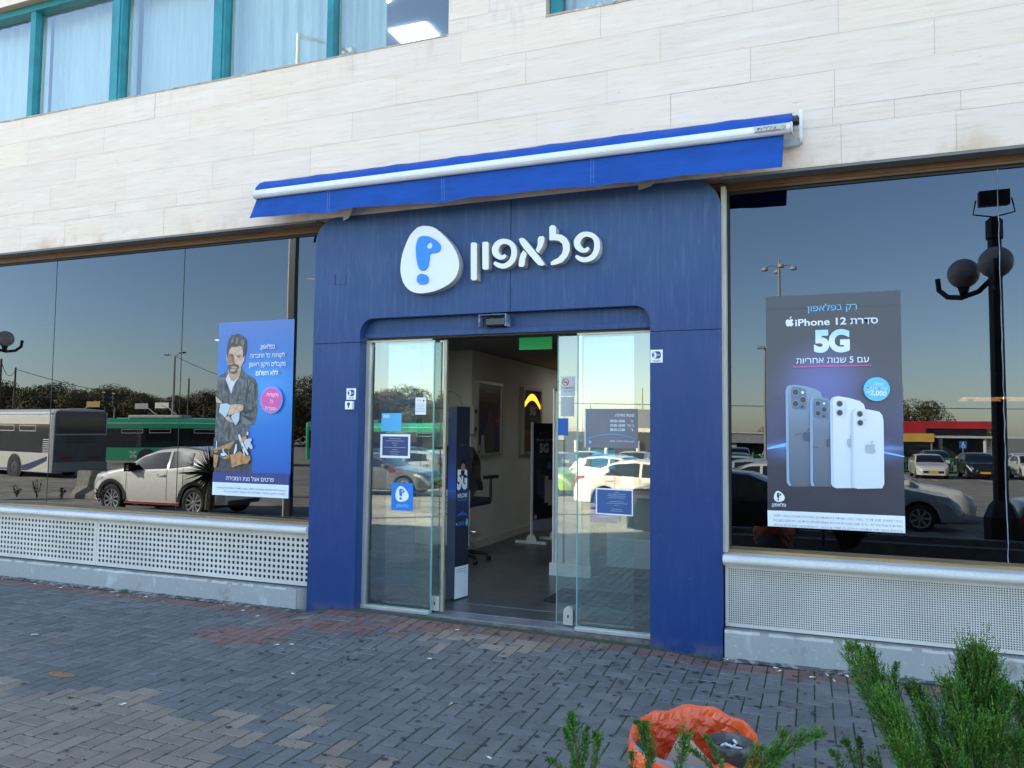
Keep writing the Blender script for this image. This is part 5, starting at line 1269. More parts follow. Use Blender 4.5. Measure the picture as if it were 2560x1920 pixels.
def sprig(x, y, h, label):
    mb = MB(); r = random.Random(int(-x*10))
    for q in range(5):
        a = r.uniform(0, 6.28); tip = Vector((math.cos(a)*.10, math.sin(a)*.10, h*r.uniform(.6, 1)))
        mb.tube([(0, 0, 0), tip*.5, tip], .006, 4)
        for k in range(16):
            p = tip*r.uniform(.3, 1); u = Vector((r.gauss(0, 1), r.gauss(0, 1), r.gauss(.3, .6))).normalized()*.06; v = u.cross(Vector((0, 0, 1))).normalized()*.022
            mb.add([p, p+u*.5+v, p+u, p+u*.5-v], [(0,1,2,3)])
    o = mb.build('small_shrub', mat('shrub_leaf', (.025, .05, .015), .7), normals=False); o.location = (x, y, -.12); tag(o, label, 'shrub', 'small shrubs along the planting bed')
sprig(-17.9, -6.9, .30, 'short shrub at the far left of the planting bed'); sprig(-17.2, -6.9, .52, 'tallest thin shrub in the planting bed'); sprig(-16.4, -6.9, .30, 'thin shrub right of the tallest one in the bed'); sprig(-15.2, -6.9, .30, 'bushy shrub below the white suv bonnet')
# ------------------------------------------------------------------ posters and notices
import numpy as np
def homog(src, dst):
    A = []; B = []
    for (x, y), (u, v) in zip(src, dst):
        A += [[x, y, 1, 0, 0, 0, -u*x, -u*y], [0, 0, 0, x, y, 1, -v*x, -v*y]]; B += [u, v]
    h = np.linalg.solve(np.array(A, float), np.array(B, float))
    return lambda p: ((h[0]*p[0]+h[1]*p[1]+h[2])/(h[6]*p[0]+h[7]*p[1]+1), (h[3]*p[0]+h[4]*p[1]+h[5])/(h[6]*p[0]+h[7]*p[1]+1))
def print_mat(name, stops, zr, glow=None, rough=.3, o=(0, 0)):
    """printed artwork: vertical colour blend of the ink, with optional printed light burst / horizon line"""
    zr = (zr[0]-o[1], zr[1]-o[1]); m, n, l, p = nt(name); p.inputs['Roughness'].default_value = rough; p.inputs['Specular IOR Level'].default_value = .5
    tc = n.new('ShaderNodeTexCoord'); sx = n.new('ShaderNodeSeparateXYZ'); l.new(tc.outputs['Object'], sx.inputs[0])
    mr = n.new('ShaderNodeMapRange'); mr.inputs[1].default_value = zr[0]; mr.inputs[2].default_value = zr[1]; l.new(sx.outputs['Z'], mr.inputs[0])
    cr_ = n.new('ShaderNodeValToRGB'); l.new(mr.outputs[0], cr_.inputs[0]); el = cr_.color_ramp.elements
    while len(el) < len(stops): el.new(.5)
    for e, (t, c) in zip(el, stops): e.position = t; e.color = (*c, 1)
    src = cr_.outputs[0]
    for (gx, gz, rx, rz, col, k) in (glow or []):
        gx -= o[0]; gz -= o[1]
        mp = n.new('ShaderNodeMapping'); mp.inputs['Location'].default_value = (-gx/rx, 0, -gz/rz); mp.inputs['Scale'].default_value = (1/rx, 0, 1/rz)
        l.new(tc.outputs['Object'], mp.inputs[0]); le = n.new('ShaderNodeVectorMath'); le.operation = 'LENGTH'; l.new(mp.outputs[0], le.inputs[0])
        g = n.new('ShaderNodeMapRange'); g.interpolation_type = 'SMOOTHERSTEP'; g.inputs[1].default_value = 1; g.inputs[2].default_value = 0; g.inputs[3].default_value = 0; g.inputs[4].default_value = k
        l.new(le.outputs['Value'], g.inputs[0]); mx = n.new('ShaderNodeMix'); mx.data_type = 'RGBA'; l.new(g.outputs[0], mx.inputs['Factor']); l.new(src, mx.inputs['A']); mx.inputs['B'].default_value = (*col, 1); src = mx.outputs['Result']
    l.new(src, p.inputs['Base Color'])
    return m
class Art:
    """flat printed layers, each a child mesh of the poster, all lying within a few millimetres"""
    def __init__(s, root, fn, y): s.root = root; s.fn = fn; s.y = y; s.k = 0
    def step(s): s.k += 1; return s.y-.0007*s.k
    def poly(s, name, pts, m, smooth=0, raw=False):
        q = [s.fn(p) for p in pts] if not raw else pts
        if smooth: q = smooth_loop(q, smooth)
        mb = MB(); mb.prism_y([q], s.step(), s.y, back=False); mb.f = [f for f in mb.f if len(f) == 3]; return mb.build(name, m, s.root, normals=False)
    def same(s, name, polys, m, smooth=0):
        y = s.step(); mb = MB()
        for pts in polys:
            q = [s.fn(p) for p in pts]
            if smooth: q = smooth_loop(q, smooth)
            o = MB(); o.prism_y([q], y, s.y, back=False); o.f = [f for f in o.f if len(f) == 3]; o.c = [None]*len(o.f); o.mi = [0]*len(o.f); o.sm = [False]*len(o.f); mb = merge(mb, o)
        return mb.build(name, m, s.root, normals=False)
    def text(s, name, body, c, h, m, width=None, bold=0, tilt=0, rtl=True):
        x, z = s.fn(c); return text_mb(heb(body) if rtl else body, x, z, h, s.step(), bold=bold, width=width, tilt=tilt).build(name, m, s.root, normals=False)
    def circ(s, name, c, r, m, n=28, k=1.0):
        x, z = s.fn(c); return s.poly(name, [(x+r*math.cos(2*math.pi*i/n), z+r*k*math.sin(2*math.pi*i/n)) for i in range(n)], m, raw=True)
MB_poly_fix = None
APPLE = [(0, .30), (.14, .36), (.30, .34), (.41, .24), (.33, .12), (.30, 0), (.34, -.12), (.44, -.18), (.36, -.36), (.22, -.50), (.10, -.49), (0, -.45), (-.10, -.49), (-.22, -.50), (-.36, -.34), (-.44, -.10), (-.43, .14), (-.34, .30), (-.18, .36)]
LEAF = [(.02, .42), (.04, .54), (.13, .66), (.23, .70), (.22, .58), (.13, .45)]
def fruit(art, name, c, s_, m, kx=1.0):
    x, z = art.fn(c); y = art.step(); mb = MB()
    for lp in (APPLE, LEAF):
        o = MB(); o.prism_y([smooth_loop([(x+a*s_*kx, z+b*s_) for a, b in lp], 3)], y, art.y, back=False); o.f = [f for f in o.f if len(f) == 3]; o.c = [None]*len(o.f); o.mi = [0]*len(o.f); o.sm = [False]*len(o.f); mb = merge(mb, o)
    return mb.build(name, m, art.root, normals=False)
I_WHITE = flat('ink_white', (.80, .82, .84), .35); I_CYAN = flat('ink_cyan', (.16, .52, .78), .35); I_PINK = flat('ink_pink', (.72, .10, .36), .35); I_MAUVE = flat('ink_mauve', (.42, .28, .72), .35)
I_GREY = flat('ink_grey', (.22, .22, .25), .4); I_NAVY = flat('ink_navy', (.035, .055, .17), .35); I_DK = flat('ink_dark', (.03, .035, .05), .35)
def logo_on(art, c, h, m_out, m_in):
    x, z = art.fn(c); lp = logo_loops(x, z, h)
    art.poly('emblem', smooth_loop(lp['blob'], 3), m_out, raw=True)
    y = art.step(); mb = MB()
    for loops in ([smooth_loop(lp['p'], 3), smooth_loop(lp['hole'], 3)], [smooth_loop(lp['dot'], 3)]):
        o = MB(); o.prism_y(loops, y, art.y, back=False); o.f = [f for f in o.f if len(f) == 3]; o.c = [None]*len(o.f); o.mi = [0]*len(o.f); o.sm = [False]*len(o.f); mb = merge(mb, o)
    mb.build('emblem_mark', m_in, art.root, normals=False)

PY = .192
# --- phone poster on the right hand window
rp = thing('window_poster', 'tall dark poster of four phones on the right hand window', 'poster', (.14, PY, .936))
X0, X1, Z0, Z1 = -.306, .597, .936, 2.631
ps = MB(); nxx, nzz = 24, 40; vs = []
for j in range(nzz+1):
    for i in range(nxx+1):
        x = X0+(X1-X0)*i/nxx; z = Z0+(Z1-Z0)*j/nzz
        vs.append((x, PY+.0006*math.sin(x*17+z*5)*math.sin(z*11), z))
ps.smooth = True; ps.add(vs, [(j*(nxx+1)+i, j*(nxx+1)+i+1, (j+1)*(nxx+1)+i+1, (j+1)*(nxx+1)+i) for j in range(nzz) for i in range(nxx)])
ps.build('poster_sheet', print_mat('phone_poster_print', [(0, (.028, .03, .045)), (.25, (.030, .033, .06)), (.45, (.06, .065, .15)), (.62, (.065, .068, .10)), (.8, (.050, .052, .066)), (1, (.055, .058, .072))], (Z0, Z1),
   glow=[(.08, 1.98, .42, .42, (.15, .17, .48), .7), (.15, 1.50, .62, .16, (.14, .26, .72), .9), (.15, 1.52, .75, .035, (.20, .45, .95), .8)], o=(.14, .936)), rp, normals=False)
fn = homog([(145, 58), (1030, 15), (1056, 1613), (148, 1563)], [(X0, Z1), (X1, Z1), (X1, Z0), (X0, Z0)])
A = Art(rp, fn, PY-.001)
A.poly('footer_strip', [(147, 1458), (1054, 1500), (1056, 1613), (148, 1563)], I_WHITE)
A.text('headline', 'רק בפלאפון', (580, 146), .046, I_CYAN, .332, .012)
A.text('title', 'סדרת', (790, 233), .046, I_WHITE, .178, .035); A.text('title', 'iPhone 12', (503, 243), .050, I_WHITE, .345, .030, rtl=False)
fruit(A, 'fruit_mark', (301, 224), .062, I_WHITE)
g5 = print_mat('five_g_ink', [(0, (.62, .82, .92)), (.5, (.82, .86, .92)), (1, (.45, .72, .90))], (2.19, 2.35), o=(.14, .936))
A.text('five_g', '5', (512, 412), .145, g5, .104, .085, rtl=False); A.text('five_g', 'G', (628, 411), .148, g5, .140, .075, rtl=False)
A.text('subtitle', 'עם 5 שנות אחריות', (578, 490), .044, I_WHITE, .485, .014)
A.poly('pink_underline', [(318, 514), (560, 506), (838, 503), (838, 508), (600, 515), (318, 520)], I_PINK)
BLU = print_mat('phone_blue', [(0, (.10, .125, .17)), (.5, (.15, .19, .26)), (1, (.27, .36, .50))], (1.26, 1.99), o=(.14, .936)); WHT = print_mat('phone_white', [(0, (.66, .72, .80)), (.7, (.74, .77, .85)), (1, (.80, .82, .88))], (1.25, 1.90), o=(.14, .936))
EB = flat('phone_edge_blue', (.30, .42, .60)); EW = flat('phone_edge_white', (.58, .66, .78)); LD = flat('lens_dark_ink', (.03, .035, .045), .2); LR = flat('lens_ring', (.28, .34, .42)); MODB = flat('module_blue', (.16, .21, .30)); MODW = flat('module_white', (.70, .74, .82))
A.poly('light_streak', [(148, 1058), (148, 1046), (280, 1012), (280, 1036)], flat('streak', (.25, .55, .95))); A.poly('light_streak', [(905, 1068), (905, 1085), (1050, 1110), (1050, 1103)], bpy.data.materials['streak'])
def phone(out, edge, m, me_): A.poly('phone_back', out, m); A.poly('phone_edge', edge, me_)
phone([(290, 640), (330, 633), (400, 643), (470, 662), (503, 682), (517, 720), (519, 1302), (310, 1302), (290, 1290)], [(271, 670), (281, 645), (305, 634), (293, 660), (289, 700), (291, 1260), (305, 1300), (290, 1296), (275, 1275)], BLU, EB)
A.poly('camera_module', [(308, 672), (318, 652), (335, 647), (390, 658), (406, 675), (410, 780), (398, 797), (330, 792), (312, 772)], MODB, 2)
for c, r_ in (((337, 682), .024), ((386, 732), .024), ((337, 758), .024)): A.circ('lens_ring', c, r_, LR, k=1.1); A.circ('lens', c, r_*.8, LD, k=1.1)
A.circ('flash', (384, 684), .011, I_WHITE); A.circ('sensor_dot', (380, 778), .009, LD); fruit(A, 'fruit_mark', (412, 968), .078, flat('mark_blue', (.09, .11, .15)), .8)
phone([(446, 735), (460, 715), (490, 712), (548, 724), (562, 740), (572, 1304), (460, 1302), (446, 1290)], [(432, 745), (440, 725), (462, 712), (448, 735), (447, 1270), (458, 1300), (440, 1296), (432, 1280)], BLU, EB)
A.poly('camera_module', [(455, 745), (465, 728), (480, 724), (530, 735), (545, 750), (547, 840), (535, 856), (475, 850), (457, 835)], MODB, 2)
for c, r_ in (((484, 757), .020), ((525, 796), .020), ((484, 821), .020)): A.circ('lens_ring', c, r_, LR, k=1.1); A.circ('lens', c, r_*.8, LD, k=1.1)
A.circ('flash', (524, 757), .009, I_WHITE); A.circ('sensor_dot', (522, 840), .008, LD); fruit(A, 'fruit_mark', (552, 1012), .07, bpy.data.materials['mark_blue'], .5)
phone([(580, 735), (592, 715), (615, 709), (690, 722), (760, 742), (786, 765), (795, 800), (795, 1312), (600, 1313), (582, 1300)], [(563, 745), (572, 722), (600, 708), (582, 735), (579, 770), (581, 1280), (600, 1313), (578, 1303), (567, 1285)], WHT, EW)
A.poly('camera_module', [(602, 750), (610, 735), (628, 730), (660, 738), (670, 750), (670, 840), (655, 855), (615, 848), (603, 832)], MODW, 2)
for c in ((626, 759), (626, 818)): A.circ('lens_ring', c, .021, LR, k=1.1); A.circ('lens', c, .017, LD, k=1.1)
A.circ('flash', (662, 798), .008, EW); fruit(A, 'fruit_mark', (692, 1012), .075, flat('mark_grey', (.42, .47, .54)), .5)
phone([(716, 812), (730, 793), (760, 790), (830, 800), (885, 812), (905, 835), (913, 875), (916, 1285), (902, 1314), (740, 1317), (718, 1302)], [(702, 822), (710, 800), (735, 787), (718, 812), (716, 850), (717, 1285), (735, 1317), (712, 1308), (704, 1290)], WHT, EW)
A.poly('camera_module', [(735, 815), (745, 800), (762, 797), (795, 805), (803, 818), (803, 900), (790, 915), (750, 910), (737, 895)], MODW, 2)
for c in ((758, 826), (760, 884)): A.circ('lens_ring', c, .020, LR, k=1.1); A.circ('lens', c, .016, LD, k=1.1)
A.circ('flash', (791, 862), .008, EW); fruit(A, 'fruit_mark', (826, 1050), .075, bpy.data.materials['mark_grey'])
A.circ('price_badge', (868, 665), .084, flat('badge_cyan', (.15, .58, .82)), 36, 1.0)
A.text('badge_text', 'הנחת', (880, 640), .020, I_WHITE, .060, .02, -.09); A.text('badge_text', 'טרייד-אין עד', (872, 666), .019, I_WHITE, .125, .02, -.09); A.text('badge_text', '2,000', (878, 706), .033, I_WHITE, .105, .05, -.09, rtl=False); A.text('badge_text', '₪', (815, 690), .018, I_WHITE, .026, .03, rtl=False)
logo_on(A, (226, 1365), .078, I_WHITE, I_DK); A.text('brand_name', 'פלאפון.', (222, 1430), .024, I_WHITE, .10, .02)
for q, (s_, c, w) in enumerate((('בכפוף לתנאים. תומך דור 5 - באזורי כיסוי רשת דור 5 המתעדכנים, במסלולים תומכים ובכפוף לתנאי', (600, 1516), .84), ('השירות. 5 שנות אחריות - על פי תנאי האחריות ואחריות נוספת מוגבלת. טרייד אין - לפי תנאי התוכנית', (600, 1548), .84), ('ובהחזרת מכשיר תקין מהדגמים הנכללים בה. 2,000 ₪ הנחה - בהחזרת מכשיר iPhone XS 512GB.', (600, 1580), .84))):
    A.text('small_print', s_, c, .0165, I_GREY, w)
for (a, b, c, d, w) in ((332, 960, 372, 948, 4), (445, 1038, 487, 1042, 4), (200, 718, 240, 718, 3), (955, 1000, 1040, 1018, 4), (975, 1138, 1035, 1135, 3), (1010, 1350, 1040, 1356, 3), (455, 1330, 480, 1352, 5), (150, 132, 1025, 108, 2)):
    A.poly('crease', [(a, b), (c, d), (c, d+w), (a, b+w)], flat('crease_dark', (.07, .075, .11)))

# --- poster with the man on the left hand window
lp = thing('window_poster', 'blue poster of a bearded workman with folded arms on the left hand window', 'poster', (-4.99, PY, .962))
lx0, lx1, lz0, lz1 = -5.444, -4.546, .962, 2.648
MB().quad((lx0, PY, lz0), (lx1, PY, lz0), (lx1, PY, lz1), (lx0, PY, lz1)).build('poster_sheet', print_mat('man_poster_print', [(0, (.010, .07, .36)), (.3, (.008, .14, .52)), (.55, (.015, .20, .58)), (.8, (.05, .17, .50)), (1, (.09, .18, .46))], (lz0, lz1), glow=[(-4.85, 2.0, .5, .45, (.06, .32, .75), .8)], o=(-4.99, .962)), lp, normals=False)
fn2 = homog([(162, 150), (762, 120), (708, 1548), (102, 1517)], [(lx0, lz1), (lx1, lz1), (lx1, lz0), (lx0, lz0)])
Bm = Art(lp, fn2, PY-.001)
def Hh(p): return [(127.6+a*.3653, 191.4+b*.3653) for a, b in p]
def Ll(p): return [(63.8+.5*a, 765.6+.5*b) for a, b in p]
JK, JD, JL = mat('jacket', (.090, .097, .098), .4, var=.5, vs=9, stretch=(2.2, 1, .9), fine=.25, fs=70), flat('jacket_fold', (.045, .05, .055)), flat('jacket_light', (.17, .18, .175))
SK, SKS, HR = mat('skin', (.60, .39, .27), .4, var=.16, vs=14), flat('skin_shade', (.36, .20, .13)), mat('hair_ink', (.07, .06, .055), .4, var=.6, vs=40, stretch=(2, 1, .6)); HRL = flat('hair_light', (.20, .18, .16))
Bm.poly('trousers', Ll([(90, 600), (680, 640), (690, 1180), (88, 1170)]), mat('trousers_ink', (.045, .05, .065), .4, var=.4, vs=12))
Bm.poly('jacket', Hh([(50, 1075), (120, 1020), (200, 990), (290, 860), (400, 900), (565, 850), (620, 950), (700, 1015), (860, 1100), (915, 1230), (925, 1400), (918, 1700)])+Ll([(800, 60), (790, 200), (740, 390), (662, 405), (655, 480), (640, 640), (110, 660), (122, 330), (140, 30)])+Hh([(20, 1440), (35, 1250)]), JK)
Bm.same('jacket_fold', [Hh([(640, 1050), (700, 1200), (640, 1500), (660, 1700), (700, 1500), (740, 1250)]), Hh([(780, 1120), (860, 1300), (830, 1640), (880, 1400), (885, 1250)]), Hh([(200, 1120), (260, 1250), (320, 1480), (310, 1500), (230, 1300)]), Ll([(520, 220), (640, 260), (740, 300), (720, 330), (600, 300)]), Ll([(330, 350), (345, 360), (335, 640), (318, 640)]), Ll([(540, 180), (700, 150), (780, 60), (720, 190), (600, 230)]), Hh([(430, 1560), (610, 1560), (610, 1575), (430, 1580)]), Hh([(160, 1500), (300, 1490), (300, 1620), (160, 1625), (160, 1612), (290, 1608), (290, 1505), (160, 1512)])], JD)
Bm.same('jacket_light', [Hh([(60, 1090), (180, 1070), (240, 1110), (180, 1130)]), Hh([(490, 1120), (560, 1090), (640, 1150), (600, 1300), (560, 1180)]), Hh([(700, 1100), (760, 1150), (690, 1330), (720, 1180)]), Hh([(800, 1180), (850, 1230), (760, 1500), (800, 1320)]), Ll([(560, 260), (700, 360), (690, 385), (540, 380)])], JL)
Bm.poly('shirt', Hh([(270, 1020), (300, 980), (540, 1010), (500, 1100), (440, 1180), (380, 1300), (345, 1440), (310, 1340), (230, 1120)]), mat('shirt_ink', (.60, .62, .66), .4, var=.15, vs=20, stretch=(3, 1, .5)))
Bm.poly('neck', Hh([(285, 880), (560, 840), (545, 980), (480, 1100), (385, 1162), (330, 1110), (300, 1020)]), flat('neck_ink', (.52, .31, .20)), 2)
Bm.poly('face', Hh([(262, 560), (300, 420), (400, 370), (560, 370), (625, 470), (640, 600), (600, 780), (560, 860), (520, 930), (410, 1000), (330, 975), (285, 850), (270, 700)]), SK, 3)
Bm.same('ear', [Hh([(250, 560), (270, 600), (278, 720), (256, 690), (246, 610)]), Hh([(610, 650), (650, 610), (640, 700), (600, 780), (590, 740)])], SK, 2)
Bm.poly('hair', Hh([(262, 560), (268, 400), (310, 240), (370, 160), (440, 140), (520, 125), (580, 170), (640, 200), (690, 280), (690, 460), (650, 600), (605, 665), (615, 520), (600, 420), (545, 385), (480, 415), (370, 410), (325, 470), (290, 600), (278, 680), (258, 640)]), HR)
Bm.same('hair_light', [Hh([(340, 330), (400, 210), (430, 200), (400, 320)]), Hh([(450, 350), (470, 220), (520, 200), (500, 350)]), Hh([(560, 330), (600, 230), (650, 290), (620, 420)])], HRL)
Bm.same('face_shade', [Hh([(285, 600), (330, 560), (400, 590), (395, 700), (370, 770), (300, 790), (280, 700)]), Hh([(400, 600), (425, 690), (440, 780), (400, 800), (380, 760)])], SKS, 2)
Bm.same('beard', [Hh([(290, 800), (360, 800), (400, 780), (480, 790), (520, 830), (520, 880), (480, 910), (500, 940), (460, 985), (400, 1000), (335, 975), (300, 920)])], flat('beard_ink', (.15, .10, .08)), 2)
Bm.same('mouth', [Hh([(350, 845), (400, 835), (470, 850), (500, 870), (440, 885), (380, 870)])], flat('lip_ink', (.60, .28, .22)), 2)
Bm.same('beard_grey', [Hh([(340, 900), (420, 895), (470, 920), (400, 950), (345, 940)])], flat('beard_grey_ink', (.45, .38, .34)), 2)
Bm.same('eyebrow', [Hh([(320, 585), (360, 570), (410, 590), (405, 605), (360, 590)]), Hh([(480, 612), (530, 595), (585, 612), (580, 622), (530, 610), (485, 625)])], HR)
Bm.same('eye', [Hh([(345, 610), (370, 600), (392, 612), (370, 625)]), Hh([(500, 635), (530, 625), (555, 638), (528, 650)])], flat('eye_ink', (.05, .05, .06)), 2)
Bm.same('sleeve_cuff', [Ll([(215, 60), (320, 50), (370, 80), (345, 170), (295, 280), (230, 220), (190, 190)]), Ll([(400, 235), (470, 195), (520, 200), (510, 320), (455, 400), (420, 350), (380, 270)])], flat('cuff_ink', (.48, .56, .58)))
Bm.same('forearm', [Ll([(370, 75), (450, 65), (540, 68), (582, 90), (578, 150), (520, 195), (420, 215), (345, 245), (330, 225), (355, 150)]), Ll([(290, 285), (340, 250), (375, 290), (420, 355), (370, 350), (320, 320)]), Ll([(142, -60), (240, 30), (240, 50), (150, 35)])], SK, 0)
Bm.same('finger_line', [Ll([(490, 150), (560, 120), (562, 124), (494, 155)]), Ll([(500, 175), (565, 145), (566, 149), (503, 180)]), Ll([(330, 300), (400, 345), (398, 350), (328, 305)])], SKS)
LEA, LEAD = mat('leather', (.45, .21, .075), .4, var=.3, vs=16), flat('leather_dark', (.26, .11, .04))
Bm.same('tool_belt', [Ll([(108, 770), (200, 740), (340, 690), (450, 640), (560, 590), (620, 540), (630, 640), (560, 720), (350, 780), (200, 810), (110, 840)]), Ll([(180, 820), (340, 800), (355, 920), (280, 940), (200, 900)]), Ll([(355, 870), (530, 810), (600, 890), (680, 880), (688, 940), (640, 1010), (560, 1015), (400, 1070), (380, 1060)]), Ll([(100, 860), (180, 880), (140, 1070), (98, 1060)])], LEA)
Bm.same('belt_shade', [Ll([(552, 870), (562, 870), (560, 1015), (552, 1015)]), Ll([(355, 880), (372, 890), (392, 1065), (380, 1060)]), Ll([(345, 740), (355, 740), (352, 920), (345, 920)])], LEAD)
Bm.same('pouch_dark', [Ll([(170, 790), (320, 770), (340, 880), (260, 905), (185, 880)]), Ll([(360, 790), (450, 640), (540, 610), (560, 780), (440, 860), (380, 860)])], flat('pouch_ink', (.05, .05, .06)))
Bm.same('tool', [Ll([(245, 780), (262, 776), (268, 820), (325, 880), (312, 892), (248, 825)]), Ll([(455, 700), (475, 700), (470, 800), (440, 860), (420, 850)]), Ll([(530, 660), (550, 640), (660, 860), (640, 880), (560, 760)]), Ll([(550, 740), (570, 730), (605, 890), (590, 890)]), Ll([(495, 560), (520, 540), (560, 650), (530, 690)]), Ll([(150, 640), (162, 660), (150, 770), (140, 770)]), Ll([(640, 500), (660, 510), (655, 560), (630, 550)])], flat('tool_ink', (.68, .68, .72)))
Bm.same('glove', [Ll([(590, 660), (640, 620), (700, 612), (712, 640), (690, 680), (722, 730), (720, 770), (690, 778), (660, 740), (640, 790), (610, 740)])], flat('glove_ink', (.55, .54, .58)), 2)
Bm.same('tape_measure', [Ll([(215, 860), (240, 840), (280, 850), (290, 880), (250, 890), (220, 880)])], flat('tape_ink', (.55, .68, .80)), 2)
Bm.poly('navy_band', [(110, 1336), (716, 1354), (711, 1445), (104, 1420)], flat('band_navy', (.045, .055, .20)))
Bm.poly('footer_strip', [(106, 1416), (711, 1442), (708, 1548), (102, 1517)], flat('footer_white', (.70, .76, .84)))
for s_, c, w, b in (('בפלאפון,', (553, 358), .175, .015), ('לקוחות כל החברות', (553, 428), .405, .012), ('מקבלים תיקון ראשון', (550, 497), .425, .012), ('ללא תשלום', (547, 568), .255, .05)):
    Bm.text('headline', s_, c, .043, I_WHITE, w, b)
Bm.circ('badge_ring', (583, 765), .130, I_MAUVE, 40); Bm.circ('badge_gap', (583, 765), .123, flat('gap_blue', (.10, .30, .80)), 40); Bm.circ('badge_ring', (583, 765), .119, I_MAUVE, 40); Bm.circ('badge', (583, 765), .112, I_PINK, 40)
for s_, c, w in (('ללקוחות', (592, 737), .14), ('כל', (585, 790), .035), ('החברות', (577, 845), .13)): Bm.text('badge_text', s_, c, .032, I_WHITE, w, .015, -.10)
Bm.text('slogan', 'פרטים אצל נציג המכירה', (405, 1408), .040, I_WHITE, .56, .01)
Bm.text('small_print', 'בהצטרפות לשירות בתשלום חודשי קבוע, לדגמים ספציפיים ובכפוף', (408, 1478), .017, I_GREY, .82); Bm.text('small_print', 'לתנאים. תיקון במקום - בתשלום נוסף ובכפוף לתנאי השירות', (440, 1508), .017, I_GREY, .72)

# --- small signs on the blue posts
def ident(p): return p
def post_sign(x0, x1, z0, z1, label):
    t = thing('alarm_sign', label, 'sign', ((x0+x1)/2, 0, z0), group='white alarm company signs on the blue posts'); MB().bbox(x0, x1, -.004, -.0005, z0, z1, .001).build('plate', I_WHITE, t)
    a = Art(t, ident, -.0045); cx, w = (x0+x1)/2, x1-x0; cz = z0+(z1-z0)*.58
    a.poly('emblem', smooth_loop([(cx-.34*w, cz+.16*w), (cx-.1*w, cz+.30*w), (cx+.25*w, cz+.28*w), (cx+.36*w, cz), (cx+.25*w, cz-.26*w), (cx-.1*w, cz-.28*w), (cx-.34*w, cz-.14*w)], 3), I_NAVY, raw=True)
    a.text('numeral', '3', (cx-.12*w, cz-.2*w), .40*w, I_WHITE, .26*w, .08, rtl=False); a.text('lettering', 'מוקד', (cx+.16*w, cz-.05*w), .12*w, I_WHITE, .26*w, .02); a.text('phone_number', '*6650', (cx, z0+.08*w), .13*w, I_NAVY, .6*w, .01, rtl=False)
post_sign(-3.823, -3.727, 1.872, 1.972, 'white alarm sign above a key switch on the left blue post')
post_sign(-1.131, -1.038, 2.140, 2.238, 'white alarm sign overhanging the inner edge of the right blue post')
ks = thing('key_switch', 'little white key switch box on the left blue post', 'key switch', (-3.78, 0, 1.82)); MB().bbox(-3.816, -3.742, -.035, -.0005, 1.785, 1.858, .004).build('box', I_WHITE, ks)
MB().lathe([(.001, -.0365), (.015, -.0365), (.015, -.035)], (-3.779, 0, 1.832), 'Y', 14).build('key_barrel', I_DK, ks); MB().box(-3.785, -3.773, -.0368, -.035, 1.80, 1.825).build('key_slot', I_DK, ks)

# --- notices on the door glass
def sheet_thing(name, label, cat, x0, x1, z0, z1, y, m, border=None, bm=None, tilt=0.0, group=None):
    t = thing(name, label, cat, ((x0+x1)/2, y, z0), 0, group)
    mb = MB(); mb.quad((x0, y, z0), (x1, y, z0+tilt), (x1, y, z1+tilt), (x0, y, z1)); mb.build('sheet', bm or m, t, normals=False)
    if border: b = border; MB().quad((x0+b, y-.0008, z0+b), (x1-b, y-.0008, z0+b+tilt), (x1-b, y-.0008, z1-b+tilt), (x0+b, y-.0008, z1-b)).build('print', m, t, normals=False)
    return t
YI, YO = .1290, .1278
LBL = flat('sticker_light_blue', (.10, .42, .68)); 
t = sheet_thing('sticker', 'plain light blue sticker on the left door glass above the framed notice', 'sticker', -3.541, -3.342, 1.600, 1.757, YI, LBL); a = Art(t, ident, YI-.0005)
a.poly('corner_mark', [(-3.525, 1.745), (-3.46, 1.745), (-3.46, 1.712), (-3.525, 1.712)], flat('mark_pale', (.35, .6, .78)), raw=True)
t = sheet_thing('framed_notice', 'navy notice taped in a white frame on the left door glass', 'notice', -3.547, -3.250, 1.365, 1.573, YO, I_NAVY, .020, I_WHITE); a = Art(t, ident, YO-.0012)
for q, w in enumerate((.12, .19, .06, .04, .22, .05, .10, .07)): a.poly('text_line', [(-3.40-w/2, 1.535-q*.019), (-3.40+w/2, 1.535-q*.019), (-3.40+w/2, 1.532-q*.019), (-3.40-w/2, 1.532-q*.019)], flat('line_pale', (.45, .5, .6)), raw=True)
t = sheet_thing('logo_sticker', 'square blue sticker with the white pebble symbol on the left door glass', 'sticker', -3.427, -3.214, .912, 1.152, YI, flat('sticker_blue', (.02, .19, .62))); a = Art(t, ident, YI-.0005)
logo_on(a, (-3.322, 1.055), .135, I_WHITE, bpy.data.materials['sticker_blue']); a.text('brand_name', 'פלאפון', (-3.315, .942), .026, flat('pale_blue_ink', (.35, .55, .85)), .12, .015)
t = sheet_thing('paper_notice', 'small white printed paper near the edge of the left door glass', 'notice', -3.206, -3.102, 1.745, 1.893, YO, I_WHITE); a = Art(t, ident, YO-.0005)
a.text('heading', 'שירות', (-3.17, 1.862), .014, I_GREY, .035); a.circ('heart_mark', (-3.125, 1.866), .008, flat('heart_red', (.5, .03, .06)))
for q in range(6): a.poly('text_line', [(-3.197, 1.838-q*.013), (-3.112, 1.838-q*.013), (-3.112, 1.8355-q*.013), (-3.197, 1.8355-q*.013)], I_GREY, raw=True)
t = thing('round_sticker', 'pink round sticker on the left door glass above the symbol', 'sticker', (-3.43, .133, 1.25)); Art(t, ident, .135).circ('disc', (-3.43, 1.255), .045, flat('pink_red', (.50, .04, .12)))
YB = .1330
t = thing('round_sticker', 'faded mauve pink disc on the right door glass', 'sticker', (-1.47, YB, 1.24)); Art(t, ident, YB+.002).circ('disc', (-1.472, 1.237), .06, flat('faded_pink', (.40, .17, .22)))
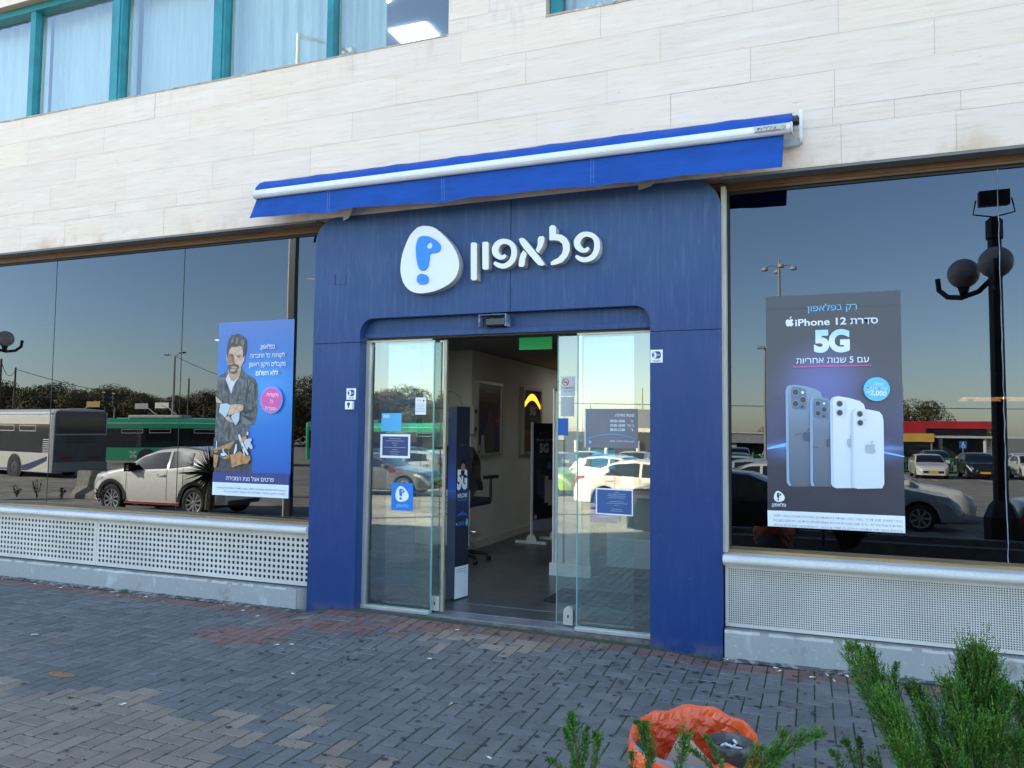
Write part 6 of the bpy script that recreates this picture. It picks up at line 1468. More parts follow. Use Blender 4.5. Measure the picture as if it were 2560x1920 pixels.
t = sheet_thing('opening_hours_board', 'grey opening hours board with white Hebrew lettering on the right door glass', 'notice', -1.676, -1.254, 1.488, 1.795, YO, flat('board_grey', (.19, .185, .20))); a = Art(t, ident, YO-.0005)
a.poly('side_strip', [(-1.682, 1.49), (-1.672, 1.49), (-1.672, 1.80), (-1.682, 1.80)], flat('strip_pale', (.5, .62, .68)), raw=True)
a.text('heading', 'שעות פתיחה:', (-1.36, 1.733), .024, I_WHITE, .155, .01)
for q, (d, h) in enumerate((("א'", '09:00-18:00'), ("ב'-ה':", '10:00-18:00'), ("ו'", '08:30-12:00'))):
    a.text('day', d, (-1.300+(.0 if q != 1 else -.012), 1.689-q*.034), .020, I_WHITE, .018 if q != 1 else .058, .01); a.text('hours', h, (-1.415, 1.689-q*.034), .020, I_WHITE, .118, .02, rtl=False)
a.poly('blue_arc', [(-1.66+.40*i/20, 1.560+.038*math.sin(math.pi*i/20)) for i in range(21)]+[(-1.26-.40*i/20, 1.556+.036*math.sin(math.pi*i/20)) for i in range(1, 20)], flat('arc_blue', (.12, .35, .9)), raw=True)
a.text('repairs_line', 'תיקון אקספרס פתיחה - 08:30', (-1.375, 1.535), .012, I_WHITE, .19); a.circ('small_emblem', (-1.635, 1.53), .012, I_CYAN)
t = sheet_thing('sticker', 'turquoise and white sticker under the opening hours board', 'sticker', -1.628, -1.437, 1.322, 1.471, .1345, flat('turquoise', (.10, .62, .80))); Art(t, ident, .1345-.0005).poly('white_corner', [(-1.62, 1.33), (-1.50, 1.33), (-1.44, 1.37), (-1.437, 1.40)], flat('pale_corner', (.6, .72, .75)), raw=True)
sheet_thing('sticker', 'blue sheet half behind the white framed notice on the right door glass', 'sticker', -1.632, -1.418, .905, 1.163, .1335, flat('sheet_blue', (.06, .20, .62)))
t = sheet_thing('framed_notice', 'navy notice in a slanted white frame on the right door glass', 'notice', -1.588, -1.292, .968, 1.172, YO, flat('notice_blue', (.04, .10, .26)), .010, I_WHITE, -.004); a = Art(t, ident, YO-.0012)
for q, w in enumerate((.04, .14, .15, .13, .0, .11, .16, .04, .0, .08, .10)):
    if w: a.poly('text_line', [(-1.42-w/2, 1.145-q*.0145), (-1.42+w/2, 1.145-q*.0145), (-1.42+w/2, 1.1425-q*.0145), (-1.42-w/2, 1.1425-q*.0145)], bpy.data.materials['line_pale'], raw=True)
YL = .1985
t = sheet_thing('no_smoking_sticker', 'white no smoking sticker on the right sliding door', 'sticker', -1.905, -1.785, 1.90, 2.062, YL, flat('sticker_white', (.55, .56, .54))); a = Art(t, ident, YL-.0005)
a.circ('red_ring', (-1.865, 2.015), .030, flat('ring_red', (.50, .10, .10))); a.circ('ring_centre', (-1.865, 2.015), .022, bpy.data.materials['sticker_white']); a.poly('slash', [(-1.885, 2.030), (-1.880, 2.036), (-1.845, 2.001), (-1.850, 1.995)], bpy.data.materials['ring_red'], raw=True); a.poly('cigarette', [(-1.882, 2.018), (-1.848, 2.018), (-1.848, 2.011), (-1.882, 2.011)], I_DK, raw=True)
a.text('lettering', 'NO SMOKING', (-1.845, 1.960), .016, I_GREY, .105, .01, rtl=False); a.text('lettering', 'אסור לעשן', (-1.845, 1.935), .012, I_GREY, .07)
sheet_thing('blank_sticker', 'plain pale sticker right under the no smoking one', 'sticker', -1.905, -1.790, 1.735, 1.893, YL, flat('sticker_pale', (.42, .44, .42)))
sheet_thing('blank_sticker', 'narrow blue sticker on the right sliding door', 'sticker', -1.925, -1.84, 1.58, 1.72, YL, flat('sticker_mid_blue', (.02, .10, .36)))
# ------------------------------------------------------------------ things inside the shop
ins = FL
def obox(mb, c, ux, uy, sx_, sy_, z0, z1):
    """box with its footprint turned: centre c, half sizes sx_/sy_ along ux/uy"""
    ux = Vector((*ux, 0)).normalized(); uy = Vector((*uy, 0)).normalized(); c = Vector((*c, 0)); vs = []
    for z in (z0, z1):
        for a, b in ((-1, -1), (1, -1), (1, 1), (-1, 1)): vs.append(c+ux*a*sx_+uy*b*sy_+Vector((0, 0, z)))
    return mb.add(vs, [(0,3,2,1), (4,5,6,7), (0,1,5,4), (1,2,6,5), (2,3,7,6), (3,0,4,7)])
def face_text(body, origin, ux, w, h, z, m, parent, name, bold=0, rtl=True, off=.002):
    """lettering on an upright face: origin is the face's left edge seen from outside, ux runs to its right"""
    t = text_mb(heb(body) if rtl else body, 0, 0, h, 0, bold=bold, width=w); ux = Vector((*ux, 0)).normalized(); nrm = Vector((ux.y, -ux.x, 0))
    t.v = [tuple(Vector((*origin, 0))+ux*v[0]+nrm*off+Vector((0, 0, z+v[2]))) for v in t.v]; return t.build(name, m, parent, normals=False)
def face_quad(origin, ux, a, b, z0, z1, m, parent, name, off=.0015):
    ux = Vector((*ux, 0)).normalized(); nrm = Vector((ux.y, -ux.x, 0)); o = Vector((*origin, 0))+nrm*off
    return MB().quad(o+ux*a+Vector((0, 0, z0)), o+ux*b+Vector((0, 0, z0)), o+ux*b+Vector((0, 0, z1)), o+ux*a+Vector((0, 0, z1))).build(name, m, parent, normals=False)
tot = thing('advert_totem', 'narrow black advertising totem with 5G WELCOME just inside the door', 'totem', (-3.09, .78, FL))
o0 = Vector((-3.056, .655)); uxr = Vector((.21, .98)).normalized(); uxl = Vector((-1, .0))
W_, D_ = .205, .085
cT = o0+uxr*W_/2+uxl*D_/2
TM = print_mat('totem_print', [(0, (.02, .022, .035)), (.40, (.022, .024, .05)), (.55, (.025, .05, .16)), (.62, (.02, .024, .045)), (1, (.018, .02, .035))], (FL, 1.83), o=(0, FL))
TS = print_mat('totem_side_print', [(0, (.05, .055, .09)), (.5, (.035, .05, .11)), (.555, (.04, .10, .32)), (.556, (.10, .16, .42)), (.57, (.03, .10, .38)), (.72, (.03, .05, .14)), (1, (.04, .045, .08))], (FL, 1.83), o=(0, FL))
mb = MB(); a_, b_, c_, d_ = o0, o0+uxr*W_, o0+uxr*W_+uxl*D_, o0+uxl*D_
mb.add([(p.x, p.y, z) for z in (FL+.01, 1.832) for p in (a_, b_, c_, d_)], [(0,1,5,4), (1,2,6,5), (4,5,6,7)]); mb.build('column', TM, tot, normals=False)
mb = MB(); mb.add([(p.x, p.y, z) for z in (FL+.01, 1.832) for p in (c_, d_, a_)], [(0,1,4,3), (1,2,5,4)]); mb.build('side_face', TS, tot, normals=False)
def tq(a, b, z0, z1, m, nm): return face_quad((o0.x, o0.y), uxr, a, b, z0, z1, m, tot, nm)
tq(.0, W_, FL+.012, FL+.30, I_WHITE, 'footer_strip')
for q in range(3): tq(.02 if q < 2 else .14, W_-.02, FL+.270-q*.022, FL+.276-q*.022, I_GREY, 'text_line')
face_text('5G', (o0.x+uxr.x*.095, o0.y+uxr.y*.095), uxr, .155, .165, 1.075, I_WHITE, tot, 'five_g', .085, rtl=False)
face_text('WELCOME', (o0.x+uxr.x*.100, o0.y+uxr.y*.100), uxr, .150, .036, .99, I_WHITE, tot, 'welcome', .03, rtl=False)
face_text('לדור הבא של הסלולר', (o0.x+uxr.x*.100, o0.y+uxr.y*.100), uxr, .145, .012, .962, I_CYAN, tot, 'tagline')
face_text('חווית גלישה', (o0.x+uxr.x*.100, o0.y+uxr.y*.100), uxr, .10, .012, 1.47, I_GREY, tot, 'tagline')
face_text('פלאפון', (o0.x+uxr.x*.085, o0.y+uxr.y*.085), uxr, .105, .034, .735, flat('totem_blue_ink', (.10, .34, .75)), tot, 'brand_name', .03)
face_text('+', (o0.x+uxr.x*.018, o0.y+uxr.y*.018), uxr, .02, .022, .738, I_WHITE, tot, 'plus_sign', .03, rtl=False)
def fpoly(lp, m, nm, off=.0025):
    n = Vector((uxr.y, -uxr.x)); tri = tessellate_polygon([[Vector((u, z, 0)) for u, z in lp]]); q = MB()
    q.add([(o0.x+uxr.x*u+n.x*off, o0.y+uxr.y*u+n.y*off, z) for u, z in lp], [tuple(t) for t in tri]); return q.build(nm, m, tot, normals=False)
fpoly(smooth_loop([(.155, .76), (.172, .79), (.188, .77), (.19, .74), (.175, .72), (.16, .73)], 3), I_CYAN, 'emblem')
fpoly([(.0, .815), (.06, .845), (.10, .862), (.14, .845), (.205, .815), (.14, .825), (.10, .832), (.06, .825)], flat('totem_glow_ink', (.04, .12, .5)), 'horizon_mark')
fpoly(smooth_loop([(.07, 1.22), (.075, 1.28), (.09, 1.315), (.115, 1.32), (.13, 1.29), (.13, 1.24), (.12, 1.20), (.09, 1.20)], 3), SKS, 'printed_face')
fpoly(smooth_loop([(.065, 1.28), (.07, 1.325), (.10, 1.345), (.13, 1.33), (.13, 1.295), (.105, 1.305), (.08, 1.29)], 3), flat('printed_black', (.01, .01, .012)), 'printed_hair', .003)
fpoly(smooth_loop([(.075, 1.23), (.10, 1.235), (.128, 1.235), (.12, 1.20), (.10, 1.185), (.08, 1.20)], 3), bpy.data.materials['printed_black'], 'printed_beard', .0031)
bk = MB(); bk.add([(-3.17, .66, FL), (-3.155, .70, FL), (-3.135, .70, .62), (-3.14, .68, .60)], [(0,1,2,3)]); bk.build('loose_flap', flat('card_edge', (.5, .5, .48)), tot, normals=False)

# roll-up banner
bn = thing('standing_banner', 'black phone banner standing on white feet beyond the door', 'banner', (-3.62, 4.6, FL))
p0, p1 = Vector((-3.62, 4.30)), Vector((-3.435, 4.78)); ub = (p1-p0).normalized(); LB = (p1-p0).length
nb = Vector((ub.y, -ub.x))
mb = MB(); obox(mb, (p0+p1)/2, ub, nb, LB/2, .008, .22, 1.72); mb.build('banner_sheet', print_mat('banner_print', [(0, (.30, .31, .36)), (.10, (.30, .31, .36)), (.11, (.012, .013, .02)), (.4, (.018, .02, .035)), (.6, (.03, .035, .06)), (1, (.014, .015, .02))], (.22, 1.72), o=(0, FL)), bn)
for p in (p0, p1):
    mb = MB(); obox(mb, p, ub, nb, .014, .014, FL, 1.73); mb.build('post', M_WHITE, bn)
    mb = MB(); obox(mb, p+Vector((0, 0)), (1, 0), (0, 1), .225, .03, FL, FL+.035); mb.build('foot', M_WHITE, bn)
    mb = MB(); lp_ = [(p.x+.075*math.cos(R(a)), FL+.03+.10*math.sin(R(a))) for a in range(0, 181, 15)]; mb.prism_y([lp_], p.y-.012, p.y+.012); mb.build('foot_disc', M_WHITE, bn)
def bt_(body, u, w, h, z, m, nm, bold=0, rtl=True): face_text(body, (p0.x+ub.x*u, p0.y+ub.y*u), ub, w, h, z, m, bn, nm, bold, rtl, .011)
DW = flat('banner_white', (.40, .40, .42))
bt_('סדרת', .41, .13, .032, 1.47, DW, 'title', .02); bt_('iPhone 12', .20, .25, .034, 1.47, DW, 'title', .02, False); bt_('5G', .25, .20, .12, 1.31, DW, 'five_g', .07, False); bt_('עם 5 שנות אחריות', .25, .32, .026, 1.24, I_GREY, 'subtitle'); bt_('רק בפלאפון', .25, .22, .025, 1.57, I_GREY, 'headline')
for u, z0, z1 in ((.13, .72, 1.06), (.21, .66, 1.0), (.30, .60, .98), (.38, .56, .92)):
    face_quad((p0.x, p0.y), ub, u-.035, u+.045, z0, z1, DW if u > .25 else flat('dim_blue', (.06, .075, .11)), bn, 'phone_picture', .0105+u*.002)
mb = MB(); nB = Vector((ub.y, -ub.x)); 
c3 = p0+ub*.36+nB*.012; mb.add([(c3.x+ub.x*.05*math.cos(t), c3.y+ub.y*.05*math.cos(t), 1.12+.055*math.sin(t)) for t in [2*math.pi*i/20 for i in range(20)]], [tuple(range(20))]); mb.build('price_badge', flat('dim_cyan', (.04, .16, .28)), bn, normals=False)
c3 = p0+ub*.07+nB*.012; mb = MB(); mb.add([(c3.x+ub.x*.03*math.cos(t), c3.y+ub.y*.03*math.cos(t), .42+.035*math.sin(t)) for t in [2*math.pi*i/16 for i in range(16)]], [tuple(range(16))]); mb.build('emblem', DW, bn, normals=False)

# framed pictures on the side wall
def wall_picture(y0, y1, z0, z1, label, kind):
    t = thing('framed_poster', label, 'framed poster', (-4.10, (y0+y1)/2, z0)); x = -4.119
    mb = MB()
    for a, b, c, d in ((y0, y1, z0, z0+.04), (y0, y1, z1-.04, z1), (y0, y0+.04, z0+.04, z1-.04), (y1-.04, y1, z0+.04, z1-.04)): mb.box(x, x+.05, a, b, c, d)
    mb.build('frame', mat('snap_frame', (.42, .40, .35), .4, metal=.3), t)
    st_ = [(0, (.03, .03, .045)), (.35, (.02, .04, .14)), (.7, (.02, .02, .035)), (1, (.02, .02, .03))] if kind == 1 else [(0, (.02, .02, .02)), (.15, (.10, .035, .01)), (.35, (.14, .05, .012)), (.36, (.012, .012, .018)), (1, (.012, .012, .018))]
    o = MB().add([(x+.03, y0+.04, z0+.04), (x+.03, y1-.04, z0+.04), (x+.03, y1-.04, z1-.04), (x+.03, y0+.04, z1-.04)], [(0,1,2,3)]).build('print', print_mat('wall_print_%d' % kind, st_, (z0, z1), o=(0, z0)), t, normals=False)
    def W(body, yc, w, h, z, m, nm, bold=0, rtl=True, off=0): return face_text(body, (x+.031+off, yc), (0, 1), w, h, z, m, t, nm, bold, rtl, .001)
    return t, W, x+.032
t, W, x = wall_picture(3.43, 4.31, 1.265, 2.272, 'framed picture of a man in blue on the shop side wall, nearest the door', 1)
W('רק בפלאפון', 3.9, .30, .03, 2.13, DW, 'headline'); W('תיקון ראשון ללא תשלום', 3.9, .62, .04, 2.06, flat('copper_ink', (.35, .16, .09)), 'headline'); W('ללקוחות כל החברות', 3.9, .5, .035, 2.0, bpy.data.materials['copper_ink'], 'headline')
def wq(pts, m, nm, dx=0, par=None):
    q = [(x+dx, a, b) for a, b in pts]; tri = tessellate_polygon([[Vector((a, b, 0)) for a, b in pts]]); return MB().add(q, [tuple(v) for v in tri]).build(nm, m, par or t, normals=False)
wq([(3.62, 1.30), (3.66, 1.6), (3.78, 1.72), (3.98, 1.72), (4.05, 1.6), (4.10, 1.30)], flat('coat_ink', (.10, .09, .085)), 'printed_coat', .001)
wq(smooth_loop([(3.80, 1.78), (3.81, 1.88), (3.87, 1.92), (3.93, 1.88), (3.94, 1.78), (3.87, 1.70)], 3), flat('dim_skin', (.16, .09, .06)), 'printed_face', .002); wq(smooth_loop([(3.79, 1.86), (3.80, 1.93), (3.87, 1.97), (3.95, 1.92), (3.945, 1.86), (3.87, 1.90)], 3), I_DK, 'printed_hair', .003)
wq([(3.55, 1.28), (3.60, 1.55), (3.68, 1.55), (3.72, 1.28)], DW, 'printed_phone', .0035)
wq([(4.13+.09*math.cos(a), 1.74+.075*math.sin(a)) for a in [2*math.pi*i/20 for i in range(20)]], flat('badge_red', (.30, .03, .06)), 'badge', .002); W('ללקוחות', 4.13, .12, .025, 1.735, DW, 'badge_text', off=.003)
wq([(3.52+.04*math.cos(a), 1.38+.045*math.sin(a)) for a in [2*math.pi*i/20 for i in range(20)]], DW, 'emblem', .004)
t, W, x = wall_picture(5.17, 6.02, 1.25, 2.28, 'framed phone picture with a painted orange lamp reflection on the shop side wall', 2)
wq([(5.22+.75*i/14, 2.02+.17*math.sin(math.pi*i/14)) for i in range(15)]+[(5.97-.75*i/14, 1.95+.14*math.sin(math.pi*(14-i)/14)) for i in range(15)], emit('orange_arc', (1, .38, .03), .45), 'lamp_reflection', .001)  # orange lamp reflection put in as a weakly glowing shape
W('5G', 5.62, .26, .13, 1.86, DW, 'five_g', .07, False); W('עם 5 שנות אחריות', 5.62, .4, .03, 1.79, I_GREY, 'subtitle')
for a in (5.50, 5.62, 5.74, 5.84): wq([(a, 1.38), (a+.08, 1.38), (a+.08, 1.66-(a-5.5)*.2), (a, 1.66-(a-5.5)*.2)], DW if a > 5.7 else bpy.data.materials['dim_blue'], 'printed_phone', .0015+a*.0002)
wq([(5.86+.06*math.cos(a), 1.74+.06*math.sin(a)) for a in [2*math.pi*i/20 for i in range(20)]], bpy.data.materials['dim_cyan'], 'badge', .0018)
eb = thing('electrical_box', 'small white electrical box on the wall corner beside the totem', 'electrical box', (-4.1, 3.3, 1.55)); MB().bbox(-4.30, -4.05, 3.27, 3.349, 1.56, 1.93, .006).build('casing', flat('ivory_plastic', (.45, .44, .38)), eb)
for z in (1.62, 1.85): MB().box(-4.049, -4.035, 3.29, 3.33, z-.02, z+.03).build('latch', I_DK, eb)
tag(MB().tube([(-4.30, 3.34, 1.86), (-4.42, 3.34, 1.86), (-4.55, 3.34, 1.90), (-4.8, 3.34, 1.90)], .006, 6).build('cable', I_DK), 'thin black cable running left from the electrical box', 'cable')
tag(MB().tube([(-4.25, 3.34, 1.93), (-4.30, 3.34, 2.06), (-4.42, 3.34, 2.12), (-4.6, 3.34, 2.12)], .004, 6).build('cable', flat('cable_grey', (.25, .24, .2))), 'thin grey cable curving up from the electrical box', 'cable')
# partition on the right
pt = thing('shop_partition', 'white panelled partition end with a skirting right of the open doorway', 'partition', (-2.4, 2.3, FL))
MB().box(-2.62, -2.22, 2.24, 2.36, FL+.12, 2.05).build('panel', flat('partition_white', (.60, .60, .58)), pt); MB().box(-2.66, -2.20, 2.20, 2.238, FL, FL+.13).build('skirting', M_WHITE, pt)
MB().box(-2.635, -2.62, 2.22, 2.37, FL, 2.08).build('edge_trim', M_WHITE, pt); MB().box(-2.52, -2.50, 2.230, 2.2395, FL+.13, 2.04).build('panel_joint', I_GREY, pt)
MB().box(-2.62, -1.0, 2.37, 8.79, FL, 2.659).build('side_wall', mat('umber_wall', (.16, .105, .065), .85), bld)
dk_ = thing('service_desk', 'pale desk front seen through the right door glass', 'desk', (-1.4, 2.2, FL)); MB().bbox(-1.95, -.95, 1.9, 2.3, .25, .95, .01).build('front', flat('desk_pale', (.38, .39, .38)), dk_); MB().bbox(-2.0, -.92, 1.85, 2.34, .95, .99, .005).build('desk_top', flat('desk_top_white', (.6, .6, .6)), dk_)
MB().box(-1.95, -.95, 1.93, 2.28, FL, .249).build('plinth', I_DK, dk_)
mt = MB(); mt.bbox(-2.30, -1.5, .95, 1.55, FL+.001, FL+.012, .003); tag(mt.build('door_mat', mat('mat_black', (.02, .02, .02), .95)), 'dark rubber mat on the floor at the right inside the door', 'mat')
wb = thing('white_board', 'pale printed board leaning behind the left door glass', 'board', (-3.9, 1.6, FL)); MB().bbox(-4.06, -3.35, 1.60, 1.63, .40, .98, .003).build('board', flat('board_white_dim', (.55, .56, .53)), wb)
for q in range(4): MB().box(-3.95+.06*q*.3, -3.42, 1.5965, 1.599, .90-q*.06, .915-q*.06).build('text_line', I_GREY, wb)
MB().box(-3.70, -3.67, 1.635, 1.80, FL, .9).build('prop', I_GREY, wb)
es = thing('exit_sign', 'plain green emergency sign hanging at the top of the doorway', 'sign', (-2.27, .6, 2.34)); MB().bbox(-2.425, -2.118, .595, .61, 2.335, 2.475, .002).build('plate', emit('exit_green', (.01, .22, .06), .10), es)
for x_ in (-2.40, -2.14): MB().tube([(x_, .602, 2.475), (x_, .602, 2.66)], .003, 5).build('hanger', M_RIM, es); MB().lathe([(.001, .593), (.005, .593)], (x_, 0, 2.345), 'Y', 8).build('screw', I_DK, es)
# drafting chair with a jacket over its back
ch = thing('office_chair', 'tall dark blue drafting chair with a black jacket over its back', 'chair', (-3.88, 2.62, FL))
M_CF = mat('navy_fabric', (.022, .030, .075), .85, var=.2, vs=20); M_CB = mat('chair_plastic', (.015, .015, .016), .45)
mb = MB(); mb.bbox(-.26, .26, -.25, .25, .66, .75, .035); mb.build('seat', M_CF, ch, local=True); shade(ch.children[-1], 50) if len(ch.children) else None
mb = MB(); mb.bbox(-.30, -.22, -.23, .23, .80, 1.32, .035); o = mb.build('backrest', M_CF, ch, local=True)
jm = MB(); jm.smooth = True; vs = []; n1, n2 = 30, 16
for i in range(n1+1):
    t_ = i/n1
    for j in range(n2+1):
        u = j/n2; yy = -.27+.62*u-.04; sag = .10*math.sin(t_*math.pi)*0
        if t_ < .5: xx, zz = -.34-.03*math.sin(t_*22+u*5), 1.30-1.6*(.5-t_)*(.75+.15*math.sin(u*7))
        else: xx, zz = -.18+.03*math.sin(t_*20+u*4), 1.33-.95*(t_-.5)
        if abs(t_-.5) < .04: xx = -.26; zz = 1.355+.01*math.sin(u*12)
        vs.append((xx, yy*(1+.10*math.sin(t_*9))+.015*math.sin(zz*19), zz))
jm.add(vs, [(i*(n2+1)+j, i*(n2+1)+j+1, (i+1)*(n2+1)+j+1, (i+1)*(n2+1)+j) for i in range(n1) for j in range(n2)])
tag_j = jm.build('jacket', mat('black_cloth', (.012, .012, .013), .9), normals=False)
tag_j.location = (-3.88, 2.62, FL); tag_j.rotation_euler = (0, 0, R(86)); tag(tag_j, 'black jacket draped over the back of the drafting chair', 'jacket')
for s_ in (-1, 1):
    a = MB(); a.tube([(.1, s_*.25, .70), (.1, s_*.31, .72), (.1, s_*.31, .98)], .018, 8); ar = a.build('armrest', M_CB, ch, local=True)
    a = MB(); a.bbox(-.03, .24, s_*.31-.04, s_*.31+.04, .98, 1.02, .012); a.build('arm_pad', M_CB, ar, local=True)
MB().tube([(0, 0, .12), (0, 0, .66)], [.035, .022], 10).build('gas_lift', M_RIM, ch, local=True)
MB().tube([(.21*math.cos(R(a)), .21*math.sin(R(a)), .32) for a in range(0, 361, 18)], .010, 6, caps=False).build('foot_ring', M_RIM, ch, local=True)
MB().tube([(-.21, 0, .32), (.21, 0, .32)], .008, 6).build('ring_spoke', M_RIM, ch, local=True)
for q in range(5):
    a = R(72*q+20); c, s_ = math.cos(a), math.sin(a); l_ = MB(); l_.tube([(0, 0, .12), (.30*c, .30*s_, .075)], [.028, .016], 8); lo = l_.build('star_leg', M_CB, ch, local=True)
    w_ = MB(); w_.lathe([(.001, -.022), (.026, -.022), (.026, .022), (.001, .022)], (.31*c, .31*s_, .028), 'Y', 12); w_.build('castor', M_CB, lo, local=True)
ch.rotation_euler = (0, 0, R(86))
# wavy warm light strip inside the right hand room
wvl = thing('wavy_light', 'wavy warm white light strip glowing behind the right hand window', 'light strip', (1.6, 2.6, 1.94))
x = 1.31; E_ = emit('warm_strip', (1, .50, .18), .8)
for q, (w0, w1, up) in enumerate(((.09, .02, 0), (.05, .11, 1), (.24, .16, 0), (.06, .12, 1), (.22, .13, 0), (.06, .12, 1), (.22, .14, 0))):
    if up: MB().add([(x-.02-(w1-w0)/2, 2.6, 1.977), (x-.02+(w1+w0)/2+.03, 2.6, 1.977), (x-.02+w0+.01, 2.6, 1.957), (x-.02, 2.6, 1.957)], [(0,1,2,3)]).build('strip', E_, wvl, normals=False); x += w0-.02
    else: MB().add([(x, 2.6, 1.937), (x+w0, 2.6, 1.937), (x+w0-(w0-w1)/2, 2.6, 1.975), (x+(w0-w1)/2, 2.6, 1.975)], [(0,1,2,3)]).build('strip', E_, wvl, normals=False); x += w0

# ------------------------------------------------------------------ bin with an orange bag
bi = thing('litter_bin', 'round litter bin lined with an orange plastic bag, seen from above', 'litter bin', (-.40, -3.00, 0))
M_BAG = mat('orange_plastic', (.82, .115, .028), .26, var=.12, vs=9, spec=.6, bump=.5, bs=24)
M_BAG.node_tree.nodes['Bump'].inputs['Distance'].default_value = .012
_p = M_BAG.node_tree.nodes['Principled BSDF']; _p.inputs['Subsurface Weight'].default_value = .12; _p.inputs['Subsurface Radius'].default_value = (.03, .01, .005)
r = random.Random(12)
def bagz(a): return .560+.030*math.sin(a+.25)+.006*math.sin(5*a)
mb = MB(); n = 104; rows = [(.219, -.085, 1), (.220, -.07, 1), (.221, -.05, .8), (.221, -.03, .5), (.218, -.006, .2), (.210, .004, .1), (.202, -.004, .3), (.197, -.03, 1), (.196, -.07, 1.4), (.195, -.12, 1.7), (.185, -.20, 2), (.16, -.28, 2), (.10, -.33, 2), (.001, -.34, 0)]
rows2 = []
for (a0_, a1_) in zip(rows, rows[1:]):
    st_ = 3 if a0_[1]-a1_[1] > .035 else 1
    rows2 += [tuple(a0_[q]+(a1_[q]-a0_[q])*k/st_ for q in range(3)) for k in range(st_)]
rows = rows2+[rows[-1]]
vs = []
for k, (rr_, dz, am) in enumerate(rows):
    for i in range(n):
        a = 2*math.pi*(i+(.5 if k % 2 else 0)+r.uniform(-.25, .25)*(k > 4))/n
        pleat = .0042*abs(math.sin(24*a+1))*(1 if .1 < a < 1.25 else .3)+.009*abs(math.sin(3.5*a+k*.25))*(.5+.5*math.sin(a*2+1))+.005*abs(math.sin(8*a-k*.5))-.006
        fold = .013*abs(math.sin(5*a+k*.8))*math.sin(3*a-1)-.004*math.sin(17*a+k*1.7) if k > 7 else .004*math.sin(9*a+k)
        q = rr_+(pleat+fold)*am*.8+r.uniform(-.0035, .0035)*(1 if k > 7 else .35)*(rr_ > .01)
        vs.append((q*math.cos(a), q*math.sin(a), bagz(a)+dz+(.004*math.sin(11*a) if 2 < k < 7 else 0)+(r.uniform(-.004, .004) if k > 7 else 0)))
mb.add(vs, [t_ for k in range(len(rows)-1) for i in range(n) for t_ in (((k*n+i, k*n+(i+1) % n, (k+1)*n+i), (k*n+(i+1) % n, (k+1)*n+(i+1) % n, (k+1)*n+i)) if k % 2 else ((k*n+i, k*n+(i+1) % n, (k+1)*n+(i+1) % n), (k*n+i, (k+1)*n+(i+1) % n, (k+1)*n+i)))])
mb.build('plastic_bag', M_BAG, bi, local=True, normals=False)
mb = MB(); mb.smooth = True; mb.lathe([(.17, 0), (.185, .02), (.205, .50), (.214, .54), (.208, .545)], n=40); mb.build('bin_body', mat('bin_grey', (.20, .20, .21), .5, metal=.3, var=.2, vs=6), bi, local=True, normals=False)
at_ = thing('ashtray', 'grey cast ashtray cup with white cigarette ends fixed on the rim of the bin', 'ashtray', (-.262, -3.10, .570))
mb = MB(); mb.smooth = True; mb.lathe([(.040, -.06), (.058, -.02), (.074, .012), (.078, .024), (.074, .030), (.062, .030), (.056, .024), (.048, .004), (.001, -.002)], n=36); mb.build('cup', mat('cast_grey', (.05, .048, .046), .55, col2=(.15, .135, .12), lo=.5, hi=.62, vs=22, bump=.4, bs=40), at_, local=True, normals=False)
mb = MB(); mb.lathe([(.001, .003), (.048, .006)], n=28); mb.build('ash', mat('ash', (.010, .011, .013), .95, fine=.5, fs=300), at_, local=True, normals=False)
for q, (x_, y_, a) in enumerate(((-.012, .004, .4), (.010, -.004, 1.3), (.026, -.016, -.2), (-.020, -.010, .9), (.0, -.020, 2.6), (.014, .016, 2.0))):
    l_ = .013; mb = MB(); mb.tube([(x_-l_*math.cos(a), y_-l_*math.sin(a), .010+.003*q), (x_+l_*math.cos(a), y_+l_*math.sin(a), .014+.002*q)], .0042, 8); o = mb.build('cigarette_butt', M_BUTT, None, normals=False); o.location = at_.location; tag(o, 'white cigarette end lying in the grey ashtray cup', 'cigarette end', 'cigarette ends in the ashtray')
cbx = MB(); cbx.add([(-.47, -3.09, .44), (-.43, -2.98, .56), (-.30, -3.10, .50), (-.28, -3.18, .40), (-.42, -3.16, .38)], [(0,1,2), (0,2,3), (0,3,4)]); cbx.add([(-.43, -2.98, .56), (-.47, -3.09, .44), (-.49, -3.04, .47), (-.455, -2.97, .535)], [(0,1,2,3)])
tag(cbx.build('cardboard_piece', mat('kraft_card', (.36, .26, .20), .85), normals=False), 'folded brown cardboard piece thrown in the orange bag', 'cardboard')
cr2 = MB(); r = random.Random(8)
for c in ((-.46, -3.12, .40, .045), (-.40, -3.14, .39, .03)):
    k0 = len(cr2.v); bm = bmesh.new(); bmesh.ops.create_icosphere(bm, subdivisions=2, radius=c[3])
    vs = [(v.co.x*r.uniform(.75, 1.1)+c[0], v.co.y*r.uniform(.75, 1.1)+c[1], v.co.z*r.uniform(.5, .9)+c[2]) for v in bm.verts]; fs = [[v.index for v in f.verts] for f in bm.faces]; bm.free(); cr2.add(vs, fs)
tag(cr2.build('crumpled_paper', M_BUTT), 'crumpled white paper in the bottom of the orange bag', 'paper')

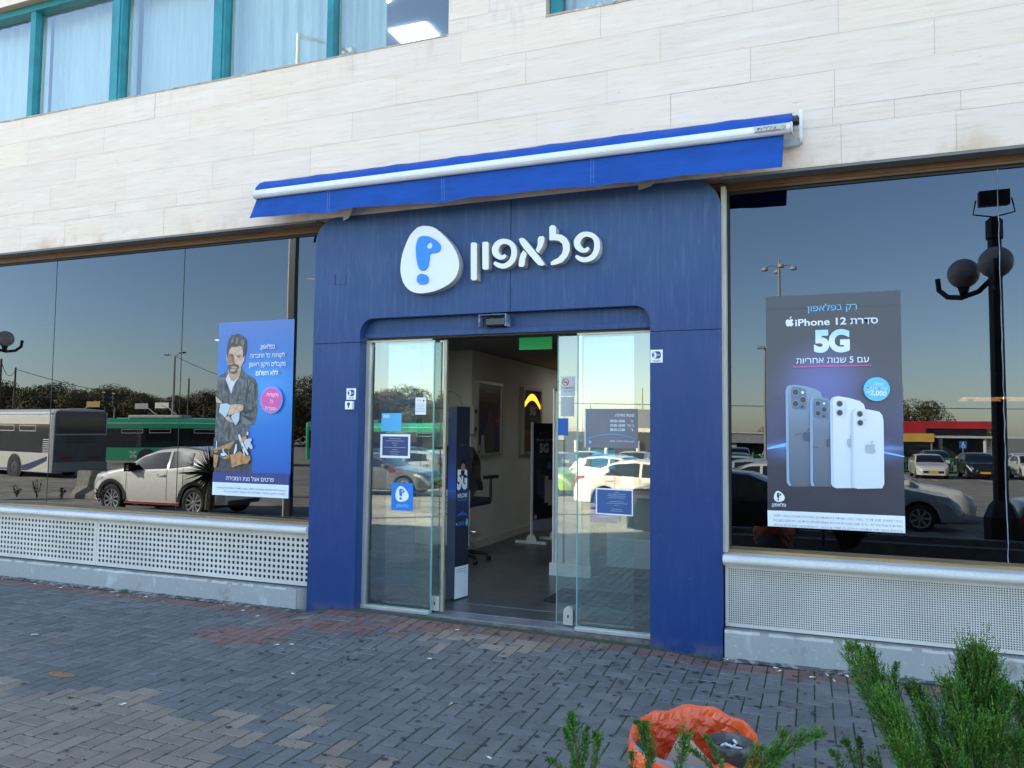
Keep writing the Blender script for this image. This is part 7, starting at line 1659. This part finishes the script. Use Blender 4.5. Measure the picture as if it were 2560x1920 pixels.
# ------------------------------------------------------------------ junipers in the planter right in front of the camera
plt = thing('planter', 'low concrete planter holding the junipers', 'planter', (.6, -4.35, 0))
for a in ((-1.3, 3.4, -4.78, -4.70), (-1.3, 3.4, -3.98, -3.90), (-1.3, -1.22, -4.70, -3.98), (3.32, 3.4, -4.70, -3.98)): MB().bbox(a[0], a[1], a[2], a[3], -.01, .34, .01).build('planter_wall', mat('planter_concrete', (.30, .30, .29), .9, var=.2, vs=4), plt)
MB().box(-1.219, 3.319, -4.699, -3.981, 0, .28).build('soil', bpy.data.materials['dry_soil'], plt)
M_JUN = mat('juniper_scale_leaf', (.05, .13, .03), .55, attr=True, spec=.35); M_TWIG = mat('juniper_twig', (.11, .07, .04), .9)
PLUMES = {
    'right': [
        ([0.382, -3.52, 1.078], [0.382, -3.534, 0.946], [0.368, -3.556, 0.71], 0.062),
        ([0.353, -3.509, 1.054], [0.366, -3.516, 0.918], [0.359, -3.56, 0.719], 0.051),
        ([0.414, -3.529, 1.066], [0.407, -3.533, 0.92], [0.382, -3.551, 0.71], 0.048),
        ([0.305, -3.6, 1.01], [0.33, -3.604, 0.895], [0.34, -3.621, 0.724], 0.051),
        ([0.44, -3.46, 0.991], [0.427, -3.489, 0.868], [0.396, -3.545, 0.7], 0.046),
        ([0.451, -3.542, 0.995], [0.417, -3.572, 0.915], [0.387, -3.593, 0.739], 0.035),
        ([0.493, -3.415, 0.948], [0.498, -3.438, 0.831], [0.46, -3.518, 0.671], 0.046),
        ([0.523, -3.461, 1.011], [0.508, -3.512, 0.869], [0.474, -3.567, 0.697], 0.054),
        ([0.083, -3.604, 1.079], [0.138, -3.639, 0.947], [0.256, -3.689, 0.756], 0.04),
        ([0.104, -3.574, 1.072], [0.163, -3.596, 0.926], [0.269, -3.65, 0.733], 0.037),
        ([0.135, -3.54, 1.056], [0.166, -3.564, 0.946], [0.24, -3.609, 0.758], 0.035),
        ([0.206, -3.477, 1.008], [0.197, -3.529, 0.919], [0.239, -3.608, 0.738], 0.023),
        ([0.224, -3.466, 0.95], [0.264, -3.5, 0.889], [0.317, -3.557, 0.749], 0.025),
        ([0.246, -3.513, 0.97], [0.276, -3.548, 0.867], [0.31, -3.601, 0.728], 0.039),
        ([0.168, -3.757, 0.961], [0.208, -3.758, 0.886], [0.262, -3.761, 0.744], 0.048),
        ([0.245, -3.674, 0.963], [0.27, -3.69, 0.87], [0.293, -3.716, 0.73], 0.045),
        ([0.151, -3.712, 0.986], [0.187, -3.726, 0.916], [0.25, -3.735, 0.775], 0.042),
        ([0.166, -3.864, 0.936], [0.206, -3.844, 0.866], [0.254, -3.817, 0.743], 0.044),
        ([0.32, -3.697, 0.948], [0.337, -3.707, 0.869], [0.338, -3.73, 0.736], 0.048),
        ([0.395, -3.668, 0.945], [0.389, -3.687, 0.869], [0.364, -3.721, 0.736], 0.044),
        ([0.426, -3.709, 0.928], [0.433, -3.701, 0.855], [0.407, -3.736, 0.734], 0.042),
        ([0.273, -3.821, 0.92], [0.297, -3.808, 0.849], [0.312, -3.794, 0.735], 0.041),
    ],
    'low': [
        ([0.101, -3.67, 0.869], [0.104, -3.666, 0.825], [0.114, -3.678, 0.736], 0.01),
        ([0.064, -3.739, 0.878], [0.082, -3.729, 0.836], [0.106, -3.746, 0.745], 0.019),
        ([0.119, -3.77, 0.858], [0.131, -3.763, 0.821], [0.139, -3.755, 0.746], 0.022),
        ([0.037, -3.748, 0.855], [0.063, -3.757, 0.816], [0.104, -3.768, 0.736], 0.015),
    ],
    'middle': [
        ([0.02, -3.867, 0.936], [-0.053, -3.916, 0.914], [-0.14, -3.978, 0.853], 0.023),
        ([-0.065, -3.9, 0.936], [-0.083, -3.926, 0.899], [-0.123, -3.971, 0.845], 0.025),
        ([-0.357, -4.048, 0.969], [-0.345, -4.062, 0.917], [-0.326, -4.07, 0.825], 0.021),
        ([-0.378, -4.034, 0.961], [-0.355, -4.045, 0.931], [-0.332, -4.073, 0.834], 0.009),
        ([-0.264, -4.01, 0.939], [-0.275, -4.034, 0.909], [-0.277, -4.051, 0.835], 0.021),
        ([-0.23, -3.997, 0.94], [-0.205, -4.007, 0.91], [-0.171, -4.01, 0.836], 0.008),
        ([-0.269, -4.033, 0.922], [-0.23, -4.016, 0.896], [-0.163, -4.007, 0.831], 0.007),
        ([-0.114, -3.972, 0.924], [-0.131, -3.976, 0.88], [-0.155, -4.003, 0.819], 0.021),
    ],
    'left': [
        ([-0.518, -4.079, 0.972], [-0.502, -4.091, 0.921], [-0.486, -4.111, 0.823], 0.022),
        ([-0.537, -4.062, 0.934], [-0.513, -4.083, 0.894], [-0.49, -4.112, 0.823], 0.013),
        ([-0.483, -4.064, 0.943], [-0.484, -4.082, 0.899], [-0.482, -4.108, 0.814], 0.013),
        ([-0.468, -4.046, 0.927], [-0.461, -4.062, 0.89], [-0.47, -4.104, 0.814], 0.016),
        ([-0.568, -4.092, 0.87], [-0.536, -4.1, 0.858], [-0.503, -4.116, 0.814], 0.009),
        ([-0.391, -4.024, 0.884], [-0.385, -4.041, 0.86], [-0.379, -4.068, 0.807], 0.013),
    ],
}

def plume(lf, tw, tip, mid, base, hw_, rg, dens=1.0, tint=0.0):
    tip, mid, base = Vector(tip), Vector(mid), Vector(base)
    def bez(t): return tip*(1-t)*(1-t)+mid*2*t*(1-t)*1.0+base*t*t
    mid2 = mid*2-(tip+base)*.5
    def cur(t): return tip*(1-t)*(1-t)+mid2*2*t*(1-t)+base*t*t
    L_ = (tip-mid).length+(mid-base).length
    tw.tube([cur(t/8) for t in range(9)], [.0010+.0032*t/8 for t in range(9)], 5, caps=False)
    nb_ = int(L_*1000*dens*(.4+hw_*16))
    for k in range(nb_):
        t = rg.random()**.85; p = cur(t); ax = (cur(max(0, t-.03))-cur(min(1, t+.03))).normalized()
        u = Vector((rg.gauss(0, 1), rg.gauss(0, 1), rg.gauss(0, 1))); u = (u-ax*u.dot(ax)).normalized()
        wd_ = hw_*min(1, .13+t*1.9)*rg.uniform(.55, 1.15); ang = rg.uniform(.34, .80)
        d = (ax*math.cos(ang)+u*math.sin(ang)+Vector((0, 0, .12))).normalized(); ln = wd_/math.sin(ang)
        q0 = p; n_ = max(4, int(ln/.0042)); bright = rg.uniform(.5, 1.3); dead = rg.random() < .035
        side = d.cross(Vector((rg.gauss(0, 1), rg.gauss(0, 1), rg.gauss(0, 1)))).normalized()
        for i in range(n_):
            f = (i+1)/n_
            if f < .22: continue
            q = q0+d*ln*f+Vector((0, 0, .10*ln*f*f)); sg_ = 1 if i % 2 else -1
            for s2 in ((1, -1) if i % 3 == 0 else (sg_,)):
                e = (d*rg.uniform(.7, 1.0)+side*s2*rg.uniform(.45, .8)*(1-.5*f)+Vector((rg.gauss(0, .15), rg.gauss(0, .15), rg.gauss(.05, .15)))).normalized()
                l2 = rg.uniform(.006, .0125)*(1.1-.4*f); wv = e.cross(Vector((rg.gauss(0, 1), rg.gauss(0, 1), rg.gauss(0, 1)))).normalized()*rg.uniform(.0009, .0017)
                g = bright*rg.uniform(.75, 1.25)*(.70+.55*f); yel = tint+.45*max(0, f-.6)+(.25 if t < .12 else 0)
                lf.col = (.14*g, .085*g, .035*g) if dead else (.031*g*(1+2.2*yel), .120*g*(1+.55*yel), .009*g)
                lf.add([q, q+e*l2*.45+wv, q+e*l2, q+e*l2*.45-wv], [(0,1,2,3)])
jl = {'right': ('big green juniper at the lower right with a long arm leaning left', 1.0), 'low': ('small dark juniper sprigs just left of the big juniper', .9), 'middle': ('juniper sprigs in front of the orange bin bag', 1.0), 'left': ('bushy juniper sprigs left of the orange bin', 1.0)}
for key, (lab_, dn) in jl.items():
    rg = random.Random(hash(key) % 1 + len(key)*7); lf, tw = MB(), MB(); pls = PLUMES[key]
    bx = sum(p[2][0] for p in pls)/len(pls); by = sum(p[2][1] for p in pls)/len(pls)
    for i, (a, b, c, w) in enumerate(pls):
        plume(lf, tw, a, b, c, w*(.92 if key == 'right' else .9), rg, dn*(1.0 if key == 'right' else 1.25), tint=rg.uniform(0, .35))
        root = Vector((bx+(c[0]-bx)*.25, by+(c[1]-by)*.25, .27)); c = Vector(c)
        tw.tube([c, (c+root)*.5+Vector((0, 0, -.03)), root], [.004, .007, .010], 6, caps=False)
    if key == 'right':                                   # lower skirts of the bush, below the picture
        for q in range(26):
            a = rg.uniform(0, 6.28); rr_ = rg.uniform(.05, .30); cx_, cy_ = bx+.05, by-.02
            plume(lf, tw, (cx_+rr_*math.cos(a)*1.3, cy_+rr_*math.sin(a), rg.uniform(.55, .78)), (cx_+rr_*.7*math.cos(a), cy_+rr_*.7*math.sin(a), .48), (cx_+.05*math.cos(a), cy_+.05*math.sin(a), .28), .05, rg, .5)
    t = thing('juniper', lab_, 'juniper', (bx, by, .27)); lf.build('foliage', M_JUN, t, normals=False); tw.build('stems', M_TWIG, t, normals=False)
